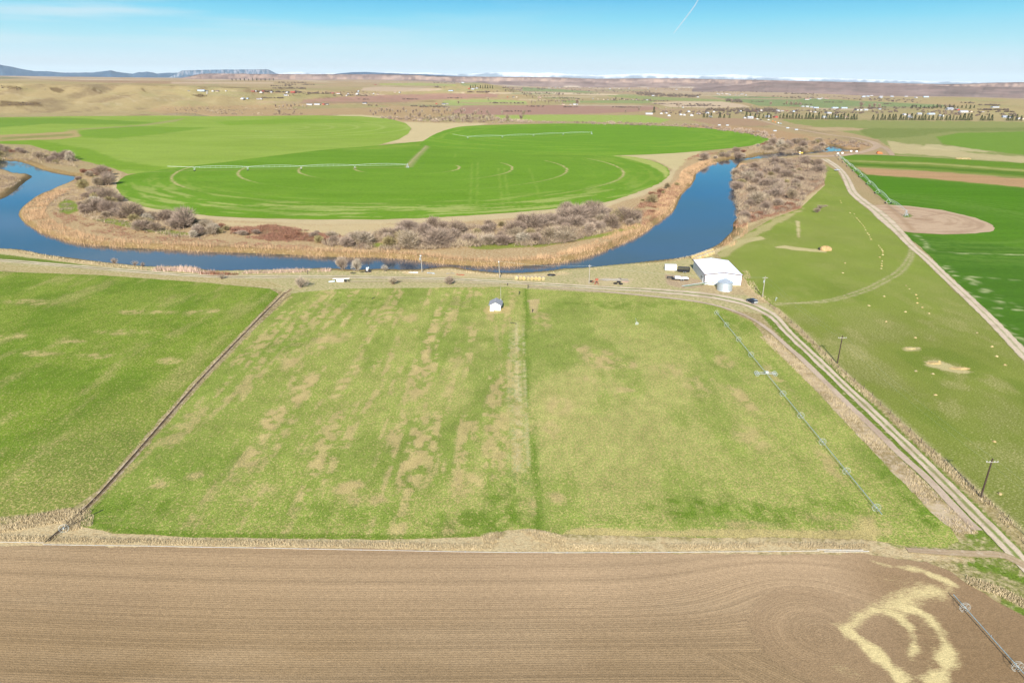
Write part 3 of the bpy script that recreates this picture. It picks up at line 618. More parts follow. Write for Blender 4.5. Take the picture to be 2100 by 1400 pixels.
p.fill(A_(146, 162, 72), 0.28)
a1 = fbm(p.x/22, p.y/40, 43, 4); a2 = fbm(p.x/8, p.y/14, 44, 4)
p.mix(sst(0.52, 0.68, a1)*0.6, A_(116, 150, 56), 0.1); p.mix(sst(0.48, 0.34, a1)*0.5, A_(160, 158, 88), 0.6); p.mix(sst(0.56, 0.7, a2)*0.5, A_(170, 164, 94), 0.7)
p.mix(sst(200, 130, p.y)*0.4, A_(126, 152, 62), 0.4)
p.mix(sst(200, 300, p.y)*0.6, A_(148, 176, 76), 0.15)
for q in ([(1632, 452), (1640, 454), (1640, 488), (1636, 488)], [(1480, 500), (1560, 484), (1570, 490), (1520, 500), (1475, 515)], [(1610, 504), (1690, 512), (1696, 518), (1640, 514), (1590, 507)], [(1850, 712), (1888, 712), (1888, 718), (1860, 720)], [(1896, 740), (1930, 740), (1960, 752), (1992, 762), (1980, 768), (1930, 758), (1900, 750)]):
    p.poly(q, A_(226, 198, 146), 0.9, 1, 2, .9)
for pts in ([(1862, 488), (1872, 508), (1870, 530), (1850, 558), (1817, 578), (1783, 595), (1733, 611), (1683, 620), (1590, 622)], [(1857, 484), (1866, 503), (1863, 526), (1840, 555), (1808, 575), (1775, 591), (1728, 607), (1683, 617), (1590, 625)]):
    p.stroke(pts, 0.7, A_(214, 196, 152), 0.6, .5, .9, jit=.15)
p.stroke([(1588, 632), (1650, 687), (1718, 756), (1836, 861), (1946, 960), (2014, 1020), (2120, 1120)], 3.0, A_(192, 174, 124), 0.8, 1.2, .8)
p.poly([(1470, 524), (1500, 500), (1580, 452), (1640, 430), (1660, 420), (1620, 446), (1560, 480), (1520, 505), (1490, 525)], A_(200, 182, 124), 0.7, 2, 5, .8)
setcol(o, p.c)

# bright irrigated circles
M_CROP = landmat('young_crop', A_(196, 206, 110), 0.5, 0.60, 0.74, 0.22, 1.3, 0.35, 0.2, (0.25, 1, 1), dark=(0.03, 0.11, 0.008), big=0.03, darkamt=0.25, macro=(0.02, (0.5, 2.4, 1), 0.06))
PH = [(-700, 246), (-300, 243), (0, 241), (130, 239), (330, 237.5), (450, 239), (560, 238), (650, 237), (740, 239), (800, 244), (832, 253), (843, 263), (838, 274), (818, 286), (775, 298), (740, 305), (640, 322), (480, 345), (345, 352), (262, 357), (235, 346), (170, 330), (110, 312), (60, 297), (0, 295), (-300, 292), (-700, 300)]
o, p = sheet('crop_field', gp(PH), 5.0, 0.05, M_CROP, 'pale yellow green crop field, far left, with faint circular tracks', 1.0)
p.fill(A_(146, 184, 78), 0.2)
a1 = fbm(p.x/160, p.y/60, 45, 3); p.mix(sst(0.5, 0.64, a1)*0.5, A_(132, 176, 66), 0.1)
q = lambda pts, c, a=None, op=1, s=1.5, j=2: p.poly(pts, c, a, s, j, op)
q([(-700, 244), (150, 242), (330, 252), (260, 256), (100, 254), (0, 262), (-700, 262)], A_(98, 160, 54), .1, .8)
q([(150, 270), (260, 258), (430, 262), (330, 275), (240, 284), (170, 282)], A_(102, 166, 50), .1, .8)
q([(440, 250), (600, 243), (720, 246), (760, 252), (600, 253), (470, 257)], A_(112, 172, 52), .1, .8)
q([(590, 272), (700, 262), (830, 262), (836, 272), (760, 284), (640, 281)], A_(128, 178, 62), .1, .55)
q([(0, 277), (127, 271), (157, 267), (166, 280), (127, 285), (0, 290), (-600, 292), (-600, 282)], A_(196, 166, 118), .6, .95, .8, 1.5)
q([(0, 282), (100, 277), (150, 274), (150, 279), (0, 287)], A_(120, 150, 70), .3, .6, .8, 1)
q([(0, 300), (60, 297), (130, 318), (235, 346), (300, 352), (345, 345), (250, 330), (180, 305), (80, 288), (0, 290)], A_(104, 166, 46), .05, .8, 2, 3)
q([(140, 268), (300, 258), (360, 250), (380, 243), (372, 243), (290, 256), (140, 266)], A_(176, 166, 110), .5, .7, .5, 1)
HC = g1(560, 262)
for rd in (60, 105, 150, 196, 240):
    dd = np.abs(np.hypot((p.x-HC[0]), p.y-HC[1])-rd); p.mix(sst(5, 2, dd)*sst(HC[0]-60, HC[0]+60, p.x)*0.4, A_(190, 200, 120))
setcol(o, p.c)
PF = [(238, 380), (247, 397), (267, 413), (300, 425), (350, 433), (433, 443), (533, 448), (620, 450), (700, 450), (780, 450), (867, 447), (1000, 440), (1117, 430), (1233, 417), (1300, 397), (1350, 377), (1370, 363), (1373, 353), (1366, 343), (1343, 332), (1300, 322), (1247, 317), (1200, 302), (1000, 292), (900, 288), (865, 290), (770, 299), (660, 308), (560, 320), (450, 334), (345, 346), (270, 358), (247, 367)]
o, p = sheet('crop_field', smooth(gp(PF), 3), 1.9, 0.10, M_CROP, 'bright green irrigated half circle field beside the river bend', 1.2)
p.fill(C_FIELD, 0.12)
C1 = g1(836, 344)
th = np.arctan2(p.y-C1[1], p.x-C1[0]); rd = np.hypot(p.x-C1[0], p.y-C1[1]); swn = fbm(rd/5, th*7, 46, 4)
p.mix(sst(0.5, 0.64, swn)*sst(150, 250, rd)*0.5, A_(140, 180, 72), 0.4)
p.mix(sst(0.52, 0.6, swn)*sst(190, 235, rd)*sst(-.3, -.9, np.sin(th))*0.55, A_(190, 194, 116), 0.7)
p.mix(sst(0.52, 0.62, fbm(p.x/90, p.y/40, 47, 3))*0.5, A_(84, 156, 40), 0)
for k, r_ in enumerate((52, 105, 159, 214)):
    vis = sst(0.35, 0.6, vnoise(th*3+k*7, th*0+k, 12))*0.8+0.2
    side = np.clip(np.abs(np.cos(th)), 0, 1)**1.5
    lf = (np.cos(th) < 0)*sst(.80, .55, np.abs(np.sin(th)))*(th < 0); rg_ = (np.cos(th) > 0)*sst(.9, .1, np.abs(np.sin(th))); p.mix(sst(1.25, .3, np.abs(rd-r_))*np.clip(lf+rg_+.12*vis, 0, 1)*((th < .5) | (np.cos(th) < 0)*(th < 0)), A_(214, 190, 138), 0.5)
p.stroke([(868, 447), (700, 449), (533, 447), (350, 432), (262, 408), (240, 381)], 3, A_(120, 170, 56), .1, 2, .5)
# path from the pivot back to the straw gap, and the beaten line under the pivot arm
p.stroke([(838, 343), (852, 325), (872, 305), (882, 293)], 7, A_(168, 166, 104), .6, 3, .85); p.stroke([(832, 344), (848, 326), (868, 306), (880, 292)], 1.5, A_(206, 186, 142), .6, 1, .8)
p.stroke([(830, 344), (700, 345), (500, 348), (330, 352), (270, 356)], 2.2, A_(178, 176, 112), .5, 1.5, .75)
for pts in ([(968, 332), (966, 380), (962, 440)], [(980, 332), (979, 380), (977, 440)], [(1022, 345), (1028, 400), (1034, 430)], [(1034, 345), (1042, 400), (1048, 430)], [(1085, 345), (1100, 385), (1115, 425)], [(935, 314), (932, 324)]):
    p.stroke(pts, 1.2, A_(140, 182, 78), .5, 1, .6, n=0)
p.poly([(1247, 317), (1300, 321), (1343, 331), (1366, 343), (1373, 355), (1366, 366), (1355, 352), (1330, 338), (1290, 327)], A_(196, 200, 112), .7, 1.5, 2, .75)
p.poly([(700, 306), (830, 297), (870, 291), (860, 299), (760, 306)], A_(140, 176, 70), .4, 1, 3, .5)
setcol(o, p.c)
PG = [(866, 292), (880, 282), (900, 272), (925, 264), (955, 259), (1030, 256), (1100, 254.6), (1180, 254), (1300, 256), (1425, 262), (1490, 268), (1545, 276), (1575, 284), (1578, 288), (1570, 292), (1540, 299), (1480, 306), (1400, 313), (1330, 317), (1247, 319), (1100, 317), (950, 308), (868, 298)]
o, p = sheet('crop_field', smooth(gp(PG), 3), 4.0, 0.16, M_CROP, 'bright green circle field behind the half circle, ringed by brush', 1.2)
p.fill(A_(92, 166, 46), 0.08)
C2 = g1(1213, 274)
th = np.arctan2(p.y-C2[1], p.x-C2[0]); rd = np.hypot(p.x-C2[0], p.y-C2[1]); swn = fbm(rd/9, th*4, 48, 4)
p.mix(sst(0.5, 0.64, swn)*sst(130, 240, rd)*0.6, A_(124, 180, 62), 0.3)
p.stroke([(930, 284), (1000, 284), (1120, 280), (1210, 276)], 4, A_(160, 186, 92), .5, 2, .7); p.stroke([(905, 284), (915, 274), (950, 266)], 5, A_(150, 186, 76), .4, 3, .5)
for pts in ([(940, 294), (1020, 298), (1100, 301)], [(1150, 305), (1260, 307)], [(1300, 289), (1360, 286)]): p.stroke(pts, 3, A_(140, 182, 84), .5, 2, .5)
setcol(o, p.c)

# irrigated land right of the dirt road
M_WHEAT = landmat('dark_crop', A_(150, 170, 90), 0.6, 0.66, 0.78, 0.18, 1.6, 0.4, 0.2, (0.22, 1.2, 1), dark=(0.02, 0.075, 0.01), big=0.03, darkamt=0.3, macro=(0.03, (0.3, 2.6, 1), 0.10), rot=R(-6))
PE = [(1718, 317), (1800, 318), (1900, 323), (2000, 329), (2100, 335), (2500, 357), (2700, 900), (2300, 900), (2104, 722), (2068, 684), (2036, 648), (2000, 614), (1968, 584), (1934, 554), (1902, 520), (1868, 490), (1840, 465), (1822, 440), (1822, 418), (1797, 397), (1754, 354), (1742, 343)]
o, p = sheet('crop_field', gp(PE), 2.2, 0.05, M_WHEAT, 'deep green irrigated field on the right round the bare pivot pad', .6)
p.fill(A_(66, 142, 36), 0)
q = lambda pts, c, a=None, op=1, s=1.2, j=1.5: p.poly(pts, c, a, s, j, op)
q([(1718, 317), (2500, 357), (2500, 410), (2100, 386), (1777, 358), (1740, 340)], A_(118, 152, 62), .3)
q([(1722, 317), (1900, 323), (2100, 335), (2500, 357), (2500, 372), (2100, 346), (1900, 332), (1735, 327)], A_(92, 152, 46), 0)
q([(1735, 329), (1900, 334), (2100, 348), (2400, 365), (2400, 368), (2100, 352), (1900, 337), (1738, 331)], A_(176, 178, 100), .5)
q([(1740, 334), (1900, 341), (2100, 354), (2400, 370), (2400, 378), (2100, 360), (1900, 346), (1745, 339)], A_(80, 136, 42), 0)
q([(1748, 341), (1900, 350), (2100, 364), (2400, 382), (2400, 384), (2100, 367), (1763, 345)], A_(168, 162, 96), .4)
q([(1758, 344.5), (1900, 351), (2100, 367), (2500, 396), (2500, 412), (2100, 384), (1900, 366), (1777, 358)], A_(202, 162, 116), .2)
q([(1800, 365), (2100, 392), (2500, 425), (2500, 500), (2100, 440), (1900, 405), (1820, 400)], A_(58, 142, 26), 0, .7, 4, 4)
q([(1850, 478), (1900, 486), (2040, 500), (2500, 560), (2500, 900), (2104, 722), (2000, 614), (1902, 520)], A_(56, 126, 38), 0, .85, 4, 4)
C3 = g1(1858, 446)
rd = np.hypot(p.x-C3[0], p.y-C3[1]); th = np.arctan2(p.y-C3[1], p.x-C3[0])
p.mix(sst(.45, .62, fbm(rd/2.2, th*3, 33, 3))*sst(65, 75, rd)*sst(140, 110, rd)*.55, A_(96, 156, 60), 0.1)
for pts in ([(1875, 480), (1893, 492), (1903, 512)], [(1915, 514), (1960, 519), (2100, 523), (2300, 530)], [(1955, 565), (2010, 569), (2120, 577), (2300, 590)], [(2037, 631), (2110, 638), (2250, 650)]):
    p.stroke(pts, 1.0, A_(206, 206, 150), .8, .8, .85)
for pts in ([(1935, 545), (1950, 560), (1975, 585), (2005, 612)], [(2030, 640), (2060, 668), (2100, 705)], [(1990, 572), (2040, 612), (2080, 630)]):
    p.mix(0.75*sst(3.2, .5, segd(p.P, gp(pts)))*sst(.58, .7, vnoise(p.x/1.6, p.y/1.6, 5)), A_(206, 206, 150), .9)
setcol(o, p.c)
M_DIRT = landmat('packed_dirt', A_(224, 202, 170), 0.7, 0.55, 0.7, 0.14, 2.6, 0.4, 0.12, dark=(0.2, 0.15, 0.1), big=0.04, darkamt=0.3)
PADP = [(1793, 421), (1823, 420), (1867, 423), (1933, 431), (2000, 447), (2033, 460), (2041, 469), (2033, 475), (2000, 479), (1933, 481), (1873, 478), (1846, 474), (1828, 457), (1808, 436)]
o, p = sheet('dirt_pad', gp(PADP), 1.5, 0.10, M_DIRT, 'pale bare dirt pad where the right pivot stands', .8)
p.fill(A_(214, 184, 150), 0.3)
p.stroke([(1820, 422), (1845, 445), (1872, 472)], 3, A_(190, 158, 122), .1, 1.2, .8)
p.mix(sst(.5, .64, fbm(np.hypot(p.x-C3[0], p.y-C3[1])/2.5, np.arctan2(p.y-C3[1], p.x-C3[0])*2, 34, 3))*.6, A_(184, 152, 120), 0)
for q_ in ([(1853, 441), (1862, 438), (1872, 442), (1866, 446), (1854, 446)],): p.poly(q_, A_(96, 142, 54), 0, .8, .5, .9)
for pts in ([(1870, 443), (1890, 444), (1915, 441), (1940, 437)], [(1868, 449), (1890, 450), (1910, 452)]): p.stroke(pts, 1.4, A_(160, 126, 98), 0, .8, .7)
setcol(o, p.c)

# ------------------------------------------------------------------ roads and tracks
def ribbon(name, pts, widths, z, label, colf, n=6, step_=1.2, na_=15, world=False):
    L = np.asarray(pts) if world else gp(pts)
    wv = np.broadcast_to(np.asarray(widths, float), (len(L),))
    L3 = smooth(np.column_stack([L, wv]), n, False)
    sg = np.concatenate([[0], np.cumsum(np.hypot(*np.diff(L3[:, :2], axis=0).T))]); m_ = max(4, int(sg[-1]/step_))
    u = np.linspace(0, sg[-1], m_); X = np.interp(u, sg, L3[:, 0]); Y = np.interp(u, sg, L3[:, 1]); W = np.interp(u, sg, L3[:, 2])
    tx, ty = np.gradient(X), np.gradient(Y); l = np.hypot(tx, ty); tx /= l; ty /= l
    s_ = np.linspace(-1, 1, na_)
    edge = 1+0.16*(fbm(u[:, None]/3+s_[None]*3, u[:, None]*0+s_[None]*5, 77, 3)-.5)*2
    VX = X[:, None]-ty[:, None]*s_[None]*W[:, None]/2*edge; VY = Y[:, None]+tx[:, None]*s_[None]*W[:, None]/2*edge
    ii = np.arange(m_*na_).reshape(m_, na_); Fc = np.stack([ii[:-1, :-1], ii[1:, :-1], ii[1:, 1:], ii[:-1, 1:]], -1).reshape(-1, 4)
    V = np.stack([VX.ravel(), VY.ravel(), np.full(VX.size, z)], -1)
    o = fast_mesh(name, V, Fc, M_DIRT); struct(o, label)
    P = Paint(V[:, 0], V[:, 1], V[:, 2]); colf(P, np.repeat(u, na_), np.tile(s_, m_)); setcol(o, P.c); return o
def twotrack(inner, outer, mid_op=1, grass=A_(118, 150, 64), c=C_ROAD):
    def f(P, u, s):
        P.fill(c, .3); nn = fbm(P.x/2.5, P.y/2.5, 78, 3)
        mid = sst(inner, inner-.16, np.abs(s)+.3*(nn-.5)); P.mix(mid*mid_op*sst(.15, .4, nn+.1), grass, .4)
        ed = sst(outer, outer+.14, np.abs(s)+.3*(nn-.5)); P.mix(ed, A_(166, 166, 104), .6)
        P.mix(sst(.52, .68, fbm(P.x/6, P.y/6, 79, 3))*.35, A_(180, 156, 126), .1)
    return f
def plain(c=C_ROAD, e=.8):
    def f(P, u, s):
        P.fill(c, .4); nn = fbm(P.x/3, P.y/3, 78, 3); P.mix(sst(e, e+.18, np.abs(s)+.3*(nn-.5)), A_(170, 164, 108), .6)
        P.mix(sst(.52, .68, fbm(P.x/7, P.y/7, 79, 3))*.45, A_(182, 156, 128), .1)
        P.mix(np.exp(-((np.abs(s)-.42)/.13)**2)*.35, A_(222, 202, 176), .3)
    return f
ribbon('dirt_road', [(-700, 500), (-200, 521), (0, 534), (100, 542), (200, 550), (300, 558), (400, 565), (500, 568), (600, 567.5), (700, 568), (800, 569.5), (933, 573), (1033, 578), (1133, 584), (1233, 590), (1330, 595)], [4.6]*13+[5, 5.5, 6], 0.09, 'pale two track farm road along the near river bank', twotrack(.30, .82), 5)
ribbon('dirt_road', [(1320, 594.5), (1389, 600), (1451, 606), (1501, 615), (1538, 625), (1565, 637), (1590, 653), (1616, 682), (1668, 731), (1721, 782), (1793, 850), (1864, 918), (1936, 989), (2003, 1057), (2062, 1116), (2122, 1180), (2300, 1360)], [6, 7, 8, 7.5, 6.5, 5.5, 4.2]+[3.6, 3.4]+[3.1]*8, 0.13, 'dirt road bending from the metal shed down to the lower right', twotrack(.34, .92, .9), 5)
ribbon('ditch_bank', [(1085, 588), (1200, 595.5), (1300, 604.5), (1400, 615), (1464, 626), (1513, 641), (1550, 659), (1579, 679), (1614, 710), (1650, 742), (1721, 812), (1793, 880), (1846, 932), (1900, 980), (1971, 1055), (2005, 1088)], [1.3, 1.6, 1.8, 1.8, 1.6]+[1.7]*4+[2]*3+[1.9]*4, 0.17, 'narrow pale earth bank of the irrigation ditch', plain(A_(216, 192, 166), .9), 5)
ribbon('ditch_bank', [(690, 578), (833, 577), (933, 579.5), (1024, 583.5)], [1.3]*4, 0.17, 'narrow pale earth bank beside the river road', plain(A_(214, 196, 156), .9), 5)
def drygrass(P, u, s):
    P.fill(A_(204, 180, 134), .8); nn = fbm(P.x/4, P.y/4, 80, 4); P.mix(sst(.5, .62, nn)*.6, A_(150, 132, 88), .4); P.mix(sst(.8, 1, np.abs(s)+.3*(nn-.5))*.8, A_(150, 158, 80), .5); P.mix(sst(.5, .36, nn)*.5, A_(214, 194, 150), .8)
ribbon('grass_verge', [(1568, 688), (1630, 745), (1700, 812), (1770, 885), (1850, 965), (1920, 1035), (1985, 1095)], [2, 4, 4.6, 5, 5.2, 5.4, 4.2], 0.07, 'strip of tall dry grass between pasture and ditch bank', drygrass, 5)
ribbon('dirt_road', [(1690, 326), (1713, 340), (1728, 354), (1738, 371), (1748, 393), (1767, 411), (1793, 430), (1818, 452), (1842, 475), (1868, 503), (1901, 531), (1934, 563), (1967, 594), (2001, 626), (2034, 658), (2067, 692), (2100, 727), (2300, 930)], [9, 7, 6, 7, 7, 7.5, 8, 9, 6.5, 5, 4.6]+[4.4]*7, 0.13, 'long pale dirt road beside the right pivot field', twotrack(.22, .85, .6), 5)
ribbon('dirt_road', [(1640, 319), (1665, 320.5), (1690, 320.5), (1735, 318), (1777, 310), (1797, 302), (1798, 297), (1783, 290), (1750, 283), (1700, 276.5), (1650, 268), (1600, 258.5), (1567, 249), (1545, 242)], [10, 22, 22, 12, 10, 11, 12, 12, 10, 10, 9, 9, 9, 8], 0.17, 'far dirt road curving past the backwater', plain(A_(208, 178, 146), .9), 6)
ribbon('dirt_road', [(1796, 297), (1815, 304), (1826, 313), (1830, 319)], [8, 8, 7, 6], 0.20, 'short dirt spur running down to the dark crop field', plain(A_(200, 172, 140), .9), 5)
P3 = hits([1073, 1078, 1084, 1090], [196, 203, 210, 217]); 
ribbon('dirt_road', P3[:, :2], [14, 14, 14, 14], 0.3, 'straight far road between green and brown fields', plain(A_(190, 176, 156), .9), 4, 20, 5, True)
ribbon('dirt_road', [(1860, 1128), (1930, 1133), (2000, 1136), (2060, 1140), (2110, 1165)], [1.6, 1.8, 2, 2.2, 2], 0.15, 'short dirt approach at the corner of the plowed field', plain(A_(196, 170, 132), .8), 5)
#@@DITCH
def ditchcol(P, u, s):
    P.fill(A_(184, 160, 116), .7); nn = fbm(P.x/1.5, P.y/2.5, 80, 3); P.mix(sst(.42, .2, np.abs(s)+.35*(nn-.5))*.8, A_(116, 94, 66), .1); P.mix(sst(.75, 1, np.abs(s)+.3*(nn-.5))*.8, A_(146, 158, 80), .5)
ribbon('ditch', [(598, 592), (560, 624), (500, 685), (408, 782), (305, 900), (205, 1013), (150, 1064), (100, 1110)], [2.2, 2.0, 1.9, 1.8, 1.7, 1.7, 1.6, 1.4], 0.08, 'narrow dark ditch dividing the two near pastures', ditchcol, 5, 0.8, 11)
#@@OBJECTS
# ------------------------------------------------------------------ distant ridges, mesas and the snowy range
def ridge(name, prof, D, wd, depth, mat, label, seed, rough=0.0, sec=None, step=3.0, colf=None, ext=400):
    P = np.asarray(prof, float); xs = np.arange(P[0, 0], P[-1, 0]+.1, step); ys = np.interp(xs, P[:, 0], P[:, 1])
    ys = ys-rough*np.abs(fbm(xs/9.0, xs*0+seed, seed, 4)-.5)*4+rough*.6
    d = unproj(xs, ys); hd = np.hypot(d[:, 0], d[:, 1]); ux, uy = d[:, 0]/hd, d[:, 1]/hd
    sec = sec or [(-1.0, 0.0), (-0.7, .16), (-.45, .36), (-.28, .56), (-.2, .66), (-.15, .84), (-.1, .9), (-.06, .97), (0, 1.0)]
    sec = [(s_*wd, h) for s_, h in sec]+[(depth*.3, 1.0), (depth, .98), (depth+wd, 0)]
    n, m_ = len(xs), len(sec); V = np.zeros((n, m_, 3)); hf = np.zeros((n, m_))
    zt = CAM_H+d[:, 2]/hd*D
    for j, (o_, h) in enumerate(sec):
        gl = (fbm(xs/14.0+seed, xs*0+j*.12, seed+1, 3)-.5)*D*.011*(1 if h > 0 else .4)
        rr_ = D+o_+gl
        zz = (zt+6)*h-6 if True else 0
        if 0 < h < 1: zz = zz*(1+.16*(fbm(xs/12.0, xs*0+j, seed+2, 3)-.5))
        V[:, j, 0] = ux*rr_; V[:, j, 1] = uy*rr_; V[:, j, 2] = np.where(h > 0, zz, -30); hf[:, j] = h
    ii = np.arange(n*m_).reshape(n, m_); Fc = np.stack([ii[:-1, :-1], ii[1:, :-1], ii[1:, 1:], ii[:-1, 1:]], -1).reshape(-1, 4)
    o = fast_mesh(name, V.reshape(-1, 3), Fc, mat, False); struct(o, label)
    X = np.repeat(xs, m_); c = np.ones((n*m_, 4)); c[:, :3] = colf(X, hf.ravel()); setcol(o, c); return o
def ridgemat(name, dscale):
    m, t, b = newmat(name, 1); b.inputs['Specular IOR Level'].default_value = 0
    at = N(t, 'ShaderNodeAttribute', attribute_name='Col'); n1 = noise(t, dscale, 5, .7, (1, 1, 5))
    s = N(t, 'ShaderNodeVectorMath', operation='SCALE'); t.links.new(at.outputs['Color'], s.inputs[0]); t.links.new(rng_(t, n1, .3, .7, .72, 1.25), s.inputs['Scale']); t.links.new(s.outputs[0], b.inputs['Base Color']); return m
M_R1 = ridgemat('ridge_rock', 0.003); M_R2 = ridgemat('mountain_rock', 0.0012)
def mixc_(a, b_, f): f = f[:, None]; return np.asarray(a)*(1-f)+np.asarray(b_)*f
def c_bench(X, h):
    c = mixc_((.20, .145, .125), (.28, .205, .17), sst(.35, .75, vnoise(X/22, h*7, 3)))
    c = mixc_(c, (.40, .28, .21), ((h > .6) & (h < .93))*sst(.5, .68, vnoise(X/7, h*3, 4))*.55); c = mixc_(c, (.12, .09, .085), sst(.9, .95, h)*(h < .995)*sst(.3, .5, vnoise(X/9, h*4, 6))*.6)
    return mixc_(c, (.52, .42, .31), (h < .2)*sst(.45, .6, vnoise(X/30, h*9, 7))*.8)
def c_mesa(X, h): return mixc_((.07, .11, .16), (.19, .21, .25), (h > .6)*sst(.4, .6, vnoise(X/2.5, h*3, 4)))  # rock tones shifted to blue, distance haze put into the colour
def c_mtn(X, h): return mixc_((.035, .08, .15), (.07, .12, .18), vnoise(X/9, h*5, 8))  # dark slopes with some blue of the haze put into their colour
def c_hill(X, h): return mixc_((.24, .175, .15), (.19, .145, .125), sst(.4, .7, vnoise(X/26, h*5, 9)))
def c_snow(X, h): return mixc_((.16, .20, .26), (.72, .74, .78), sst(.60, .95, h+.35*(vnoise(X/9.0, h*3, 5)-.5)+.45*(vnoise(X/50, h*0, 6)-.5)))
SLOPE = [(-1.0, 0.0), (-.8, .2), (-.6, .42), (-.42, .62), (-.25, .8), (-.1, .94), (0, 1.0)]
SNW = [(290, 153), (325, 150), (345, 151), (380, 153), (560, 152), (578, 150), (600, 147.5), (622, 148), (640, 151), (680, 150), (700, 151), (760, 149), (800, 148), (840, 150), (880, 149), (930, 152), (960, 152), (1000, 149), (1060, 148), (1100, 150), (1130, 149), (1180, 153), (1230, 154), (1290, 152), (1330, 151), (1400, 154), (1450, 155), (1500, 152.5), (1540, 155), (1580, 159), (1640, 159), (1720, 160.5), (1780, 163), (1860, 165), (1960, 167.5), (2060, 169), (2150, 171), (2400, 175)]
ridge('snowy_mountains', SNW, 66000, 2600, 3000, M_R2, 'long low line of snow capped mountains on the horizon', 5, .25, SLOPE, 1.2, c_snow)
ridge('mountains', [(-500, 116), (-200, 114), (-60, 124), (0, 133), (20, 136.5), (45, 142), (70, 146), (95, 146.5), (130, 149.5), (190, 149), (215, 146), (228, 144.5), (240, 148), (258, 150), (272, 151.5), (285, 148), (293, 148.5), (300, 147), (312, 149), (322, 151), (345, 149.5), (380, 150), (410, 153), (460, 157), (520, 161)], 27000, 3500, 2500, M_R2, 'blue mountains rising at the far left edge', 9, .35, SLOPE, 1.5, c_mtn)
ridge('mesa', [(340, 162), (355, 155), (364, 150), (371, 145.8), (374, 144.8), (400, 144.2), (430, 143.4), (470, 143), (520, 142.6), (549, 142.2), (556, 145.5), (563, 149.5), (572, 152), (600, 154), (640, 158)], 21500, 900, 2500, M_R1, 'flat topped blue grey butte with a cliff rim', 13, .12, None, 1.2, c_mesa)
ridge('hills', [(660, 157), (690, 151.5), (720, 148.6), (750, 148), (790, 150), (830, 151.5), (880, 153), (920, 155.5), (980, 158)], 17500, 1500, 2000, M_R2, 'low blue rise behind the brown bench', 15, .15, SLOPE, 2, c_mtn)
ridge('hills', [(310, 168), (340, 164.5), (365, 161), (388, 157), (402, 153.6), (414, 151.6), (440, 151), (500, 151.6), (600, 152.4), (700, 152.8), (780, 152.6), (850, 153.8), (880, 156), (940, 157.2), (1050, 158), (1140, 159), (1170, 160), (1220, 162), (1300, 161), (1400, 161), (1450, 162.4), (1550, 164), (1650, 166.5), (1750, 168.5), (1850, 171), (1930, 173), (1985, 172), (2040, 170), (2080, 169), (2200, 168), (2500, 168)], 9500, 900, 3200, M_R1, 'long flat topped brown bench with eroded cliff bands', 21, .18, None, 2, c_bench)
ridge('hills', [(1420, 184), (1480, 179), (1530, 174), (1560, 169), (1590, 167), (1640, 167.5), (1700, 169), (1780, 171), (1860, 174), (1930, 177), (2010, 179), (2100, 180), (2500, 184)], 6800, 900, 1200, M_R1, 'near purple brown hill behind the far town', 27, .12, SLOPE, 2.5, c_hill)

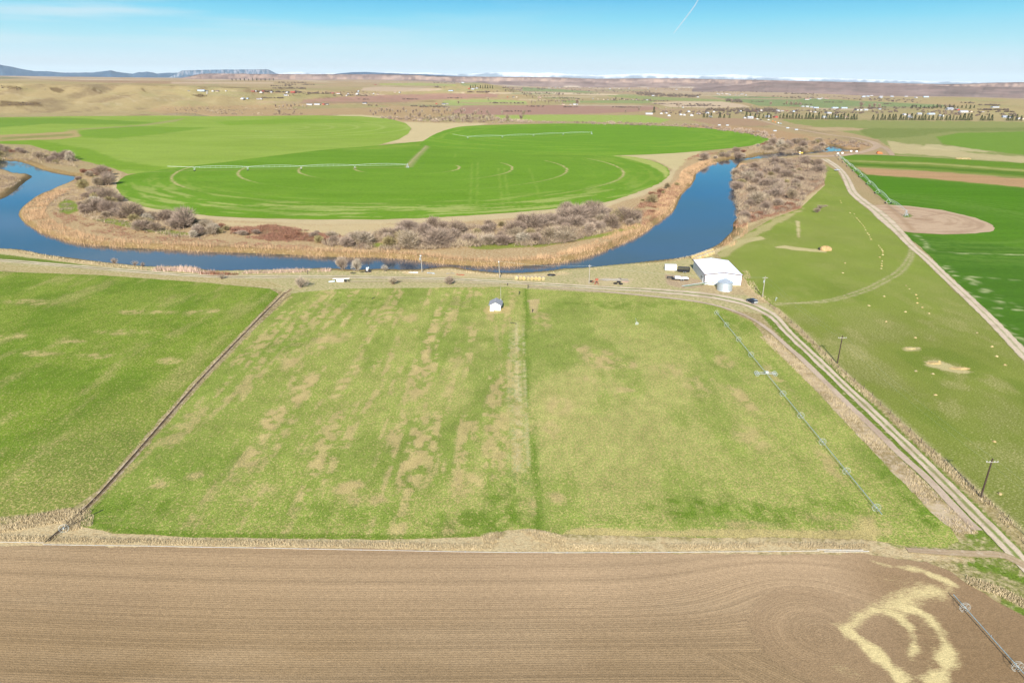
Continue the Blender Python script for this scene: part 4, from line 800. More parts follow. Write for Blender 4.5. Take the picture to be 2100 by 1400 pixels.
# ------------------------------------------------------------------ mesh collector
class MB:
    def __init__(s): s.v = []; s.f = []; s.m = []
    def quad(s, *p, mi=0):
        n = len(s.v); s.v += [tuple(q) for q in p]; s.f.append(tuple(range(n, n+len(p)))); s.m.append(mi)
    def box(s, c, d, rz=0, mi=0, tilt=None):
        cx, cy, cz = c; a, b_, h = d[0]/2, d[1]/2, d[2]/2; n = len(s.v); co, si = math.cos(rz), math.sin(rz)
        for z in (-h, h):
            for x, y in ((-a, -b_), (a, -b_), (a, b_), (-a, b_)): s.v.append((cx+x*co-y*si, cy+x*si+y*co, cz+z))
        for f in ((0, 3, 2, 1), (4, 5, 6, 7), (0, 1, 5, 4), (1, 2, 6, 5), (2, 3, 7, 6), (3, 0, 4, 7)): s.f.append(tuple(n+i for i in f)); s.m.append(mi)
    def tube(s, p, q, r1, r2=None, k=6, mi=0, cap=True):
        p, q = Vector(p), Vector(q); r2 = r1 if r2 is None else r2; d = (q-p); 
        if d.length < 1e-6: return
        d.normalize(); a = d.orthogonal().normalized(); b_ = d.cross(a); n = len(s.v)
        for P, r in ((p, r1), (q, r2)):
            for i in range(k):
                t_ = 2*math.pi*i/k; w_ = P+(a*math.cos(t_)+b_*math.sin(t_))*r; s.v.append(tuple(w_))
        for i in range(k): j = (i+1) % k; s.f.append((n+i, n+j, n+k+j, n+k+i)); s.m.append(mi)
        if cap: s.f.append(tuple(n+i for i in range(k))[::-1]); s.m.append(mi); s.f.append(tuple(n+k+i for i in range(k))); s.m.append(mi)
    def path(s, pts, r, k=6, mi=0):
        for a, b_ in zip(pts[:-1], pts[1:]): s.tube(a, b_, r, r, k, mi)
    def ring(s, c, ax, R_, r, n=20, k=4, mi=0):
        ax = Vector(ax).normalized(); a = ax.orthogonal().normalized(); b_ = ax.cross(a); c = Vector(c)
        pts = [c+(a*math.cos(2*math.pi*i/n)+b_*math.sin(2*math.pi*i/n))*R_ for i in range(n+1)]
        for i in range(n): s.tube(pts[i], pts[i+1], r, r, k, mi, False)
    def lathe(s, c, prof, k=20, mi=0, smoothcap=True):
        n = len(s.v)
        for r, z in prof:
            for i in range(k): t_ = 2*math.pi*i/k; s.v.append((c[0]+r*math.cos(t_), c[1]+r*math.sin(t_), c[2]+z))
        for j in range(len(prof)-1):
            for i in range(k): i2 = (i+1) % k; s.f.append((n+j*k+i, n+j*k+i2, n+(j+1)*k+i2, n+(j+1)*k+i)); s.m.append(mi)
        s.f.append(tuple(n+(len(prof)-1)*k+i for i in range(k))); s.m.append(mi)
    def blade(s, p, d, ln, wd, mi=0):
        p = Vector(p); d = Vector(d).normalized(); a = d.orthogonal(); a.rotate(Matrix.Rotation(random.uniform(0, 6.28), 3, d)); a = a.normalized()*wd/2
        n = len(s.v); q = p+d*ln; s.v += [tuple(p-a), tuple(p+a), tuple(q)]; s.f.append((n, n+1, n+2)); s.m.append(mi)
    def build(s, name, mats, parent=None, smooth_=False): return mesh_obj(name, s.v, s.f, mats, parent, s.m, smooth_)
def simple(name, col, rough=.7, metal=0, var=.12, scale=2.0, spec=.3, stretch=None):
    m, t, b = newmat(name, rough); b.inputs['Metallic'].default_value = metal; b.inputs['Specular IOR Level'].default_value = spec
    n1 = noise(t, scale, 3, .6, stretch); s = N(t, 'ShaderNodeVectorMath', operation='SCALE'); s.inputs[0].default_value = col[:3]
    t.links.new(rng_(t, n1, .3, .7, 1-var, 1+var), s.inputs['Scale']); t.links.new(s.outputs[0], b.inputs['Base Color']); return m
def variedmat(name, cols, rough=.9, spec=.1):
    """colour picked per object, broken up inside it"""
    m, t, b = newmat(name, rough); b.inputs['Specular IOR Level'].default_value = spec
    oi = N(t, 'ShaderNodeObjectInfo'); cr = N(t, 'ShaderNodeValToRGB'); t.links.new(oi.outputs['Random'], cr.inputs[0]); e = cr.color_ramp
    e.elements[0].color = (*cols[0], 1); e.elements[1].color = (*cols[-1], 1)
    for i, c in enumerate(cols[1:-1]): q = e.elements.new((i+1)/(len(cols)-1)); q.color = (*c, 1)
    n1 = noise(t, .9, 3, .6); s = N(t, 'ShaderNodeVectorMath', operation='SCALE'); t.links.new(cr.outputs[0], s.inputs[0])
    t.links.new(rng_(t, n1, .3, .7, .72, 1.28), s.inputs['Scale']); t.links.new(s.outputs[0], b.inputs['Base Color']); return m
def empty(name, loc, rz=0):
    o = bpy.data.objects.new(name, None); COL.objects.link(o); o.location = loc; o.rotation_euler = (0, 0, rz); return o
def copy_tree(o, parent=None):
    c = o.copy(); COL.objects.link(c); c.parent = parent
    for ch in list(o.children): copy_tree(ch, c)
    return c
ORD = ['first', 'second', 'third', 'fourth', 'fifth', 'sixth', 'seventh', 'eighth', 'ninth', 'tenth', 'eleventh', 'twelfth', 'thirteenth', 'fourteenth', 'fifteenth', 'sixteenth', 'seventeenth', 'eighteenth', 'nineteenth', 'twentieth']
TENS = {2: 'twenty', 3: 'thirty', 4: 'forty', 5: 'fifty', 6: 'sixty', 7: 'seventy', 8: 'eighty', 9: 'ninety'}
TENO = {3: 'thirtieth', 4: 'fortieth', 5: 'fiftieth', 6: 'sixtieth', 7: 'seventieth', 8: 'eightieth', 9: 'ninetieth'}
def ordn(i):
    if i < 20: return ORD[i]
    n = i+1; return TENO[n//10] if n % 10 == 0 else TENS[n//10]+' '+ORD[n % 10-1]
M_WHITE = simple('white_paint', (.74, .74, .72), .55, 0, .04, .5); M_SIDING = simple('white_metal_siding', (.74, .74, .73), .5, 0, .05, .4, .4, (1, 1, .1))
M_ROOFW = simple('white_metal_roof', (.80, .81, .81), .5, 0, .05, .3, .3); M_TRIM = simple('dark_red_trim', (.10, .025, .025), .6)
M_GALV = simple('galvanised_steel', (.50, .55, .58), .42, .55, .12, 3, .5); M_GALVD = simple('weathered_pipe', (.34, .40, .38), .5, .3, .2, 2, .4)
M_DARK = simple('black_steel', (.022, .022, .024), .5); M_WOOD = simple('weathered_pole_wood', (.055, .036, .025), .9, 0, .25, 4); M_GWOOD = simple('grey_wood', (.30, .27, .22), .9, 0, .25, 4)
M_TYRE = simple('tyre_rubber', (.02, .02, .02), .9); M_SHING = simple('grey_shingles', (.26, .26, .27), .9, 0, .2, 3); M_GLASS = simple('dark_window_glass', (.02, .025, .03), .08, 0, 0, 1, .8)
M_HAY = variedmat('hay', [(.46, .34, .14), (.38, .28, .13), (.50, .40, .20), (.34, .28, .14)]); M_NET = variedmat('bale_net_wrap', [(.44, .36, .24), (.50, .42, .30), (.40, .34, .26)])
M_REDM = simple('rusty_red_metal', (.30, .09, .05), .7, 0, .3, 2); M_YEL = simple('yellow_paint', (.62, .40, .06), .5); M_BLUEP = simple('pale_blue_pipe', (.42, .52, .60), .5); M_ORAN = simple('orange_paint', (.55, .18, .05), .5)
M_PVC = simple('white_pipe', (.50, .48, .44), .5, 0, .1, 1)

# ------------------------------------------------------------------ metal shed, bin, vehicles in the yard
FL = np.array(g1(1444.5, 583.5)); FR = np.array(g1(1519.5, 587)); BL = np.array(g1(1414, 552))
ex = np.array([math.cos(R(-3)), math.sin(R(-3))]); Wd = 15.6; ey = np.array([-ex[1], ex[0]]); Ld = float((BL-FL)@ey); EH, RH = 4.5, 5.5
shed = empty('metal_shed', (FL[0], FL[1], 0), math.atan2(ex[1], ex[0])); tag(shed, 'large white metal shed with low gable roof beside the grain bin', 'shed')
b_ = MB(); t_ = .15
for q in [((0, 0, 0), (Wd, 0, 0), (Wd, 0, EH), (Wd/2, 0, RH), (0, 0, EH)), ((Wd, Ld, 0), (0, Ld, 0), (0, Ld, EH), (Wd/2, Ld, RH), (Wd, Ld, EH)), ((0, Ld, 0), (0, 0, 0), (0, 0, EH), (0, Ld, EH)), ((Wd, 0, 0), (Wd, Ld, 0), (Wd, Ld, EH), (Wd, 0, EH))]: b_.quad(*q)
b_.build('wall', M_SIDING, shed)
b_ = MB(); o_ = .35
for sx in (0, 1):
    x0, x1 = (-o_, Wd/2) if sx == 0 else (Wd+o_, Wd/2)
    ze = EH-.02+.08; zr = RH+.10
    p4 = [(x0, -o_, ze), (x1, -o_, zr), (x1, Ld+o_, zr), (x0, Ld+o_, ze)]; 
    b_.quad(*p4); b_.quad(*[(a, c, z-.12) for a, c, z in p4][::-1])
    b_.quad(p4[0], p4[3], (x0, Ld+o_, ze-.12), (x0, -o_, ze-.12))
b_.box((Wd/2, Ld/2, RH+.12), (.5, Ld+.7, .08)); rf = b_.build('roof', M_ROOFW, shed)
b_ = MB()
for y in (-o_-.03, Ld+o_+.03): b_.tube((-o_, y, EH+.02), (Wd/2, y, RH+.02), .13, k=4); b_.tube((Wd/2, y, RH+.02), (Wd+o_, y, EH+.02), .13, k=4)
for x in (-o_-.04, Wd+o_+.04): b_.box((x, Ld/2, EH), (.14, Ld+.6, .2))
for x in (-.03, Wd+.03): b_.box((x, -.03, EH/2), (.18, .1, EH-.3))
b_.build('trim', M_TRIM, shed)
b_ = MB(); b_.box((Wd*.80, -.06, 1.95), (4.6, .10, 3.9)); b_.box((Wd*.80, -.10, 3.95), (4.9, .12, .14)); dd_ = b_.build('garage_door', M_WHITE, shed)
b_ = MB(); b_.box((-.05, Ld*.17, 1.05), (.08, 1.0, 2.1)); b_.build('door', M_WHITE, shed)
for yy in (.23, .29): b_ = MB(); b_.box((-.05, Ld*yy, 1.7), (.08, .9, .7)); b_.build('window', M_GLASS, shed)
bx0, by0 = g1(1485.5, 594.5); gb = empty('grain_bin', (bx0, by0, 0)); tag(gb, 'round corrugated steel grain bin with cone roof in front of the white shed', 'grain bin')
b_ = MB(); prof = []
for i in range(25): z = i*.15; prof.append((3.1+(.03 if i % 2 else 0), z))
b_.lathe((0, 0, 0), prof, 36); b_.build('body', M_GALV, gb)
b_ = MB(); b_.lathe((0, 0, 3.6), [(3.3, 0), (2.6, .38), (1.6, .92), (.5, 1.5), (.45, 1.6)], 28); 
for i in range(14): t_ = 2*math.pi*i/14; b_.tube((3.28*math.cos(t_), 3.28*math.sin(t_), 3.64), (.5*math.cos(t_), .5*math.sin(t_), 5.14), .035, k=4)
b_.build('roof', M_GALV, gb); b_ = MB(); b_.lathe((0, 0, 5.15), [(.42, 0), (.46, .14), (.05, .3)], 12); b_.build('lid', M_GALV, gb)
b_ = MB(); b_.box((-.35, -3.12, 1.1), (.9, .12, 1.5)); b_.build('door', M_WHITE, gb); b_ = MB(); b_.box((.5, -3.5, .3), (.9, .6, .3)); b_.build('chute', M_WHITE, gb)
au = empty('grain_auger', (0, 0, 0)); tag(au, 'long green grey auger pipes lying from the bin towards the left', 'auger')
A0, A1 = g1(1476, 583), g1(1398, 588)
b_ = MB(); b_.tube((A0[0], A0[1], 1.9), (A1[0], A1[1], .35), .17, k=8); b_.build('tube', M_GALVD, au)
b_ = MB(); b_.tube((A0[0]-1, A0[1]-.9, 1.3), (A1[0]+1, A1[1]-.6, .25), .1, k=6); b_.build('drive_pipe', simple('faded_green_paint', (.20, .30, .16), .6), au)
b_ = MB(); b_.box((A0[0]-.3, A0[1], 1.5), (1.0, .8, 1.5)); b_.build('motor_box', M_WHITE, au)
b_ = MB(); mid = ((A0[0]+A1[0])/2, (A0[1]+A1[1])/2)
for s_ in (-1, 1): b_.tube((mid[0], mid[1]+s_*.9, .1), (mid[0]+1.5, mid[1], 1.3), .05, k=4)
b_.build('undercarriage', M_DARK, au)
# cargo container
cx0, cy0 = g1(1375.5, 555.5); cn = empty('cargo_container', (cx0, cy0, 0), R(-3)); tag(cn, 'white cargo container beside the black trailer', 'container')
b_ = MB(); b_.box((0, 1.2, 1.45), (5.3, 2.4, 2.5)); 
for i in range(18): b_.box((-2.5+i*.295, -.03, 1.45), (.12, .06, 2.2))
b_.build('body', M_WHITE, cn); b_ = MB(); b_.box((-2.69, 1.2, 1.4), (.06, 2.2, 2.2)); b_.build('door', M_GALV, cn)
for x in (-2, 2): b_ = MB(); b_.box((x, 1.2, .1), (.4, 2.3, .2)); b_.build('skid', M_DARK, cn)
def wheels(par, spots, r, w_, rz=0):
    for x, y in spots:
        b_ = MB(); b_.tube((x, y-w_/2, r), (x, y+w_/2, r), r, k=16); wh = b_.build('wheel', M_TYRE, par); b_ = MB(); b_.tube((x, y-w_/2-.01, r), (x, y+w_/2+.01, r), r*.5, k=12); b_.build('rim', M_GALV, wh)
tx0, ty0 = g1(1401, 559.5); tr = empty('stock_trailer', (tx0, ty0, 0), R(-6)); tag(tr, 'black slatted livestock trailer between container and white shed', 'trailer')
b_ = MB(); b_.box((.3, 1.1, .7), (5.2, 2.1, .25)); b_.box((.3, 1.1, 2.35), (5.2, 2.1, .12))
for z in (1.0, 1.45, 1.9): b_.box((.3, .05, z), (5.2, .06, .22)); b_.box((.3, 2.15, z), (5.2, .06, .22))
for i in range(8): b_.box((-2.2+i*.72, .06, 1.5), (.08, .08, 1.6)); b_.box((-2.2+i*.72, 2.14, 1.5), (.08, .08, 1.6))
b_.box((2.9, 1.1, 1.5), (.08, 2.1, 1.7)); b_.build('body', M_DARK, tr); b_ = MB(); b_.tube((-2.3, .4, .6), (-3.7, 1.1, .5), .07); b_.tube((-2.3, 1.8, .6), (-3.7, 1.1, .5), .07); b_.build('hitch', M_DARK, tr); wheels(tr, [(.2, -.05), (1.1, -.05), (.2, 2.25), (1.1, 2.25)], .36, .24)
fx0, fy0 = g1(1389, 575.5); ft = empty('flatbed_trailer', (fx0, fy0, 0), R(-5)); tag(ft, 'gooseneck flatbed trailer with white load below the container', 'trailer')
b_ = MB(); b_.box((1.4, 1.1, .75), (7.0, 2.4, .22)); b_.build('deck', M_DARK, ft); b_ = MB(); b_.box((-3.2, 1.1, 1.35), (2.6, 1.2, .2)); b_.tube((-4.2, 1.1, 1.4), (-4.2, 1.1, .6), .1); b_.box((-2.1, 1.1, 1.1), (.3, 2.2, .8)); b_.build('gooseneck', M_DARK, ft)
b_ = MB(); b_.box((1.9, 1.15, 1.02), (6.0, 2.1, .28)); b_.box((.2, 1.2, 1.35), (2.6, 1.9, .5)); b_.box((3.4, 1.1, 1.25), (2.2, 1.8, .25)); ld = b_.build('white_load', M_WHITE, ft); wheels(ft, [(1.6, -.1), (2.5, -.1), (1.6, 2.3), (2.5, 2.3)], .38, .24)

# ------------------------------------------------------------------ cars and trucks
def car(name, x, y, rz, body, label, cat, L=4.8, W=1.95, hood=.26, pick=False, H_=1.75, detail=True, group=None):
    c = empty(name, (x, y, 0.13), rz); tag(c, label, cat, group)
    # side profile along +X (front at +X)
    if pick: pr = [(-L/2, .55), (-L/2, 1.12), (-.35, 1.12), (-.30, H_), (.75, H_), (1.25, 1.15), (L/2-.1, 1.02), (L/2, .55)]
    else: pr = [(-L/2, .55), (-L/2, 1.1), (-L/2+.25, H_-.08), (-L/2+.6, H_), (.35, H_), (1.05, 1.12), (L/2-.15, .98), (L/2, .55)]
    b_ = MB(); n = len(pr); ins = lambda z: W/2-(.22 if z > 1.2 else 0)
    Lf = [(px_, -ins(z), z) for px_, z in pr]; Rt = [(px_, ins(z), z) for px_, z in pr]
    b_.quad(*Lf); b_.quad(*Rt[::-1])
    for i in range(n): j = (i+1) % n; b_.quad(Lf[i], Rt[i], Rt[j], Lf[j])
    bo = b_.build('body', body, c)
    b_ = MB(); e = .012
    if pick: b_.quad((.80, -.68, H_-.06), (.80, .68, H_-.06), (1.27, .78, 1.2), (1.27, -.78, 1.2)); b_.build('windscreen', M_GLASS, c); b_ = MB(); b_.quad((-.31-e, -.66, 1.2), (-.31-e, .66, 1.2), (-.28-e, .66, H_-.1), (-.28-e, -.66, H_-.1))
    else: b_.quad((.40+e, -.68, H_-.04+e), (.40+e, .68, H_-.04+e), (1.03+e, .76, 1.18), (1.03+e, -.76, 1.18)); b_.build('windscreen', M_GLASS, c); b_ = MB(); b_.quad((-L/2-e+.04, -.7, 1.2), (-L/2-e+.04, .7, 1.2), (-L/2+.22-e, .66, H_-.1), (-L/2+.22-e, -.66, H_-.1))
    b_.build('rear_window', M_GLASS, c)
    for s_ in (-1, 1):
        b_ = MB(); x0, x1 = (-.2, .7) if pick else (-L/2+.4, .3); b_.box(((x0+x1)/2, s_*(W/2-.17), (1.2+H_)/2), (x1-x0, .08, H_-1.36)); b_.build('side_window', M_GLASS, c)
    for sx in (-1, 1):
        for sy in (-1, 1):
            b_ = MB(); X_ = sx*L*.31; b_.tube((X_, sy*(W/2-.22), .36), (X_, sy*(W/2+.02), .36), .36, k=14); w_ = b_.build('wheel', M_TYRE, c); b_ = MB(); b_.tube((X_, sy*(W/2-.1), .36), (X_, sy*(W/2+.03), .36), .2, k=10); b_.build('rim', M_GALV, w_)
    if detail:
        for s_ in (-1, 1):
            b_ = MB(); b_.box((L/2-.02, s_*.72, .8), (.1, .35, .18)); b_.build('headlight', M_WHITE, c); b_ = MB(); b_.box((-L/2+.0, s_*.8, 1.0), (.1, .16, .3)); b_.build('tail_light', M_REDM, c)
    return c
M_CARD = simple('dark_blue_car_paint', (.025, .03, .05), .25, .2, .03, 1, .6); M_CARS = simple('silver_car_paint', (.50, .52, .54), .3, .4, .03, 1, .6)
a, b2 = g1(1532, 617), g1(1551, 623); X0, Y0 = g1(1541.5, 621)
sv = car('parked_car', X0, Y0, math.atan2(a[1]-b2[1]+3, a[0]-b2[0]), M_CARD, 'dark blue SUV parked on the dirt road below the shed', 'car')
b_ = MB(); b_.box((-2.42, 0, .85), (.06, 1.9, .6)); b_.box((-2.0, 0, 1.79), (.9, 1.3, .04)); b_.build('tailgate', M_CARS, sv)
X0, Y0 = g1(1716, 350.5); car('pickup_truck', X0, Y0, R(-160), M_CARS, 'silver pickup parked beside the long dirt road near the thicket', 'pickup truck', 5.6, 2.0, pick=True)

# ------------------------------------------------------------------ little white house in the field
hx, hy = g1(1005, 636.5); hs = empty('field_house', (hx, hy, 0.04), R(-3)); tag(hs, 'tiny white shack with grey gable roof in the middle pasture', 'house')
w0, l0, e0, r0_ = 4.0, 5.4, 2.3, 3.3
b_ = MB(); b_.quad((0, 0, 0), (w0, 0, 0), (w0, 0, e0), (w0/2, 0, r0_), (0, 0, e0)); b_.quad((w0, l0, 0), (0, l0, 0), (0, l0, e0), (w0/2, l0, r0_), (w0, l0, e0)); b_.quad((0, l0, 0), (0, 0, 0), (0, 0, e0), (0, l0, e0)); b_.quad((w0, 0, 0), (w0, l0, 0), (w0, l0, e0), (w0, 0, e0)); b_.build('wall', M_WHITE, hs)
b_ = MB()
for s_ in (0, 1):
    x0, x1 = (-.6, w0/2) if s_ == 0 else (w0+.6, w0/2); z0 = e0-.28; p4 = [(x0, -.4, z0), (x1, -.4, r0_+.05), (x1, l0+.4, r0_+.05), (x0, l0+.4, z0)]; b_.quad(*p4); b_.quad(*[(q[0], q[1], q[2]-.1) for q in p4][::-1]); b_.quad(p4[0], (x0, -.4, z0-.1), (x1, -.4, r0_-.05), p4[1])
b_.box((w0/2-.1, l0*.55, r0_+.1), (.35, .35, .4)); rf = b_.build('roof', M_SHING, hs)
b_ = MB(); b_.box((.8, -.5, .45), (1.5, .9, .9)); lb = b_.build('lean_to', M_WHITE, hs); b_ = MB(); b_.box((.8, -.97, .5), (1.2, .04, .05)); b_.box((1.62, -.5, .45), (.12, .9, .95)); b_.build('lean_to_edge', M_DARK, lb)
b_ = MB(); b_.box((w0+.03, 1.6, 1.4), (.06, .9, .8)); b_.build('window', M_GLASS, hs)

# ------------------------------------------------------------------ utility poles and wires
TIPS = []
def pole(base, top_px, h, label, arm=2.4, rz=0, tank=False, lamp=False, lean=(0, 0), mat=None):
    x, y = g1(*base); o = empty('utility_pole', (x, y, 0), 0); tag(o, label, 'utility pole', 'utility poles along the farm roads')
    b_ = MB(); b_.tube((0, 0, -.3), (lean[0], lean[1], h), .2, .14, 8); b_.build('pole', mat or M_WOOD, o)
    tx, ty = lean[0]*.93, lean[1]*.93
    if arm:
        b_ = MB(); c_, s_ = math.cos(rz), math.sin(rz); zc = h-.75
        b_.box((tx, ty-.16, zc), (arm, .12, .14), rz); cb = b_.build('crossarm', M_GWOOD, o)
        for k in (-.46, -.2, .2, .46): b_ = MB(); b_.tube((tx+k*arm*c_, ty-.16+k*arm*s_, zc+.07), (tx+k*arm*c_, ty-.16+k*arm*s_, zc+.3), .05, k=6); b_.build('insulator', M_WHITE, cb)
    if tank: b_ = MB(); b_.tube((tx-.35, ty-.3, h-2.6), (tx-.35, ty-.3, h-1.6), .27, k=12); b_.build('transformer', M_GALV, o)
    if lamp: b_ = MB(); b_.tube((tx, ty, h-.9), (tx+.1, ty-.9, h-.6), .05); b_.box((tx, ty-1.0, h-.65), (.45, .6, .3)); b_.build('lamp', M_WHITE, o)
    TIPS.append((x+tx, y+ty, h-.5)); return o
pW = [pole((2011, 1019), None, 9.4, 'tallest utility pole, brown with white crossarm, at the right edge by the road fence', 2.5, 0, lean=(.15, 0)),
      pole((1717, 745), None, 9.3, 'utility pole with white crossarm standing midway along the road fence', 2.5), pole((1563.5, 609), None, 8.8, 'utility pole with transformer beside the metal shed fence', 2.2, R(10), tank=True, mat=M_GWOOD),
      pole((1208, 582), None, 8.6, 'utility pole beside the brush pile on the river bank', 1.2, 0, lean=(-.1, 0), mat=M_GWOOD), pole((1025, 570), None, 8.2, 'utility pole with white lamp left of the round bale row', 0, 0, lamp=True, lean=(-.5, 0), mat=M_GWOOD),
      pole((865.7, 558), None, 8.4, 'utility pole with white box standing alone by the narrow water', 1.0, 0, tank=True, lamp=True, lean=(-.35, 0), mat=M_GWOOD)]
b_ = MB(); x, y = g1(1027, 622); hp = empty('service_pole', (x, y, 0)); b_.tube((0, 0, 0), (-.05, 0, 6.6), .11, .08, 7); b_.build('mast', M_GWOOD, hp); b_ = MB(); b_.box((0, -.15, 1.5), (.4, .2, .6)); b_.build('meter_box', M_GALV, hp); tag(hp, 'thin grey service pole right behind the tiny white shack', 'utility pole')
def wire(p, q, label, sag=.9, k=14, off=(0,)):
    b_ = MB()
    for o_ in off: b_.path([(p[0]+(q[0]-p[0])*i/k+o_, p[1]+(q[1]-p[1])*i/k, p[2]+(q[2]-p[2])*i/k-sag*4*(i/k)*(1-i/k)) for i in range(k+1)], .008, 3)
    o = b_.build('overhead_wire', M_GALVD); tag(o, label, 'wire', 'wires strung between the utility poles')
tp = TIPS
wire(tp[0], tp[1], 'wires between the two tallest poles above the road fence', 1.2, off=(-1.1, 1.1)); wire(tp[1], tp[2], 'wires from the midway pole to the transformer pole', 1.2, off=(-1, 1)); wire(tp[2], tp[3], 'wires crossing above the shed yard to the brush pile pole', 1.4)
wire(tp[3], tp[4], 'wires from the brush pile pole to the lamp pole', 1.0, off=(-.4, .4)); wire(tp[4], tp[5], 'wires from the lamp pole to the pole by the narrow water', .9); wire(tp[4], (hp.location[0], hp.location[1], 6.4), 'wire from the lamp pole to the tiny shack', .6)
wire(tp[0], (tp[0][0]+6, tp[0][1]-70, 9), 'wires leaving the tallest pole towards the viewer', 1.2, off=(-1.1, 1.1))

# ------------------------------------------------------------------ road fence
fpx = [(1579, 627), (1609, 652), (1646, 684), (1686, 722), (1718, 754), (1775, 803), (1836, 860), (1914, 931), (1977, 989), (2011, 1021), (2050, 1053), (2093, 1090), (2180, 1170)]
L = gp(fpx); sg = np.concatenate([[0], np.cumsum(np.hypot(*np.diff(L, axis=0).T))]); u = np.arange(0, sg[-1], 5.2)
FX, FY = np.interp(u, sg, L[:, 0]), np.interp(u, sg, L[:, 1])
fe = empty('wire_fence', (FX[0], FY[0], 0)); tag(fe, 'wire fence on wooden posts running along the right side of the dirt road', 'fence')
b_ = MB(); b_.tube((0, 0, -.2), (.03, 0, 1.35), .075, .06, 6); p0 = b_.build('post', M_WOOD, fe)
for i, (x, y) in enumerate(zip(FX, FY)):
    o = p0 if i == 0 else p0.copy()
    if i: COL.objects.link(o); o.parent = fe
    o.location = (x-FX[0]+random.uniform(-.15, .15), y-FY[0], 0); o.rotation_euler = (random.uniform(-.08, .08), random.uniform(-.08, .08), 0); o.scale = (1, 1, random.uniform(.85, 1.2))
b_ = MB()
for z in (.4, .8, 1.15): b_.path([(x-FX[0], y-FY[0], z) for x, y in zip(FX, FY)], .008, 3)
b_.build('wire', M_GALVD, fe)

# ------------------------------------------------------------------ side roll wheel lines
M_WHEEL = simple('dull_grey_wheel', (.42, .45, .42), .6)
def wheel_mesh(r=.86):
    b_ = MB(); b_.ring((0, 0, 0), (0, 1, 0), r, .022, 22, 4); b_.ring((0, .28, 0), (0, 1, 0), r*.98, .018, 22, 4)
    for i in range(9): t_ = 2*math.pi*i/9; b_.tube((0, .14, 0), (r*math.cos(t_), (i % 2)*.28, r*math.sin(t_)), .013, k=4)
    b_.tube((0, -.1, 0), (0, .4, 0), .12, k=8); return b_
def wheel_line(pts, label, ends=(0, 0), mover=None, zc=.88):
    W_ = [g1(px, py, zc) for px, py in pts]; a_, z_ = np.array(W_[0]), np.array(W_[-1]); d = (z_-a_)/np.hypot(*(z_-a_)); rz = math.atan2(d[1], d[0])-math.pi/2
    o = empty('wheel_line', (a_[0], a_[1], 0), rz); tag(o, label, 'sprinkler line', 'rolling sprinkler lines in the near fields'); LL = float(np.hypot(*(z_-a_)))
    b_ = MB(); b_.tube((0, -ends[0], zc), (0, LL+ends[1], zc), .085, k=6); b_.build('pipe', M_GALVD, o); w0_ = None
    for i, q in enumerate(W_):
        s_ = float((np.array(q)-a_)@d)
        if mover is not None and i == mover:
            b_ = MB()
            for sx in (-1, 1): b_.box((0, s_+sx*.55, .75), (5.4, .08, .1))
            b_.box((.2, s_, 1.1), (.9, .7, .5)); mv = b_.build('mover', M_WHEEL, o)
            for sx in (-2.7, 2.7):
                for sy in (-.6, .6): b_ = MB(); b_.ring((sx, s_+sy, .62), (0, 1, 0), .6, .05, 16, 4); [b_.tube((sx, s_+sy, .62), (sx+.6*math.cos(t_), s_+sy, .62+.6*math.sin(t_)), .03, k=3) for t_ in np.arange(0, 6.2, 1.05)]; b_.build('wheel', M_GALV, mv)
            continue
        if w0_ is None: w0_ = wheel_mesh().build('wheel', M_WHEEL, o); w = w0_
        else: w = w0_.copy(); COL.objects.link(w); w.parent = o
        w.location = (0, s_, zc); w.rotation_euler = (0, random.uniform(0, .6), 0)
    for k in range(int(LL/12)):
        b_ = MB(); b_.tube((0, 6+k*12.0, zc), (0, 6+k*12.0, zc+.3), .04, k=4); b_.build('sprinkler_head', M_GALV, o)
    return o
wheel_line([(1798, 1041), (1736, 966), (1688, 906), (1644, 852), (1604, 807), (1568, 764), (1539, 727), (1514, 696), (1491, 666), (1470, 641)], 'long rolling sprinkler line with a central mover in the middle pasture', (2.2, 1), 5)
wheel_line([(2088, 1367), (1980, 1246)], 'rolling sprinkler line with two wheels on the plowed field corner', (9, 3.2))
a_ = np.array(g1(130, 1083, .9)); b3 = np.array(g1(212, 1044, .15)); o = empty('hose_reel_line', (0, 0, 0)); tag(o, 'single pale wheel with two thin pipes at the bottom of the dark ditch', 'sprinkler line')
b_ = wheel_mesh(.85); w = b_.build('wheel', M_WHEEL, o); w.location = (a_[0], a_[1], .85); w.rotation_euler = (0, 0, R(20)); b_ = MB(); b_.tube((a_[0], a_[1], .9), (b3[0], b3[1], .12), .05, k=5); b_.tube((a_[0]-.4, a_[1]+.6, .5), (b3[0]-2, b3[1]+.2, .1), .035, k=5); b_.build('hose', M_DARK, o)
# pipe laid in the ditch
L = gp([(96, 1112), (150, 1066), (205, 1014), (305, 901), (408, 783), (500, 686), (585, 600)]); b_ = MB(); b_.path([(x+.35, y, .30) for x, y in smooth(L, 3, False)], .05, 5); b_.path([(x-.25, y, .16) for x, y in smooth(L, 3, False)], .09, 5); o = b_.build('ditch_pipe', M_DARK); tag(o, 'dark thin pipe lying along the ditch between the near pastures', 'pipe')
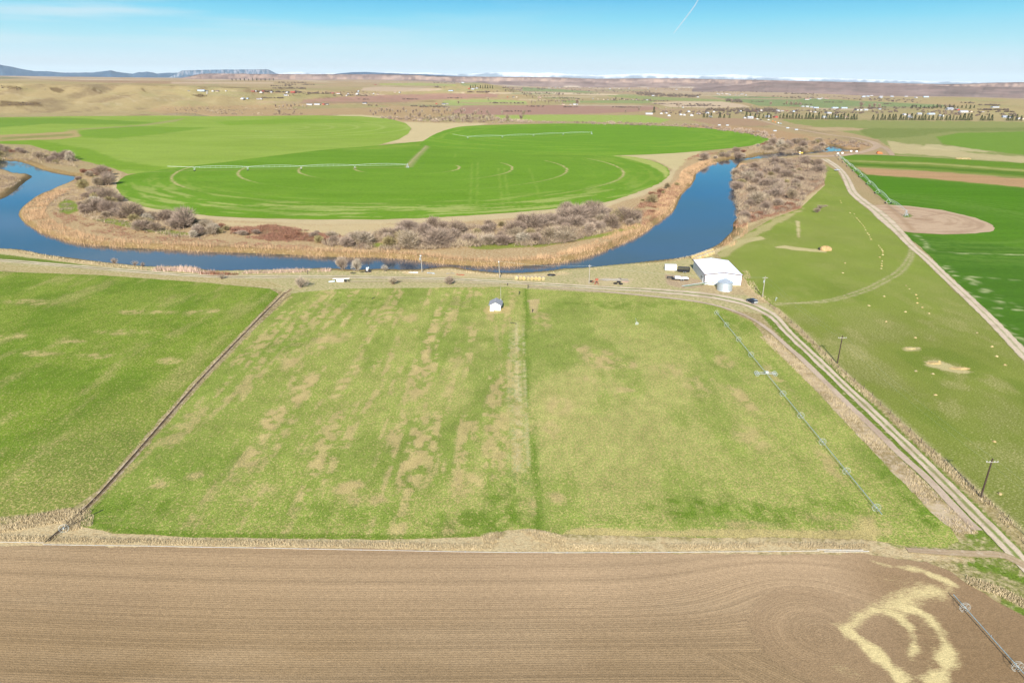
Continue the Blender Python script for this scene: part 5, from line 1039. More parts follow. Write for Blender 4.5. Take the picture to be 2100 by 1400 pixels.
# white gated pipes along the plowed field
def gpipe(pts, label, r=.038):
    L = gp(pts); o = empty('irrigation_pipe', (L[0, 0], L[0, 1], 0)); tag(o, label, 'pipe', 'white pipes laid along the plowed field edge')
    Ls = smooth(L, 3, False)-L[0]; sg = np.concatenate([[0], np.cumsum(np.hypot(*np.diff(Ls, axis=0).T))]); u = np.linspace(0, sg[-1], max(2, int(sg[-1]/9))+1)
    pp = [(np.interp(v, sg, Ls[:, 0]), np.interp(v, sg, Ls[:, 1])+.04*math.sin(v), r+.08) for v in u]
    for i in range(len(pp)-1): b_ = MB(); b_.tube(pp[i], pp[i+1], r, k=8); b_.build('pipe_length', M_PVC, o)
    b_ = MB(); [b_.tube((q[0]-.12, q[1], q[2]), (q[0]+.12, q[1], q[2]), r*1.3, k=8) for q in pp[1:-1]]; 
    if len(pp) > 2: b_.build('joint', M_GALV, o)
gpipe([(88, 1117), (300, 1120), (500, 1123.5), (700, 1127), (850, 1130)], 'left half of the long white pipe at the top of the plowed field')
gpipe([(850, 1130), (1000, 1132.5), (1150, 1133.5), (1400, 1132.5), (1680, 1130)], 'right half of the long white pipe at the top of the plowed field')
gpipe([(-300, 1107), (0, 1112), (90, 1113)], 'short white pipe at the left edge below the dry grass mound'); gpipe([(1675, 1127.5), (1770, 1128.5)], 'shorter doubled white pipe at the right end of the pipe row', .06); gpipe([(1690, 1131.8), (1782, 1131.5)], 'last white pipe lying under the doubled pipe end', .06)

# ------------------------------------------------------------------ centre pivots
M_PALEG = simple('dull_galvanised_pipe', (.50, .54, .51), .6, .1)
def pivot(center, towers, end, label, thick=.13):
    C_ = np.array(g1(*center)); W_ = [np.array(g1(*q)) for q in towers]; o = empty('center_pivot', (C_[0], C_[1], 0)); tag(o, label, 'center pivot', 'centre pivot sprinklers on the irrigated fields')
    P_ = [C_*0]+[q-C_ for q in W_]; E_ = np.array(g1(*end))-C_; Z = 3.7
    b_ = MB()
    for sx, sy in ((-1, -1), (1, -1), (1, 1), (-1, 1)): b_.tube((sx*1.3, sy*1.3, 0), (sx*.25, sy*.25, 4.2), .07, k=5)
    for z, r_ in ((1.4, .95), (2.7, .6)): [b_.tube((sx*r_, sy*r_, z), (sx2*r_, sy2*r_, z), .04, k=4) for (sx, sy), (sx2, sy2) in zip(((-1, -1), (1, -1), (1, 1), (-1, 1)), ((1, -1), (1, 1), (-1, 1), (-1, -1)))]
    b_.tube((0, 0, 0), (0, 0, 4.5), .13, k=8); b_.box((.9, .2, 1.2), (.7, .5, 1.1)); b_.build('pivot_point', M_GALV, o)
    for i in range(len(P_)-1):
        a_, c_ = P_[i], P_[i+1]; d = c_-a_; L_ = np.hypot(*d); d = d/L_; nrm = np.array([-d[1], d[0]]); K = 10
        arch = lambda t: Z+1.1*4*t*(1-t)
        top = [(*(a_+d*L_*k/K), arch(k/K)) for k in range(K+1)]
        b_ = MB(); b_.path(top, thick, 6); b_.build('pipe_span', M_PALEG, o)
        b_ = MB(); lo = []
        for k in range(1, K):
            q = a_+d*L_*k/K; dn = 1.9*min(1, 2.6*(k/K)*(1-k/K)+.25)
            for s_ in (-1, 1):
                w_ = (*(q+nrm*s_*.85), arch(k/K)-dn); b_.tube(top[k], w_, .035, k=3)
            b_.tube((*(q+nrm*.85), arch(k/K)-dn), (*(q-nrm*.85), arch(k/K)-dn), .035, k=3); lo.append((q, arch(k/K)-dn))
        for s_ in (-1, 1): b_.path([top[0]]+[(*(q+nrm*s_*.85), z) for q, z in lo]+[top[-1]], .03, 3)
        b_.build('truss', M_PALEG, o)
        b_ = MB()
        for s_ in (-1, 1): b_.tube((c_[0], c_[1], Z), (*(c_+nrm*s_*1.9), .6), .07, k=4); b_.tube((*(c_-d*1.2), Z+.35), (*(c_+nrm*s_*1.9), .6), .045, k=4); b_.tube((*(c_+d*1.2), Z+.35), (*(c_+nrm*s_*1.9), .6), .045, k=4)
        b_.tube((*(c_+nrm*1.9), .6), (*(c_-nrm*1.9), .6), .08, k=4); tw = b_.build('tower', M_PALEG, o)
        for s_ in (-1, 1):
            q = c_+nrm*s_*1.9; b_ = MB(); b_.tube((*(q-d*.17), .6), (*(q+d*.17), .6), .6, k=14); b_.build('wheel', M_TYRE, tw)
    b_ = MB(); b_.tube((*P_[-1], Z), (*E_, Z+.35), .09, k=5); b_.build('end_boom', M_WHITE, o)
    return o
pivot((836, 345), [(728, 346.5), (618, 348.5), (508.5, 350), (399.5, 351)], (345, 350), 'long pivot sprinkler across the bright half circle field', .10)
pivot((1213, 276), [(1155, 277.7), (1094, 280.6), (1030, 283.3), (959, 285.3)], (928, 281), 'far pivot sprinkler on the circle field behind the half circle', .11)
pivot((1857, 444), [(1821, 418), (1799, 397.5), (1781, 379), (1765.5, 364), (1752, 352), (1740, 342), (1731, 334), (1722.6, 327.7), (1716, 320)], (1712, 315), 'white pivot sprinkler standing along the right dirt road beside its bare pad', .10)
# ------------------------------------------------------------------ vegetation
def veg_mat(name, cols, var=(.62, 1.35), tr=False):
    m, t, b = newmat(name, .95); b.inputs['Specular IOR Level'].default_value = 0
    oi = N(t, 'ShaderNodeObjectInfo'); cr = N(t, 'ShaderNodeValToRGB'); e = cr.color_ramp
    at = N(t, 'ShaderNodeAttribute', attribute_name='tone'); ad = N(t, 'ShaderNodeMath', operation='MULTIPLY_ADD'); t.links.new(at.outputs['Fac'], ad.inputs[0]); ad.inputs[1].default_value = .35; t.links.new(mul(t, oi.outputs['Random'], .75), ad.inputs[2])
    t.links.new(ad.outputs[0], cr.inputs[0])
    e.elements[0].color = (*cols[0], 1); e.elements[1].color = (*cols[-1], 1)
    for i, c in enumerate(cols[1:-1]): q = e.elements.new((i+1)/(len(cols)-1)); q.color = (*c, 1)
    s = N(t, 'ShaderNodeVectorMath', operation='SCALE'); t.links.new(cr.outputs[0], s.inputs[0]); t.links.new(rng_(t, at.outputs['Fac'], 0, 1, *var), s.inputs['Scale']); t.links.new(s.outputs[0], b.inputs['Base Color']); return m
M_TWIG = veg_mat('grey_twigs', [(.19, .13, .09), (.29, .22, .165), (.34, .265, .20), (.25, .18, .14), (.34, .27, .17), (.38, .31, .24)], (.45, 1.45))
M_TWIGP = veg_mat('pale_twigs', [(.36, .30, .22), (.42, .36, .27), (.36, .27, .20)])
M_TWIGR = veg_mat('red_brown_twigs', [(.19, .085, .055), (.27, .14, .085), (.23, .12, .085)])
M_TWIGG = veg_mat('budding_twigs', [(.28, .22, .11), (.31, .26, .12), (.26, .20, .12)])
M_CON = veg_mat('conifer_needles', [(.025, .045, .022), (.04, .065, .03), (.03, .05, .028)])
M_DTW = veg_mat('dark_far_twigs', [(.10, .075, .075), (.15, .11, .10), (.12, .10, .07)])
M_BARK = simple('bark', (.16, .12, .09), .9, 0, .2, 3)
def tri_mesh(name, T, tone, mat):
    """T (n,3,3) triangles"""
    n = len(T); me = bpy.data.meshes.new(name); me.vertices.add(n*3); me.vertices.foreach_set('co', np.ascontiguousarray(T, np.float32).ravel())
    me.loops.add(n*3); me.loops.foreach_set('vertex_index', np.arange(n*3, dtype=np.int32)); me.polygons.add(n); me.polygons.foreach_set('loop_start', np.arange(0, n*3, 3, dtype=np.int32))
    me.materials.append(mat); me.update(calc_edges=True); a = me.attributes.new('tone', 'FLOAT', 'POINT'); a.data.foreach_set('value', np.repeat(tone, 3).astype(np.float32)); return me
def blades(P, D, ln, wd, rg):
    D = D/np.linalg.norm(D, axis=1)[:, None]; A = np.cross(D, rg.normal(size=D.shape)); A /= np.linalg.norm(A, axis=1)[:, None]
    return np.stack([P-A*wd[:, None]/2, P+A*wd[:, None]/2, P+D*ln[:, None]], 1)
def shrub_mesh(name, seed, w_, h, n, mat, lobes=6, upr=.6, ln=(.7, 1.5), wd=(.09, .2)):
    rg = np.random.default_rng(seed); lo = []
    for i in range(lobes):
        a_ = rg.uniform(0, 6.28); r_ = rg.uniform(0, .62)*w_/2; lo.append((r_*math.cos(a_), r_*math.sin(a_), h*rg.uniform(.38, .62), w_*rg.uniform(.20, .34), h*rg.uniform(.30, .46)))
    k = rg.integers(0, lobes, n); L_ = np.array(lo)[k]; v = rg.normal(size=(n, 3)); v /= np.linalg.norm(v, axis=1)[:, None]; rr_ = rg.uniform(.25, 1, n)**.45
    P = np.stack([L_[:, 0]+v[:, 0]*L_[:, 3]*rr_, L_[:, 1]+v[:, 1]*L_[:, 3]*rr_, np.maximum(.05, L_[:, 2]+v[:, 2]*L_[:, 4]*rr_)], -1)
    D = v*[1, 1, .5]+np.array([0, 0, upr])+np.stack([P[:, 0], P[:, 1], P[:, 2]*0], -1)/w_+rg.normal(size=(n, 3))*.25
    T = blades(P, D, rg.uniform(*ln, n)*h/4.5, rg.uniform(*wd, n), rg); tone = np.clip(.5+.22*rg.normal(size=n)+.10*(k % 3-1), 0, 1)
    m_ = 9; a_ = rg.uniform(0, 6.28, m_); tip = np.stack([np.cos(a_)*w_*.3, np.sin(a_)*w_*.3, np.full(m_, h*.65)], -1); base = np.stack([np.cos(a_)*.25, np.sin(a_)*.25, np.full(m_, -.2)], -1)
    T2 = blades(base, tip-base, np.linalg.norm(tip-base, axis=1), np.full(m_, .3), rg); T3 = blades(base, tip-base, np.linalg.norm(tip-base, axis=1), np.full(m_, .3), rg)
    return tri_mesh(name, np.concatenate([T, T2, T3]), np.concatenate([tone, np.full(2*m_, .3)]), mat)
def tree_mesh(name, seed, w_, h, n, mat):      # tall bare tree: trunk, ascending limbs, airy crown
    rg = np.random.default_rng(seed); me_T, tone = [], []
    P = []; D = []; 
    for i in range(26):
        a_ = rg.uniform(0, 6.28); el_ = rg.uniform(.7, 1.35); b0 = np.array([0, 0, h*rg.uniform(.14, .45)]); dr = np.array([math.cos(a_)*math.cos(el_), math.sin(a_)*math.cos(el_), math.sin(el_)]); L_ = h*rg.uniform(.35, .62)*(1 if el_ > 1 else .75)
        for q in (0, 1): me_T.append(blades(b0[None], dr[None], np.array([L_]), np.array([.28]), rg)); tone.append([.35])
        m_ = n//26; s_ = rg.uniform(.25, 1.0, m_); pp = b0+dr*L_*s_[:, None]+rg.normal(size=(m_, 3))*w_*.05; P.append(pp); D.append(dr+rg.normal(size=(m_, 3))*.55+np.array([0, 0, .3]))
    P = np.concatenate(P); D = np.concatenate(D); T = blades(P, D, rg.uniform(.8, 2.0, len(P))*h/12, rg.uniform(.10, .22, len(P)), rg)
    for a_ in (0, 1.57): v = np.array([[-.35*math.cos(a_), -.35*math.sin(a_), 0], [.35*math.cos(a_), .35*math.sin(a_), 0], [0, 0, h*.8]]); me_T.append(v[None]); tone.append([.3])
    return tri_mesh(name, np.concatenate([T]+me_T), np.concatenate([np.clip(.5+.22*rg.normal(size=len(T)), 0, 1)]+[np.array(q) for q in tone]), mat)
def conifer_mesh(name, seed, w_, h, n):
    rg = np.random.default_rng(seed); z = rg.uniform(.04, 1, n)**1.2; a_ = rg.uniform(0, 6.28, n); R_ = w_/2*(1-z)**.85*(.75+.35*np.sin(a_*3+seed)*.5)*rg.uniform(.45, 1, n); P = np.stack([R_*np.cos(a_), R_*np.sin(a_), z*h*.93+.25], -1)
    D = np.stack([np.cos(a_), np.sin(a_), rg.uniform(-.5, .5, n)], -1); T = blades(P, D, rg.uniform(.5, 1.1, n)*w_*.22, rg.uniform(.3, .6, n), rg)
    tr_ = []
    for a2 in (0, 1.57): tr_.append(np.array([[-.2*math.cos(a2), -.2*math.sin(a2), -.2], [.2*math.cos(a2), .2*math.sin(a2), -.2], [0, 0, h]]))
    return tri_mesh(name, np.concatenate([T, np.array(tr_)]), np.concatenate([np.clip(.5+.25*rg.normal(size=n), 0, 1), [.2, .2]]), M_CON)
SH_G = [shrub_mesh('shrub', 100+i, 6.4+i % 3, 4.6+(i*.7) % 2, 2300, M_TWIG, 7+i % 5, .8, (.6, 1.3), (.06, .13)) for i in range(7)]
SH_P = [shrub_mesh('shrub', 130+i, 5.2, 4.2, 1100, M_TWIGP, 5) for i in range(3)]
SH_Y = [shrub_mesh('shrub', 140+i, 5.6, 4.4, 1200, M_TWIGG, 6) for i in range(3)]
SH_R = [shrub_mesh('shrub', 150+i, 5.5, 2.2, 1000, M_TWIGR, 7, .8) for i in range(3)]
TREE = [tree_mesh('bare_tree', 170+i, 9, 13+i % 3*2, 1500, M_TWIG if i < 4 else M_TWIGP) for i in range(6)]
CON = [conifer_mesh('conifer', 190+i, 6.6+i % 2, 11+i % 3*1.5, 520) for i in range(4)]
def plant(name, me, x, y, s_, label, cat, group, z=None, sz=1.0):
    o = bpy.data.objects.new(name, me); COL.objects.link(o); o.location = (x, y, T1(x, y)-.05 if z is None else z); o.rotation_euler = (0, 0, random.uniform(0, 6.28)); o.scale = (s_, s_, s_*sz); return tag(o, label, cat, group)
def scatter(poly_px, n, mind, seed, z=0):
    """spots inside an outline given in the picture, spaced out on the ground"""
    rg = np.random.default_rng(seed); W_ = gp(poly_px); lo, hi = W_.min(0), W_.max(0); out_ = []
    C_ = rg.uniform(lo, hi, (6000, 2)); C_ = C_[inside(C_, W_)]
    for q in C_:
        if all((q[0]-o_[0])**2+(q[1]-o_[1])**2 > mind*mind for o_ in out_):
            out_.append(q)
            if len(out_) >= n: break
    return out_
def thicket(poly, n, mind, seed, label, group, meshes, smin=.8, smax=1.3, sz=1.0):
    W_ = scatter(poly, n, mind, seed)
    for x, y in W_:
        k = vnoise(np.array([x/16]), np.array([y/22]), seed)[0]; ms = meshes[int(k*997) % len(meshes)] if random.random() < .6 else random.choice(meshes)
        plant('shrub', ms, x, y, random.uniform(smin, smax)*random.choice((.85, 1.15, 1.45)), label, 'shrub', group, sz=sz*random.uniform(.65, 1.05))
    return len(W_)
G6 = SH_G*2+SH_Y+SH_P[:2]+SH_R[:1]
thicket([(-40, 326), (60, 331), (110, 337), (158, 343), (160, 332), (120, 318), (60, 308), (-40, 306)], 26, 6, 1, 'grey leafless shrub in the thicket above the river at the far left', 'shrubs above the river at the far left', G6, 1.0, 1.6)
thicket([(160, 358), (225, 360), (228, 372), (215, 400), (160, 400)], 12, 5, 2, 'rounded brown shrub at the left neck of the peninsula', 'shrubs at the left neck of the peninsula', G6, .9, 1.4)
thicket([(152, 350), (225, 352), (226, 360), (158, 357)], 9, 5, 3, 'low dark red shrub in the hedge at the peninsula neck', 'dark red hedge shrubs', SH_R, .9, 1.3, 1.3)
thicket([(165, 405), (235, 400), (260, 428), (330, 447), (440, 462), (440, 484), (400, 490), (320, 478), (240, 462), (170, 444)], 44, 5.6, 4, 'grey brown shrub in the thicket along the left of the peninsula', 'shrubs along the left of the peninsula', G6, .9, 1.45)
thicket([(440, 462), (560, 472), (700, 480), (690, 500), (560, 494), (450, 484)], 18, 6, 5, 'low red brown shrub in the gap between the peninsula thickets', 'low shrubs between the peninsula thickets', SH_R+SH_G[:2]+SH_Y[:1], .5, .85)
thicket([(680, 500), (740, 486), (860, 470), (960, 468), (1090, 458), (1140, 446), (1190, 436), (1310, 436), (1308, 462), (1230, 478), (1160, 496), (1060, 506), (960, 503), (900, 508), (840, 510), (760, 512), (690, 508)], 84, 5.4, 6, 'grey brown shrub in the broad thicket in the middle of the peninsula', 'shrubs in the middle of the peninsula', G6, .9, 1.55)
thicket([(1290, 420), (1330, 400), (1388, 376), (1392, 392), (1350, 430), (1310, 452)], 14, 5, 7, 'small rust coloured shrub on the right bank of the peninsula', 'rust coloured shrubs on the right bank of the peninsula', SH_R+SH_Y, .6, 1.0)
thicket([(1505, 352), (1560, 334), (1620, 330), (1686, 338), (1690, 352), (1684, 376), (1650, 400), (1640, 424), (1560, 446), (1515, 462), (1514, 430), (1508, 390)], 92, 5.2, 8, 'grey mauve shrub in the dense thicket right of the river', 'shrubs in the dense thicket right of the river', SH_G*3+SH_Y, .75, 1.25)
thicket([(1508, 462), (1520, 440), (1620, 418), (1640, 410), (1640, 424), (1560, 446)], 8, 5, 18, 'red brown shrub at the foot of the dense right thicket', 'red brown shrubs below the right thicket', SH_R, .9, 1.3)
thicket([(1428, 330), (1470, 318), (1525, 312), (1530, 320), (1470, 328), (1436, 336)], 12, 6, 9, 'shrub on the bank where the river bends away behind the bright circle', 'shrubs on the bank behind the bright circle', G6, .9, 1.4)
thicket([(1550, 312), (1540, 303), (1580, 293), (1680, 292), (1694, 300), (1690, 308), (1620, 314)], 34, 8.5, 10, 'grey shrub in the thicket left of the small blue backwater', 'shrubs left of the small backwater', G6, 1.2, 1.7)

def under(items, label, mat, seed):
    rg = np.random.default_rng(seed); T_, tn = [], []
    for poly, n, h in items:
        W_ = gp(poly); lo, hi = W_.min(0), W_.max(0); C_ = rg.uniform(lo, hi, (n*5, 2)); C_ = C_[inside(C_, W_)][:n]; cl = fbm(C_[:, 0]/9, C_[:, 1]/9, seed, 3); k = cl > .40; C_, cl = C_[k], cl[k]
        m_ = 9; X = np.repeat(C_, m_, 0)+rg.normal(0, .7, (len(C_)*m_, 2)); c2 = np.repeat(cl, m_); Z = rg.uniform(0, .6, len(X))*h*c2*1.5
        D = np.stack([rg.normal(0, .5, len(X)), rg.normal(0, .5, len(X)), np.ones(len(X))*.8], -1); T_.append(blades(np.stack([X[:, 0], X[:, 1], Z], -1), D, rg.uniform(.5, 1.2, len(X))*h*.8*(.5+c2), rg.uniform(.1, .24, len(X)), rg)); tn.append(np.clip(c2+.22*rg.normal(size=len(X)), 0, 1))
    me = tri_mesh('undergrowth', np.concatenate(T_), np.concatenate(tn), mat); o = bpy.data.objects.new('undergrowth', me); COL.objects.link(o); tag(o, label, None, None, 'stuff')
T5 = [(660, 500), (740, 484), (860, 468), (960, 466), (1090, 456), (1140, 444), (1190, 434), (1316, 434), (1314, 460), (1230, 480), (1160, 500), (1060, 508), (960, 508), (900, 512), (840, 514), (760, 516), (670, 508)]
T7 = [(1503, 350), (1560, 332), (1620, 328), (1690, 336), (1694, 352), (1688, 376), (1654, 402), (1642, 426), (1560, 448), (1515, 466), (1512, 430), (1506, 390)]
under([(T5, 8000, 2.8), (T7, 10000, 3.0), ([(165, 400), (240, 398), (265, 426), (335, 445), (445, 460), (445, 486), (400, 494), (320, 482), (240, 466), (165, 446)], 1500, 2.0), ([(84, 418), (130, 390), (160, 370), (165, 410), (140, 445), (95, 440)], 700, 1.4), ([(-60, 356), (20, 360), (44, 370), (24, 386), (-60, 400)], 900, 1.8), ([(1550, 314), (1530, 304), (1580, 290), (1690, 290), (1698, 300), (1690, 310), (1620, 316)], 1500, 2.6), ([(-40, 328), (60, 333), (110, 338), (160, 345), (162, 330), (120, 314), (60, 304), (-40, 302)], 900, 3.0)], 'tangled leafless undergrowth filling the river thickets', M_TWIG, 61)
under([([(470, 468), (560, 462), (640, 476), (700, 484), (690, 500), (560, 496), (470, 484)], 1500, 1.4), ([(1300, 430), (1330, 404), (1392, 372), (1398, 392), (1356, 440), (1320, 464)], 1300, 1.3), ([(1502, 466), (1520, 446), (1640, 414), (1644, 428), (1560, 452), (1506, 474)], 900, 1.4), ([(100, 430), (200, 455), (330, 482), (480, 496), (640, 506), (640, 512), (440, 502), (280, 492), (140, 468)], 1300, .9), ([(1400, 332), (1440, 322), (1480, 314), (1430, 318)], 300, 2)], 'red brown low brush on the river banks', M_TWIGR, 62)
# lone bushes beside the near road, with stems and twigs of their own
def lone(px, py, s_, mesh, label, seed, sz=1):
    x, y = g1(px, py); o = empty('bush', (x, y, T1(x, y)), random.uniform(0, 6)); o.scale = (s_, s_, s_*sz); tag(o, label, 'bush', 'lone bushes beside the river road')
    b_ = MB(); rg = random.Random(seed)
    for i in range(16):
        a_ = rg.uniform(0, 6.28); p_ = Vector((rg.uniform(-.3, .3), rg.uniform(-.3, .3), -.1)); r_ = rg.uniform(.9, 2.4)
        m1 = Vector((math.cos(a_)*r_*.4, math.sin(a_)*r_*.4, rg.uniform(1.1, 1.8))); t_ = Vector((math.cos(a_)*r_, math.sin(a_)*r_, rg.uniform(2.4, 3.9))); b_.tube(p_, m1, .085, .06, 5); b_.tube(m1, t_, .06, .02, 4)
    b_.build('stem', M_BARK, o)
    c = bpy.data.objects.new('twigs', mesh); COL.objects.link(c); c.parent = o
LB = lambda sd, m_, n=800: shrub_mesh('twigs', sd, 5.4, 4.0, n, m_, 6, 1.0, (.8, 1.6), (.05, .11))
lone(617, 590, 1.15, LB(1, M_TWIGP), 'largest grey bush at the top end of the dark ditch', 1); lone(806, 583, 1.0, LB(2, M_TWIG, 600), 'bare bush on the road edge, left one of the pair by the middle pasture', 2, .8)
lone(922, 583, 1.05, LB(3, M_TWIG, 600), 'bare bush on the road edge, right one of the pair by the middle pasture', 3, .85); lone(455, 572, .6, LB(4, M_TWIG, 500), 'small dark bush beside the track at the left', 4)
lone(702, 553, 1.25, LB(5, M_TWIGP, 1200), 'tall pale bush on the river edge beside the pump, left half', 5, 1.15); lone(733, 554, 1.15, LB(6, M_TWIGP, 1200), 'tall pale bush on the river edge beside the pump, right half', 6, 1.1)
lone(790, 556, .8, LB(7, M_TWIGP, 500), 'thin pale bush between the pump and the white box pole', 7, .8); lone(235, 541, .75, LB(8, M_TWIGP, 500), 'pale bush at the water edge left of the two track road bend', 8); lone(277, 545, .55, LB(9, M_TWIGP, 500), 'small pale bush in the middle of three at the near water edge', 9); lone(293, 547, .5, LB(10, M_TWIG, 500), 'small grey bush, right one of three at the near water edge', 10)
lone(1675, 436, 1.0, LB(11, M_TWIG, 900), 'dark bush standing alone in the upper right pasture, left half', 11, .8); lone(1682, 428, .9, LB(12, M_TWIG, 900), 'dark bush standing alone in the upper right pasture, right half', 12, .7); lone(1692, 424, .6, LB(13, M_TWIGP, 500), 'small pale bush beside the dark lone bush of the upper right pasture', 13, .6)
x, y = g1(1597, 402); plant('bare_tree', tree_mesh('bare_tree', 300, 9, 12, 1800, M_TWIGP), x, y, 1.05, 'tall whitish bare tree rising out of the dense right thicket', 'tree', None)

# stuff: reeds along the banks, dry grass, far brush
def ribbonstuff(name, segs, label, mat, seed):
    """segs: (points xy, normals inward, n, w0, w1, height)"""
    rg = np.random.default_rng(seed); T_, tn = [], []
    for pts, off0, off1, n, h0, h1, wd in segs:
        pts = np.asarray(pts); sg = np.concatenate([[0], np.cumsum(np.hypot(*np.diff(pts, axis=0).T))]); u = rg.uniform(0, sg[-1], n)
        X = np.interp(u, sg, pts[:, 0]); Y = np.interp(u, sg, pts[:, 1]); g0 = np.gradient(pts[:, 0]), np.gradient(pts[:, 1]); tx = np.interp(u, sg, g0[0]); ty = np.interp(u, sg, g0[1]); l = np.hypot(tx, ty)+1e-9
        of = rg.uniform(off0, off1, n); X = X-ty/l*of; Y = Y+tx/l*of
        cl = fbm(X/7, Y/7, seed, 3); k = cl > .36; X, Y, cl = X[k], Y[k], cl[k]; m_ = len(X)
        Z = terrain(X, Y); D = np.stack([rg.normal(0, .28, m_), rg.normal(0, .28, m_), np.ones(m_)], -1); T_.append(blades(np.stack([X, Y, Z-.05], -1), D, rg.uniform(h0, h1, m_)*(.6+cl), np.full(m_, wd)*rg.uniform(.6, 1.5, m_), rg)); tn.append(np.clip(cl+.25*rg.normal(size=m_), 0, 1))
    me = tri_mesh(name, np.concatenate(T_), np.concatenate(tn), mat); o = bpy.data.objects.new(name, me); COL.objects.link(o); tag(o, label, None, None, 'stuff'); return o
M_REED = veg_mat('reeds', [(.36, .22, .12), (.46, .30, .17), (.52, .38, .22), (.42, .25, .14)]); M_DRYG = veg_mat('dry_grass', [(.34, .26, .14), (.44, .35, .21), (.52, .43, .27)]); M_PINKG = veg_mat('pink_reeds', [(.42, .27, .22), (.50, .36, .28)])
shore = lambda pts: gp(pts, 0, 5, False)
S1 = shore([(106, 390), (77, 403), (50, 420), (37, 437), (43, 452), (67, 470), (100, 483), (150, 497), (233, 507), (333, 512), (433, 517), (533, 520), (633, 525), (700, 528), (767, 529), (830, 532), (890, 540), (933, 544), (1000, 547), (1067, 546), (1133, 541), (1183, 532), (1233, 517), (1283, 497), (1333, 470), (1373, 440), (1387, 427), (1400, 398), (1424, 372), (1432, 352), (1457, 337), (1483, 329)])
S2 = shore([(1513, 336), (1503, 352), (1502, 367), (1508, 393), (1511, 420), (1512, 443), (1502, 457), (1500, 473), (1483, 490), (1467, 503)])
ribbonstuff('reeds', [(S1, 2.2, 15, 46000, .9, 2.3, .12), (S2, 2, 9, 5500, .9, 2.3, .13)], 'orange brown reeds and tall dry grass lining the river bend', M_REED, 41)
NB = shore([(-60, 505), (0, 511), (50, 514), (100, 523), (150, 531), (200, 537), (300, 548), (400, 550), (433, 557), (500, 557), (600, 554), (667, 552)]); NB2 = shore([(733, 556), (833, 556), (900, 551), (960, 555), (1033, 562), (1127, 558), (1200, 551), (1333, 538), (1433, 519), (1467, 504)])
ribbonstuff('dry_grass', [(NB, -5, -1, 2600, .5, 1.1, .2), (NB2, -5, -1, 2600, .3, .8, .16)], 'pale dry grass fringe on the near river bank', M_DRYG, 42)
ribbonstuff('reeds', [(shore([(320, 552), (380, 553), (433, 559), (440, 560)]), -4, 1, 900, 1.0, 2.4, .2), (shore([(500, 559), (600, 556), (680, 554)]), -3, 1, 900, .8, 1.8, .18)], 'pinkish reeds on the near bank left of the tall pale bush', M_PINKG, 43)
ribbonstuff('shrubby_reeds', [(shore([(415, 560), (440, 562), (490, 562)]), -2, 1, 500, .8, 1.6, .16)], 'dark red low brush on the near bank', M_TWIGR, 46)
FW = lambda pts: gp(pts, 0, 4, False)
segs = [(FW([(-200, 1106), (0, 1110), (90, 1112), (300, 1117), (500, 1120), (700, 1123), (850, 1126), (1100, 1129), (1400, 1128), (1680, 1125), (1790, 1128)]), .1, 1.9, 16000, .25, .6, .07),
        (FW([(990, 1108), (1040, 1098), (1110, 1100), (1160, 1112)]), -1.5, 1.5, 2600, .3, .7, .08), (FW([(-40, 1080), (60, 1070), (120, 1058), (160, 1062), (160, 1085)]), -2.5, 2.5, 5200, .3, .7, .08),
        (FW([(1568, 688), (1630, 745), (1700, 812), (1770, 885), (1850, 965), (1920, 1035), (1985, 1095)]), -2.4, 2.4, 12000, .25, .65, .09), (FW([(1588, 632), (1650, 688), (1718, 757), (1836, 862), (1946, 962), (2014, 1022), (2130, 1130)]), -1.3, 1.3, 9000, .3, .75, .09),
        (FW([(1524, 556), (1548, 598), (1572, 618)]), -2, 2, 1200, .4, 1, .12), (FW([(1980, 1200), (2050, 1225), (2120, 1262), (2200, 1310)]), .3, 3, 3500, .25, .6, .08), (FW([(590, 597), (500, 686), (408, 783), (305, 901), (205, 1014), (150, 1066)]), -1.6, 1.6, 7000, .2, .45, .07)]
ribbonstuff('dry_grass', segs, 'tufts of dry grass along the pipes, ditch, fence and field edges', M_DRYG, 44)
rg = np.random.default_rng(77)
def mass(name, items, label, mat, seed):
    """brush too far off to count: items (outline in px, n, height)"""
    rg = np.random.default_rng(seed); T_, tn = [], []
    for poly, n, h in items:
        Q = np.asarray(poly, float); lo, hi = Q.min(0), Q.max(0); C_ = rg.uniform(lo, hi, (n*6, 2)); C_ = C_[inside(C_, Q)][:n]
        H_ = hits(C_[:, 0], C_[:, 1]); cl = fbm(H_[:, 0]/30, H_[:, 1]/60, seed, 3)
        for (x, y, z), c_ in zip(H_, cl):
            m_ = 46; v = rg.normal(size=(m_, 3)); v[:, 2] = np.abs(v[:, 2]); v /= np.linalg.norm(v, axis=1)[:, None]; s_ = h*rg.uniform(.6, 1.2)*(.6+.8*c_); P = np.array([x, y, z])+v*[s_*.75, s_*.75, s_*.8]*rg.uniform(.4, 1, m_)[:, None]
            T_.append(blades(P, v+[0, 0, .7], rg.uniform(.25, .5, m_)*s_, rg.uniform(.12, .25, m_)*s_, rg)); tn.append(np.clip(c_+.22*rg.normal(size=m_), 0, 1))
    me = tri_mesh(name, np.concatenate(T_), np.concatenate(tn), mat); o = bpy.data.objects.new(name, me); COL.objects.link(o); tag(o, label, None, None, 'stuff'); return o
mass('brush', [([(770, 240), (900, 240), (1030, 244), (1100, 250), (1030, 253), (900, 251), (800, 247)], 200, 5), ([(1180, 250), (1300, 252), (1440, 257), (1560, 270), (1600, 282), (1570, 281), (1440, 264), (1300, 258), (1180, 255)], 220, 4), ([(1040, 250), (1180, 250), (1180, 254), (1040, 252)], 40, 3),
    ([(1440, 262), (1550, 278), (1690, 296), (1560, 298), (1580, 286)], 70, 4), ([(1700, 284), (1780, 292), (1785, 302), (1740, 303), (1700, 296)], 55, 3.5)], 'low bare brush following the far river loops', M_TWIG, 51)
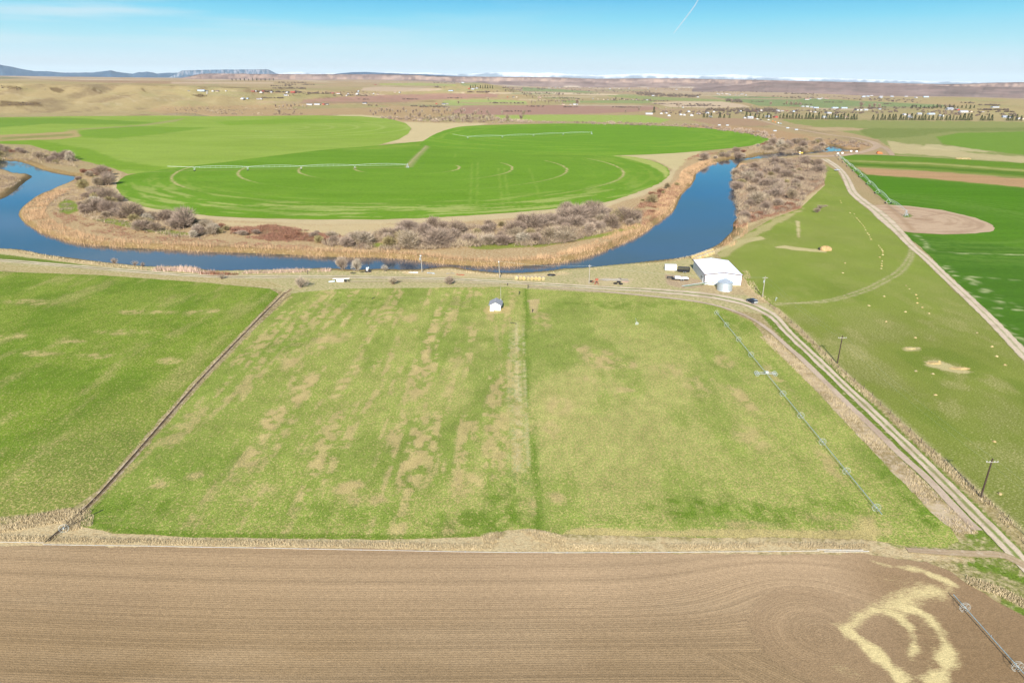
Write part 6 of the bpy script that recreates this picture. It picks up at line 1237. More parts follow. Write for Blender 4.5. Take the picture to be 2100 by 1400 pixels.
mass('brush', [([(350, 226), (420, 222), (470, 226), (540, 221), (560, 223), (440, 233), (380, 230)], 60, 4), ([(430, 232), (560, 233), (640, 234), (600, 236), (460, 236)], 30, 5), ([(330, 222), (480, 219), (540, 217), (480, 221), (340, 225)], 40, 2.5), ([(560, 224), (610, 223), (610, 226), (560, 227)], 22, 5)], 'bare brush round the far left river sliver', M_TWIG, 52)
mass('brush', [([(1300, 190), (1440, 196), (1420, 201), (1310, 196)], 230, 9), ([(1488, 205), (1520, 207), (1522, 212), (1490, 210)], 40, 9), ([(1440, 224), (1600, 226), (1590, 231), (1450, 229)], 90, 8), ([(1580, 198), (1680, 200), (1660, 203), (1590, 201)], 30, 8), ([(1135, 192), (1155, 192), (1155, 195), (1135, 195)], 14, 8), ([(1760, 222), (1880, 219), (1960, 217), (1960, 221), (1860, 224), (1770, 225)], 50, 6), ([(1060, 192), (1120, 190), (1140, 192), (1080, 196)], 26, 8)], 'far off bare woods between the distant fields', M_DTW, 53)
mass('brush', [([(1030, 184), (1070, 180), (1110, 188), (1040, 190)], 40, 4), ([(995, 188), (1020, 188), (1020, 190), (995, 190)], 10, 5), ([(0, 176), (60, 180), (120, 184), (60, 186), (0, 182)], 14, 3), ([(10, 210), (90, 212), (90, 217), (10, 217)], 24, 2.5), ([(395, 194), (430, 196), (425, 198), (395, 197)], 16, 3)], 'dark scrub on the far slopes', M_DTW, 54)
mass('far_trees', [([(1640, 196), (1760, 200), (1900, 206), (1880, 212), (1720, 203)], 60, 6), ([(1620, 226), (1800, 222), (1860, 232), (1700, 238)], 70, 5), ([(1880, 226), (2090, 228), (2090, 240), (1900, 236)], 60, 5), ([(560, 188), (620, 187), (640, 195), (590, 199)], 30, 4), ([(640, 188), (780, 189), (770, 196), (680, 199)], 40, 4), ([(1240, 203), (1340, 204), (1330, 208), (1240, 207)], 50, 5), ([(1350, 228), (1640, 226), (1640, 234), (1460, 238), (1360, 234)], 110, 5), ([(1060, 180), (1200, 178), (1340, 185), (1330, 191), (1200, 188), (1070, 184)], 220, 7), ([(1430, 184), (1700, 181), (1690, 190), (1440, 190)], 260, 7), ([(1340, 178), (1440, 180), (1440, 186), (1340, 184)], 60, 7), ([(1200, 174), (1400, 177), (1400, 181), (1200, 179)], 40, 7)], 'leafless trees of the far town that read as one mass', M_DTW, 55)

rgl = random.Random(23); LN = []
for i in range(70):
    yy = 169+rgl.random()**1.3*62; xx = rgl.uniform(430, 2090); wl = rgl.uniform(15, 70); LN.append(([(xx, yy), (xx+wl, yy+.008*wl), (xx+wl, yy+.9+.008*wl), (xx, yy+.7)], int(wl*.55), 4.5+rgl.uniform(0, 4)*(yy < 195)))
mass('hedgerows', LN, 'dark lines of far hedges and scattered trees between the distant fields', M_DTW, 57)
# trees one can tell apart, farther off
def treerow(spots, kinds, label, group, s_=1.0, name='bare_tree', cat='tree'):
    H_ = hits([q[0] for q in spots], [q[1] for q in spots])
    for i, (x, y, z) in enumerate(H_):
        lb = label.replace('#', ordn(i)); f = spots[i][2] if len(spots[i]) > 2 else 1
        plant(name, kinds[(i*7+3) % len(kinds)], x, y, s_*f*random.uniform(.85, 1.15), lb, cat, group, z=z)
# the conifer windbreak: two rows on the right, ordinals run from left to right
cx1 = [1443, 1450, 1458, 1476, 1485, 1496, 1530, 1538, 1548, 1556, 1565, 1573, 1580, 1599, 1606, 1613, 1619, 1625, 1632, 1638, 1644, 1652, 1659, 1666, 1673, 1678, 1686, 1694, 1700, 1706, 1712, 1718, 1724, 1730, 1738, 1745, 1750, 1756]
treerow([(x, 241.5+(x-1443)*.014, random.uniform(.85, 1.3)) for x in cx1], CON, '# green conifer from the left in the left windbreak row', 'conifers of the left windbreak row', .95, 'conifer', 'conifer')
cx2 = [1790, 1799, 1808, 1814, 1823, 1830, 1835, 1846, 1852, 1858, 1868, 1876, 1884, 1890, 1896, 1904, 1912, 1922, 1930, 1940, 1947, 1954, 1961, 1968, 1976, 1984, 1990, 2012, 2018, 2026, 2033, 2066, 2074, 2084, 2093]
treerow([(x, 246.2+(x-1790)*.006, random.uniform(.85, 1.35)) for x in cx2], CON, '# green conifer from the left in the right windbreak row', 'conifers of the right windbreak row', 1.05, 'conifer', 'conifer')
treerow([(1341, 231.5, 1.1), (1275, 205, .9), (1263, 204, .9)], CON[:2], '# dark conifer from the right among the far farmhouses', 'conifers among the far farmhouses', 1.2, 'conifer', 'conifer')
treerow([(1870+i*8.5, 222+(i % 3)*.8, .8) for i in range(16)], CON, '# small conifer from the left in the back row behind the right houses', 'conifers behind the right houses', 1.0, 'conifer', 'conifer')
treerow([(965+i*5, 181.5+(i % 2)*.6, .9) for i in range(10)], CON, '# dark conifer from the left below the hilltop farmhouse', 'conifers below the hilltop farmhouse', 1.2, 'conifer', 'conifer')
treerow([(476+i*8.5, 165.6+(i % 2)*.2, 1.3) for i in range(11)], CON, '# dark tree from the left in the distant farmstead under the bench', 'trees of the distant farmstead under the bench', 1.0, 'conifer', 'conifer')
treerow([(1183, 216.5, 1.9), (1040, 250.5, 1.0), (1068, 248.5, 1.3), (1310, 230, 1.4), (1283, 232, 1), (1388, 221, 1.3), (1074, 239, 1.1), (1030, 236, .9), (1580, 217.5, 1.7), (1612, 218, 1.4), (1622, 218, 1.5), (1632, 218, 1.5), (1640, 218.5, 1.3), (1765, 223, 1.7), (1782, 223, 1.3), (1792, 223, 1.4), (1802, 223.5, 1.3), (1500, 212, 1.2), (1474, 228, 1.2), (1492, 230, 1.3), (1525, 229, 1.2), (940, 215, 1.0), (1001, 207, .9), (1540, 226, 1.1), (1550, 227, 1)],
        TREE[:4], '# large bare tree standing alone on the far plain', 'large bare trees on the far plain', .95)
treerow([(760+i*5.6, 233.5+random.uniform(-4, 7), random.uniform(.8, 1.2)) for i in range(14)]+[(842+i*5.8, 240+random.uniform(-10, 8), random.uniform(.9, 1.35)) for i in range(30)]+[(900+i*7, 249+random.uniform(-3, 2), random.uniform(.7, 1)) for i in range(16)], TREE[:5], '# bare tree of the far grove behind the green circles', 'trees of the far grove behind the green circles', .85)
treerow([(1090+i*7, 208+random.uniform(-1, 6), random.uniform(.7, 1.1)) for i in range(16)]+[(1080+i*6, 200+random.uniform(-2, 2), random.uniform(.8, 1)) for i in range(12)], TREE, '# bare tree of the golden grove beside the straight far road', 'trees of the golden grove beside the straight far road', .9)
treerow([(565+i*8, 222+random.uniform(-2, 1.5), random.uniform(.7, 1.1)) for i in range(9)]+[(573, 236, 1.2), (604, 234, 1)], TREE, '# bare tree beyond the pale field on the far left', 'bare trees beyond the pale field', .8)
treerow([(1340+i*13, 224+random.uniform(-2, 3), random.uniform(.6, 1)) for i in range(10)]+[(1600+i*12, 232+random.uniform(-4, 4), random.uniform(.6, .9)) for i in range(12)], TREE, '# bare garden tree among the near row of far houses', 'bare garden trees among the far houses', .75)
# ------------------------------------------------------------------ hay, bales, junk
def bale_mesh():
    b_ = MB(); k = 18; n0 = len(b_.v); prof = [(.0, -.75), (.80, -.75), (.87, -.6), (.88, 0), (.87, .6), (.80, .75), (0, .75)]
    for r_, x_ in prof:
        for i in range(k): t_ = 2*math.pi*i/k; b_.v.append((x_, r_*math.cos(t_), .86+r_*math.sin(t_)))
    for j in range(len(prof)-1):
        for i in range(k): i2 = (i+1) % k; b_.f.append((n0+j*k+i, n0+j*k+i2, n0+(j+1)*k+i2, n0+(j+1)*k+i)); b_.m.append(1 if j in (0, 5) else 0)
    return b_
b0 = bale_mesh().build('round_bale', [M_NET, M_HAY]); n_ = 0
def bale(x, y, rz, label, group, z=0):
    global n_; o = b0 if n_ == 0 else b0.copy(); n_ += 1
    if o is not b0: COL.objects.link(o)
    o.location = (x, y, z-.04); o.rotation_euler = (0, 0, rz); o.scale = [random.uniform(.94, 1.06)]*3; tag(o, label, 'hay bale', group)
X0, Y0 = g1(1060, 573); X1, Y1 = g1(1114, 574.5)
for i in range(8): f = i/7; bale(X0+(X1-X0)*f, Y0+(Y1-Y0)*f+(i % 2)*.3, R(random.choice([80, 90, 70])), ORD[i]+' round bale from the left in the pale row by the lamp pole', 'round bales in the pale row by the lamp pole')
for r_, (p0_, p1_, n2) in enumerate((((1420, 530), (1459, 516), 9), ((1424, 535), (1462, 521), 9))):
    X0, Y0 = g1(*p0_); X1, Y1 = g1(*p1_)
    for i in range(n2): f = i/(n2-1); bale(X0+(X1-X0)*f, Y0+(Y1-Y0)*f, R(100+random.uniform(-9, 9)), ORD[i]+' wrapped bale from the left in the '+('back' if r_ == 0 else 'front')+' row behind the white shed', 'wrapped bales behind the white shed')
# flakes of hay dropped across the right pasture
def flake_mesh(seed):
    rg = random.Random(seed); b_ = MB(); k = 10
    n0 = 0; rings = [(1, 0), (.92, .22), (.6, .42), (0.05, .5)]
    for r_, z in rings:
        for i in range(k): t_ = 2*math.pi*i/k; q = r_*(.75+rg.uniform(-.15, .2)); b_.v.append((q*math.cos(t_)*.85, q*math.sin(t_)*.6, z*(1+rg.uniform(-.2, .2))))
    for j in range(3):
        for i in range(k): i2 = (i+1) % k; b_.f.append((j*k+i, j*k+i2, (j+1)*k+i2, (j+1)*k+i)); b_.m.append(0)
    for i in range(14): a_ = rg.uniform(0, 6.28); b_.blade((.7*math.cos(a_)*.8, .7*math.sin(a_)*.55, .05), (math.cos(a_), math.sin(a_), .2), .5, .12)
    return mesh_obj('hay_flake', b_.v, b_.f, M_HAY, None, b_.m)
FLK = [flake_mesh(i) for i in range(3)]; used = [False]*3
FR1 = [(1723, 412), (1725, 416), (1743, 437), (1752, 439), (1757, 448), (1760, 452), (1763, 455), (1767, 459), (1770, 463), (1773, 467), (1775, 472), (1779, 479), (1782, 482), (1784, 487), (1786, 491), (1802, 504), (1805, 508), (1808, 512), (1810, 515), (1810, 518), (1810, 523), (1804, 528), (1809, 536), (1808, 541), (1808, 546), (1807, 551)]
FR2 = [(1858, 586), (1865, 593), (1878, 605), (1881, 612), (1881, 622), (1891, 631), (1905, 643), (2003, 683), (2034, 711), (2044, 731), (2061, 749)]
FR3 = [(1813, 608), (1857, 640), (1782, 627), (1817, 660), (1877, 693), (1878, 761), (1913, 767), (1918, 810), (2039, 906), (2050, 1013), (1733, 540), (1728, 560), (1903, 745), (1926, 742)]
def flake(px, py, label, group, s_=1):
    i = random.randrange(3); o = FLK[i] if not used[i] else FLK[i].copy()
    if used[i]: COL.objects.link(o)
    used[i] = True; x, y = g1(px, py); o.location = (x, y, .02); o.rotation_euler = (0, 0, random.uniform(0, 6.28)); o.scale = (s_*random.uniform(.8, 1.3), s_*random.uniform(.8, 1.2), s_*random.uniform(.8, 1.2)); tag(o, label, 'hay pile', group)
for i, q in enumerate(FR1): flake(*q, ordn(i)+' hay pile from the top of the winding line in the right pasture', 'hay piles in the winding upper line', .72)
for i, q in enumerate(FR2): flake(*q, ordn(i)+' pile of hay from the top of the lower slanting line', 'hay piles in the lower slanting line', .68)
FR3.sort(key=lambda q: q[1])
for i, q in enumerate(FR3): flake(*q, 'loose hay pile in the right pasture, '+ordn(i)+' from top of the scattered ones', 'hay piles scattered over the right pasture', .7)
for f in (0, 1, 2):
    if not used[f]: bpy.data.objects.remove(FLK[f])
for i in range(12): x, y = g1(1961+i*2.5, 326+(i % 3)*.5); o = FLK[0].copy(); COL.objects.link(o); o.location = (x, y, 0); o.scale = (2.4, 2.2, 3); tag(o, ordn(i)+' tiny bale from the left in the far cluster on the right', 'hay bale', 'far bales on the right')
# big stack of hay with a black feeder
def lump(name, rx, ry, h, mat, seed, k=18, flat=.5):
    rg = random.Random(seed); b_ = MB(); R_ = [(1, 0), (1.0, .45), (.9, .8), (.55, 1.0), (.1, 1.05)]
    for r_, z in R_:
        for i in range(k): t_ = 2*math.pi*i/k; q = r_*(1+rg.uniform(-.14, .14)); b_.v.append((rx*q*math.cos(t_), ry*q*math.sin(t_), h*z*(1+rg.uniform(-.1, .1))))
    for j in range(4):
        for i in range(k): i2 = (i+1) % k; b_.f.append((j*k+i, j*k+i2, (j+1)*k+i2, (j+1)*k+i)); b_.m.append(0)
    b_.f.append(tuple(4*k+i for i in range(k))); b_.m.append(0)
    for i in range(60): a_ = rg.uniform(0, 6.28); z = rg.uniform(.1, 1); b_.blade((rx*math.cos(a_)*(1.05-.4*z), ry*math.sin(a_)*(1.05-.4*z), h*z), (math.cos(a_), math.sin(a_), rg.uniform(-.3, .6)), rg.uniform(.3, .7), .12)
    return mesh_obj(name, b_.v, b_.f, mat, None, b_.m)
x, y = g1(1693, 513); M_HB = simple('brown_hay', (.40, .26, .12), .95, 0, .35, 2); o = lump('hay_stack', 3.0, 2.0, 2.0, M_HB, 4); o.location = (x, y, 0); tag(o, 'large brown hay stack with a dark feeder in the upper right pasture', 'hay stack')
x, y = g1(1682.5, 512.5); b_ = MB(); b_.ring((0, 0, .5), (0, 0, 1), 1.1, .05); b_.ring((0, 0, 1.2), (0, 0, 1), 1.1, .05); [b_.tube((1.1*math.cos(t_), 1.1*math.sin(t_), 0), (1.1*math.cos(t_), 1.1*math.sin(t_), 1.3), .05, k=4) for t_ in np.arange(0, 6.2, .45)]; b_.lathe((0, 0, 0), [(1.0, 0), (1.02, .9), (.9, 1.0)], 14); o = b_.build('hay_feeder', M_DARK); o.location = (x, y, 0); tag(o, 'black round feeder against the left of the brown hay stack', 'feeder')
for i, (px, py, rx, ry) in enumerate(((1915, 745, 2.2, 1.0), (1968, 756, 3.0, .9), (1866, 715, 1.6, .7))):
    x, y = g1(px, py); o = lump('hay_mound', rx, ry, .35, M_HAY, 10+i); o.location = (x, y, 0); tag(o, ['spread mound of pale hay, left end of the long pale patch', 'spread mound of pale hay, right end of the long pale patch', 'small mound of pale hay above the long pale patch'][i], 'hay mound', 'spread hay mounds in the right pasture')
# branch and pole pile, rusty implement, tyres
x, y = g1(1258, 575); b_ = MB(); rr2 = random.Random(5)
for i in range(46): a_ = rr2.gauss(0.05, .16); c_ = (rr2.uniform(-5.5, 5.5), rr2.uniform(-1.4, 1.4)); L_ = rr2.uniform(1.5, 4); z = rr2.uniform(.05, .5); b_.tube((c_[0]-math.cos(a_)*L_/2, c_[1]-math.sin(a_)*L_/2, z), (c_[0]+math.cos(a_)*L_/2, c_[1]+math.sin(a_)*L_/2, z+rr2.uniform(-.1, .2)), rr2.uniform(.05, .12), k=5)
o = b_.build('branch_pile', M_GWOOD); o.location = (x, y, 0); tag(o, 'long pile of grey poles and branches right of the utility pole', 'wood pile')
x, y = g1(1223.5, 583); o = empty('rusty_implement', (x, y, 0)); b_ = MB(); [b_.tube((sx*.9, sy*.7, 0), (0, 0, 2.0), .09, k=5) for sx in (-1, 1) for sy in (-1, 1)]; b_.tube((-.9, -.7, .7), (.9, -.7, .7), .07, k=5); b_.build('frame', M_REDM, o); b_ = MB(); b_.box((0, 0, 2.2), (1.2, .8, .8)); b_.tube((-.6, 0, 2.0), (-2.1, 0, 1.0), .12, k=6); b_.build('hopper', M_REDM, o); tag(o, 'rusty red implement on splayed legs in front of the branch pile', 'farm implement')
tb_ = MB(); tb_.ring((0, 0, .16), (0, 0, 1), .5, .2, 14, 6)
t0 = None
for i, (px, py) in enumerate(((1271, 573), (1269, 579), (1262, 582), (1273, 583), (1213, 578))):
    o = t0.copy() if t0 else tb_.build('old_tyre', M_TYRE); COL.objects.link(o) if t0 else None; t0 = t0 or o; x, y = g1(px, py); o.location = (x, y, 0); o.scale = [1.4]*3; tag(o, ['old tyre at the right end of the branch pile', 'old tyre just below the right end of the branch pile', 'lowest left tyre near the pile of boards', 'old tyre touching the pink boards', 'old tyre beside the rusty implement'][i], 'tyre', 'old tyres round the branch pile')
x, y = g1(1283, 578); b_ = MB(); [b_.box((random.uniform(-.4, .4), j*.35-.7, .08+(j % 2)*.1), (2.8, .28, .09), random.uniform(-.1, .1)) for j in range(5)]; o = b_.build('board_stack', simple('pinkish_boards', (.45, .30, .22), .9)); o.location = (x, y, 0); tag(o, 'small stack of pinkish boards right of the tyres', 'boards')
x, y = g1(1131, 565); o = lump('tarp_heap', 1.8, .8, .7, M_DARK, 22); o.location = (x, y, 0); tag(o, 'black crumpled heap on the bank right of the round bales', 'heap')
for i, (px, py) in enumerate(((848, 560), (885, 561), (924, 562), (944, 564))):
    x, y = g1(px, py); b_ = MB(); r3 = random.Random(i); [b_.box((r3.uniform(-1.6, 1.6), r3.uniform(-.5, .5), .15+r3.uniform(0, .25)), (r3.uniform(.5, 1.6), r3.uniform(.2, .6), r3.uniform(.1, .3)), r3.uniform(-.5, .5)) for _ in range(9 if i < 2 else 4)]; o = b_.build('scrap_heap', [M_WHITE, M_GALV, M_GWOOD, M_REDM][i]); o.location = (x, y, 0); tag(o, ['white and red scrap heap left of the narrow water pole', 'grey metal scrap heap right of the narrow water pole', 'small wooden rubble on the dry bank', 'tiny rusty scrap on the dry bank nearest the lamp pole'][i], 'scrap heap', 'scrap heaps on the near bank')
# white stock gates, pipe and tank by the big grey bush
x, y = g1(698, 578); o = empty('gate_stack', (x, y, 0)); b_ = MB(); b_.box((0, 0, .7), (3.0, .9, 1.1)); b_.build('tank', M_WHITE, o); b_ = MB(); [b_.tube((-3.6+j*.2, .5+j*.25, 1.1+j*.06), (3.6+j*.2, .5+j*.25, 1.25+j*.06), .09, k=5) for j in range(3)]; b_.build('pipe_bundle', M_PVC, o); b_ = MB(); b_.tube((-2.2, -.5, .45), (-4.8, -.8, .2), .28, k=8); b_.build('pale_blue_drum', M_BLUEP, o); b_ = MB(); b_.box((2.4, -.1, .6), (.5, .6, 1.1)); b_.box((3.7, .1, .5), (.3, .3, 1.0)); b_.build('post', M_DARK, o); tag(o, 'white tank and pipes beside the narrow earth bank, right of the grey bush', 'pipe fittings')
x, y = g1(757, 558); o = empty('river_pump', (x, y, 0)); b_ = MB(); b_.tube((0, 0, 0), (.1, 0, 4.6), .13, k=6); b_.build('mast', M_WOOD, o); b_ = MB(); b_.box((-.8, 0, 1.5), (.8, .7, 1.4)); b_.build('pump_head', M_WHITE, o); b_ = MB(); b_.box((-.4, 0, .35), (2.6, 1.4, .5)); b_.tube((-1.5, 0, .5), (-3.8, -1, .15), .16, k=6); b_.build('platform', M_DARK, o); b_ = MB(); b_.box((-.1, -.1, 2.1), (.35, .35, .8)); b_.build('control_box', M_BLUEP, o); tag(o, 'river pump with mast and black platform beside the tall pale bush', 'pump')
x, y = g1(724, 560.5); o = lump('log', 1.2, .4, .3, M_DARK, 31); o.location = (x, y, 0); tag(o, 'dark log lying left of the river pump', 'log')
for i, (px, py, h) in enumerate(((1082.5, 592, 1.9), (1064.5, 604, 1.5), (1091.5, 640, 1.3), (630.5, 562, 1.9), (1040, 585, 1.0), (1590.5, 617, 1.6))):
    x, y = g1(px, py); b_ = MB(); b_.tube((0, 0, -.1), (.05, 0, h), .12, .1, 6); b_.box((.25, 0, h*.75), (.6, .15, .2)); o = b_.build('head_gate', M_DARK if i != 5 else M_GALV); o.location = (x, y, 0); tag(o, ['dark ditch gate where the pale bank starts', 'short dark post in the green strip above the shack', 'short dark post at the tip of the bare triangle', 'small pump post beside the road above the dark ditch', 'low dark post at the right end of the left bank', 'thin leaning pale rod beside the road fence by the utility pole'][i], 'post')
x, y = g1(1306, 666); o = empty('sprinkler_riser', (x, y, 0), .3); b_ = MB(); b_.tube((0, 0, 0), (-.5, .3, 2.6), .045, k=5); b_.build('riser_pipe', M_GALVD, o); b_ = MB(); b_.ring((0, 0, .5), (.3, 1, .1), .55, .04, 14, 4); [b_.tube((0, 0, .5), (.55*math.cos(t_), 0, .5+.55*math.sin(t_)), .025, k=3) for t_ in np.arange(0, 6.2, .8)]; b_.build('wheel', M_WHITE, o); tag(o, 'small broken sprinkler wheel standing alone in the right half of the pasture', 'sprinkler')
for i, pts in enumerate(([(763, 614), (765, 611.5), (769, 610.5)], [(1046, 662), (1052, 662.6), (1059, 664.5)])):
    L = gp(pts); b_ = MB(); b_.path([(a_, c_, .14) for a_, c_ in smooth(L, 3, False)], .12, 5); o = b_.build('hose_piece', M_DARK); tag(o, ['short curved black hose left of the shack in the pasture', 'short straight black hose below the shack'][i], 'hose')
# the far yard machines
def blockmach(name, px, py, parts, label, cat, rz=0, group=None):
    x, y, z = hits(px, py)[0]; o = empty(name, (x, y, z), rz); tag(o, label, cat, group)
    for nm, boxes, mat in parts:
        b_ = MB()
        for c_, d_ in boxes: b_.box(c_, d_)
        b_.build(nm, mat, o)
    return o
blockmach('farm_machine', 1628, 318.5, [('tank', [((0, 0, 1.6), (7, 2.2, 1.6)), ((-4.5, 0, .9), (4, 2, 1))], M_WHITE), ('frame', [((-1, 0, .5), (10, 1.6, .4))], M_REDM)], 'white tank machine parked beside the dirt yard above the thicket', 'farm machine', .1)
blockmach('farm_machine', 1642, 316, [('body', [((0, 0, 1.4), (5, 2.2, 1.8)), ((3.5, 0, .9), (2.5, 2, 1))], M_YEL), ('cab', [((-1.2, 0, 2.7), (1.6, 1.8, 1.0))], M_WHITE)], 'yellow machine next to the white tank machine', 'farm machine', -.1)
blockmach('farm_machine', 1802, 315.5, [('body', [((0, 0, 1.2), (5, 3, 1.8)), ((3, 0, .7), (2, 4, .8))], M_ORAN), ('cab', [((-.8, 0, 2.5), (1.8, 2, 1.0))], M_REDM)], 'orange machine standing in the far road fork', 'farm machine')
for i, (px, py) in enumerate(((1475, 257.5), (1491.5, 258), (1589, 269.5), (1615, 263.5), (1633, 267))): blockmach('water_trough', px, py, [('tub', [((0, 0, 1.1), (5.5, 2.6, 1.8))], M_GALV), ('foot', [((0, 0, .15), (6, 2.2, .3))], M_GALV)], ['left of two pale boxes on the far brown field', 'right of two pale boxes on the far brown field', 'pale box on the brush edge below the far road', 'upper pale box beside the far road', 'lower pale box beside the far road'][i], 'box')
for i, (px, py, c_) in enumerate(((1548, 243.5, M_REDM), (1553, 245, M_WHITE), (1560, 246.5, M_DARK), (1585, 250, M_ORAN), (1590, 252, M_ORAN), (1596, 253.5, M_WHITE), (1601, 254.5, M_GALV), (1576, 247, M_WHITE), (1541, 242.5, M_DARK))):
    x, y, z = hits(px, py)[0]; car('parked_truck', x, y, .3*i, c_, ordn(i)+' vehicle of the yard where the far road meets the windbreak', 'truck', 6.5, 2.3, pick=True, H_=2.3, detail=False, group='vehicles in the far yard').location.z = z
for i, (px, py) in enumerate(((1718, 316), (1727, 315.5), (1745, 311.5), (1756, 312))): blockmach('pump_box', px, py, [('cabinet', [((0, 0, .9), (2.2, 1.6, 1.8))], M_WHITE), ('pad', [((0, 0, .1), (3, 2.2, .2))], M_GWOOD)], ['white cabinet at the upper end of the right pivot', 'second white cabinet just right of the pivot end', 'white cabinet on the gravel edge of the backwater', 'small white cabinet right of the backwater'][i], 'cabinet')

# ------------------------------------------------------------------ far buildings
HC_ = {'white': simple('house_white', (.42, .41, .40), .7), 'tan': simple('tan_walls', (.50, .40, .30), .8), 'red': simple('barn_red', (.34, .07, .05), .8), 'grey': simple('grey_walls', (.40, .42, .45), .8), 'blue': simple('pale_blue_walls', (.36, .44, .54), .7)}
RC_ = {'dark': simple('dark_roof', (.05, .045, .06), .8), 'brown': simple('brown_roof', (.20, .13, .10), .8), 'white': simple('pale_roof', (.40, .41, .43), .6), 'red': simple('red_roof', (.36, .09, .06), .7), 'grey': simple('grey_roof', (.30, .31, .34), .8)}
HM = {}
def house_obj(wall, roof, big):
    key = (wall, roof, big)
    if key not in HM:
        L_, W_, e_, r_ = (14, 9, 3.2, 5.6) if not big else (32, 15, 5.5, 7.6)
        b_ = MB(); a_, c_ = L_/2, W_/2
        b_.quad((-a_, -c_, 0), (a_, -c_, 0), (a_, -c_, e_), (-a_, -c_, e_)); b_.quad((a_, c_, 0), (-a_, c_, 0), (-a_, c_, e_), (a_, c_, e_)); b_.quad((a_, -c_, 0), (a_, c_, 0), (a_, c_, e_), (a_, 0, r_), (a_, -c_, e_)); b_.quad((-a_, c_, 0), (-a_, -c_, 0), (-a_, -c_, e_), (-a_, 0, r_), (-a_, c_, e_))
        for s_ in (-1, 1): b_.quad((-a_-.5, s_*(c_+.5), e_-.25), (a_+.5, s_*(c_+.5), e_-.25), (a_+.5, 0, r_+.1), (-a_-.5, 0, r_+.1), mi=1)
        b_.box((-a_*.3, -c_-.05, 1.1), (1.1, .1, 2.1), mi=2); b_.box((a_*.3, -c_-.05, 1.7), (2.0, .1, 1.1), mi=2); b_.box((-a_*.75, -c_-.05, 1.7), (1.6, .1, 1.1), mi=2)
        if not big: b_.box((a_*.5, c_*.3, r_-.4), (.7, .7, 1.6), mi=0)
        me = bpy.data.meshes.new('house'); me.from_pydata(b_.v, [], b_.f); [me.materials.append(q) for q in (HC_[wall], RC_[roof], M_GLASS)]; me.polygons.foreach_set('material_index', b_.m); me.update(); HM[key] = me
    return HM[key]
def houses(items, where, group):
    H_ = hits([q[0] for q in items], [q[1] for q in items]); order = sorted(range(len(items)), key=lambda i: items[i][0]); rank = {i: k for k, i in enumerate(order)}
    for i, ((px, py, wl, rf_, sz), (x, y, z)) in enumerate(zip(items, H_)):
        big = sz > 1.5; o = bpy.data.objects.new('building' if big else 'house', house_obj(wl, rf_, big)); COL.objects.link(o); s_ = (sz/2.3 if big else sz)*.8
        o.location = (x, y, z-.1); o.rotation_euler = (0, 0, random.choice([0, R(90)]) * (0 if big else 1)+R(random.uniform(-12, 12))); o.scale = (s_, s_, s_)
        tag(o, f"{wl} {'building' if big else 'house'}, {rf_} roof, {ordn(rank[i])} from left {where}", 'building' if big else 'house', group)
houses([(387, 187, 'white', 'dark', .5), (413, 187.5, 'blue', 'white', 2.0), (424, 188, 'grey', 'dark', .8), (437, 188, 'white', 'brown', 1), (446, 188, 'tan', 'dark', .9), (464, 187.5, 'white', 'brown', .7), (425, 192, 'white', 'grey', .6), (519, 188, 'red', 'brown', 1), (525, 188, 'white', 'dark', .9), (536, 191, 'white', 'red', 1.3), (541, 188, 'red', 'brown', 1.1), (552, 188.5, 'tan', 'brown', 1), (557, 190, 'grey', 'dark', .9), (589, 191, 'white', 'white', 1.1), (601, 191, 'red', 'red', 1.3), (586, 197, 'white', 'grey', 1.0), (592, 197, 'tan', 'brown', .9), (498, 204, 'white', 'white', 1.3), (508, 203, 'blue', 'grey', .8), (530, 204, 'grey', 'brown', 1), (536, 204, 'white', 'brown', 1)], 'below the left hills', 'buildings below the left hills')
houses([(635, 216, 'white', 'white', 1.7), (651, 215.5, 'white', 'white', 1.7), (664, 215, 'red', 'brown', 1), (671, 215, 'white', 'dark', .8), (682, 192, 'red', 'brown', 1), (693, 193, 'white', 'red', 1.6), (714, 194, 'white', 'white', 1.1), (733, 194, 'white', 'white', 1.3), (735, 188, 'blue', 'grey', .9), (711, 197, 'white', 'grey', .8), (766, 193, 'white', 'dark', .9), (775, 194, 'tan', 'brown', .8), (748, 213, 'white', 'dark', 1.2), (770, 174.5, 'red', 'brown', 1.1), (910, 214.5, 'white', 'dark', 1.1), (917, 214, 'white', 'brown', .8), (895, 214, 'red', 'brown', .9), (810, 190, 'tan', 'brown', .9), (820, 190.5, 'grey', 'dark', .9)], 'beside the pink field', 'buildings beside the pink brown field')
houses([(984, 168.5, 'red', 'red', 1.3), (996, 169, 'grey', 'brown', 1.2), (1004, 169, 'tan', 'brown', 1), (930, 169.5, 'white', 'dark', 1), (942, 170.5, 'white', 'dark', 1), (949, 171, 'white', 'white', 1), (962, 183, 'red', 'red', 1), (970, 184, 'white', 'white', 1.1), (978, 182, 'white', 'grey', .9), (1036, 178, 'tan', 'brown', .8), (1043, 178, 'grey', 'dark', .8), (925, 187, 'blue', 'dark', 1.7)], 'on and below the farmhouse hill', 'buildings on the farmhouse hill')
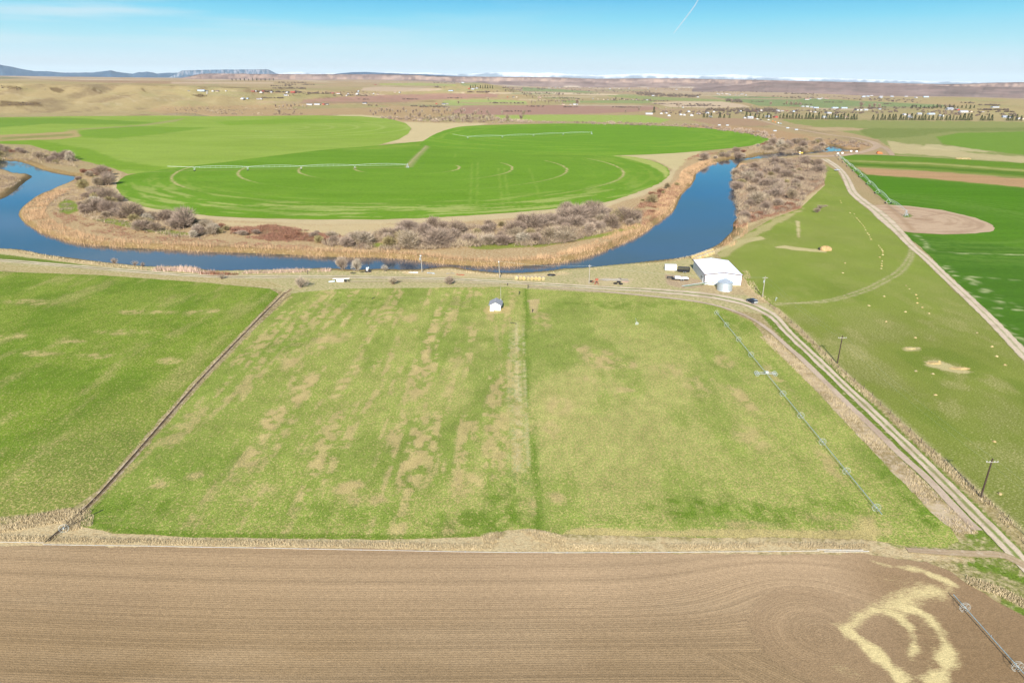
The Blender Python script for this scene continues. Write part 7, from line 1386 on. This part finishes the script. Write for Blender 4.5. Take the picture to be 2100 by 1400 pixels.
houses([(1041, 200, 'red', 'brown', .7), (1053, 200, 'white', 'dark', .7), (1060, 200, 'tan', 'brown', .8), (1107, 201, 'white', 'red', .8), (1155, 215, 'tan', 'brown', .9), (1180, 215.5, 'white', 'white', 1.6), (1170, 215, 'white', 'brown', .7), (1216, 203, 'grey', 'dark', .7), (1226, 204, 'tan', 'brown', .7), (1238, 205, 'tan', 'red', .8), (1246, 205, 'white', 'brown', .7), (1255, 204.5, 'tan', 'brown', .8), (1281, 205, 'tan', 'brown', .8), (1297, 205, 'white', 'brown', .7), (1305, 205.5, 'white', 'brown', .7), (1327, 206, 'white', 'grey', .8), (1339, 197.5, 'white', 'white', 1.3), (1431, 200, 'white', 'white', 1), (1400, 221, 'grey', 'dark', .7), (1230, 171, 'white', 'white', .7)], 'in the line beyond the brown field', 'houses in the line beyond the brown fields')
houses([(1331, 235, 'white', 'white', 1.7), (1356, 234, 'white', 'brown', 1), (1366, 233, 'white', 'grey', .8), (1372, 238.5, 'white', 'grey', 1.05), (1396, 236.5, 'white', 'white', 1), (1403, 237, 'white', 'white', .9), (1418, 238, 'white', 'white', 1.1), (1432, 234, 'white', 'brown', .9), (1412, 230, 'grey', 'grey', 1), (1450, 233, 'grey', 'dark', 1.1), (1464, 230.5, 'white', 'white', .9), (1457, 240.5, 'white', 'grey', .9), (1518, 229, 'grey', 'dark', .9), (1548, 229, 'red', 'brown', 1), (1553, 230, 'blue', 'red', .8), (1560, 227.5, 'white', 'red', 1), (1592, 229, 'white', 'white', 1.9), (1603, 228.5, 'white', 'brown', 1), (1613, 229, 'tan', 'red', .8), (1627, 229.5, 'blue', 'dark', .9), (1527, 243, 'white', 'grey', .8), (1538, 243.5, 'white', 'white', 1.2), (1574, 241, 'white', 'grey', 1), (1590, 241.5, 'red', 'brown', 1.1)], 'in the row left of the windbreak', 'houses in the near row left of the windbreak')
houses([(1646, 219.5, 'white', 'grey', .9), (1655, 220, 'white', 'white', 1), (1664, 221, 'white', 'grey', 1), (1673, 222, 'blue', 'grey', 1.6), (1662, 230, 'tan', 'brown', .8), (1671, 231, 'white', 'grey', .8), (1694, 232.5, 'grey', 'dark', .8), (1700, 233.5, 'white', 'white', 1), (1712, 222.5, 'blue', 'grey', 1.8), (1731, 222.5, 'blue', 'grey', 1.7), (1757, 227, 'white', 'dark', 1), (1765, 227, 'white', 'brown', 1), (1775, 227, 'white', 'white', 1), (1804, 225, 'white', 'grey', .7), (1855, 236.5, 'white', 'white', 1), (1866, 242, 'white', 'white', 1.1), (1865, 237, 'white', 'brown', .8), (1885, 235, 'white', 'grey', 1), (1909, 235, 'blue', 'blue' if False else 'white', 1.6), (1930, 239, 'white', 'white', 1), (1947, 226, 'white', 'grey', 1.5), (1963, 226.5, 'red', 'grey', 1), (1975, 231, 'white', 'white', 2.0), (1990, 230, 'tan', 'brown', .8), (2015, 230, 'white', 'brown', .6), (2040, 221, 'grey', 'dark', 1.7), (2060, 241, 'blue', 'grey', 1), (2070, 242, 'white', 'dark', .9), (2088, 244.5, 'white', 'brown', 1), (2096, 245, 'tan', 'brown', .9), (1690, 242, 'white', 'white', 1), (1716, 241, 'white', 'white', .7), (1736, 241.5, 'tan', 'brown', .8)], 'near the right windbreak', 'houses round the right windbreak')
rgh = random.Random(9)
def town(poly, n, where, group, big=0.1, walls=('white', 'white', 'tan', 'grey'), roofs=('white', 'brown', 'dark', 'grey'), smax=1.1):
    Q = np.array(poly, float); it = []
    while len(it) < n:
        p_ = np.array([[rgh.uniform(Q[:, 0].min(), Q[:, 0].max()), rgh.uniform(Q[:, 1].min(), Q[:, 1].max())]])
        if inside(p_, Q)[0]: it.append((p_[0, 0], p_[0, 1], rgh.choice(walls), rgh.choice(roofs), 1.9 if rgh.random() < big else rgh.uniform(.7, smax)))
    houses(it, where, group)
town([(1068, 177), (1200, 176), (1210, 181), (1110, 182)], 26, 'in the suburb behind the hill', 'houses of the pale far suburb')
town([(1200, 176), (1340, 182), (1400, 182), (1400, 187), (1240, 184), (1200, 180)], 24, 'in the central far suburb', 'houses of the central far suburb')
town([(1460, 181), (1600, 177), (1690, 182), (1660, 187), (1560, 188), (1460, 186)], 40, 'in the dense far town', 'houses of the dense far town', .15)
town([(1695, 190), (1740, 187), (1830, 187), (1940, 192), (1930, 195), (1800, 196), (1700, 193)], 16, 'in the far industrial estate', 'buildings of the far industrial estate', .7, ('grey', 'blue', 'white'), ('dark', 'dark', 'grey'))
town([(1760, 196), (1850, 198), (1930, 200), (1900, 202), (1770, 200)], 12, 'in the far warehouse line', 'pale warehouses of the far line', .6, ('blue', 'white'), ('grey', 'white'))
town([(1470, 192), (1560, 194), (1540, 197), (1470, 195)], 14, 'before the dark green strip', 'houses of the small cluster before the green strip', .1)
town([(1650, 203), (1700, 201), (1700, 205), (1655, 205)], 8, 'at the dark green strip', 'buildings at the edge of the dark green strip', .4, ('white', 'tan'), ('white', 'red'))
# ------------------------------------------------------------------ haze and contrail
hb = MB(); hb.box((0, 30000, 640), (180000, 160000, 1420)); hz = hb.build('haze', None if False else bpy.data.materials.new('haze_air')); m = hz.data.materials[0]; m.use_nodes = True; t = m.node_tree; t.nodes.clear()
ho = N(t, 'ShaderNodeOutputMaterial'); hv = N(t, 'ShaderNodeVolumePrincipled'); hv.inputs['Color'].default_value = (.80, .93, .98, 1); hv.inputs['Density'].default_value = 1.35e-5; hv.inputs['Anisotropy'].default_value = 0.0
t.links.new(hv.outputs[0], ho.inputs['Volume']); hz['kind'] = 'stuff'; hz['label'] = 'pale blue air that fades the far hills'
def sky_pt(px, py, alt):
    d = unproj([px], [py])[0]; s = (alt-CAM_H)/d[2]; return tuple(d*s+np.array([0, 0, CAM_H]))
m, t, b = newmat('contrail_ice', 1); b.inputs['Base Color'].default_value = (.9, .93, .96, 1); b.inputs['Alpha'].default_value = .4
b_ = MB(); pts = [sky_pt(x, y, 8500) for x, y in ((1436, -8), (1425, 12), (1410, 32), (1396, 50), (1382, 68))]; rr_ = [60, 75, 90, 100, 70]
for i in range(4): b_.tube(pts[i], pts[i+1], rr_[i], rr_[i+1], 10, cap=False)
o = b_.build('contrail', m); tag(o, 'thin white aircraft trail high in the upper right sky', 'contrail')
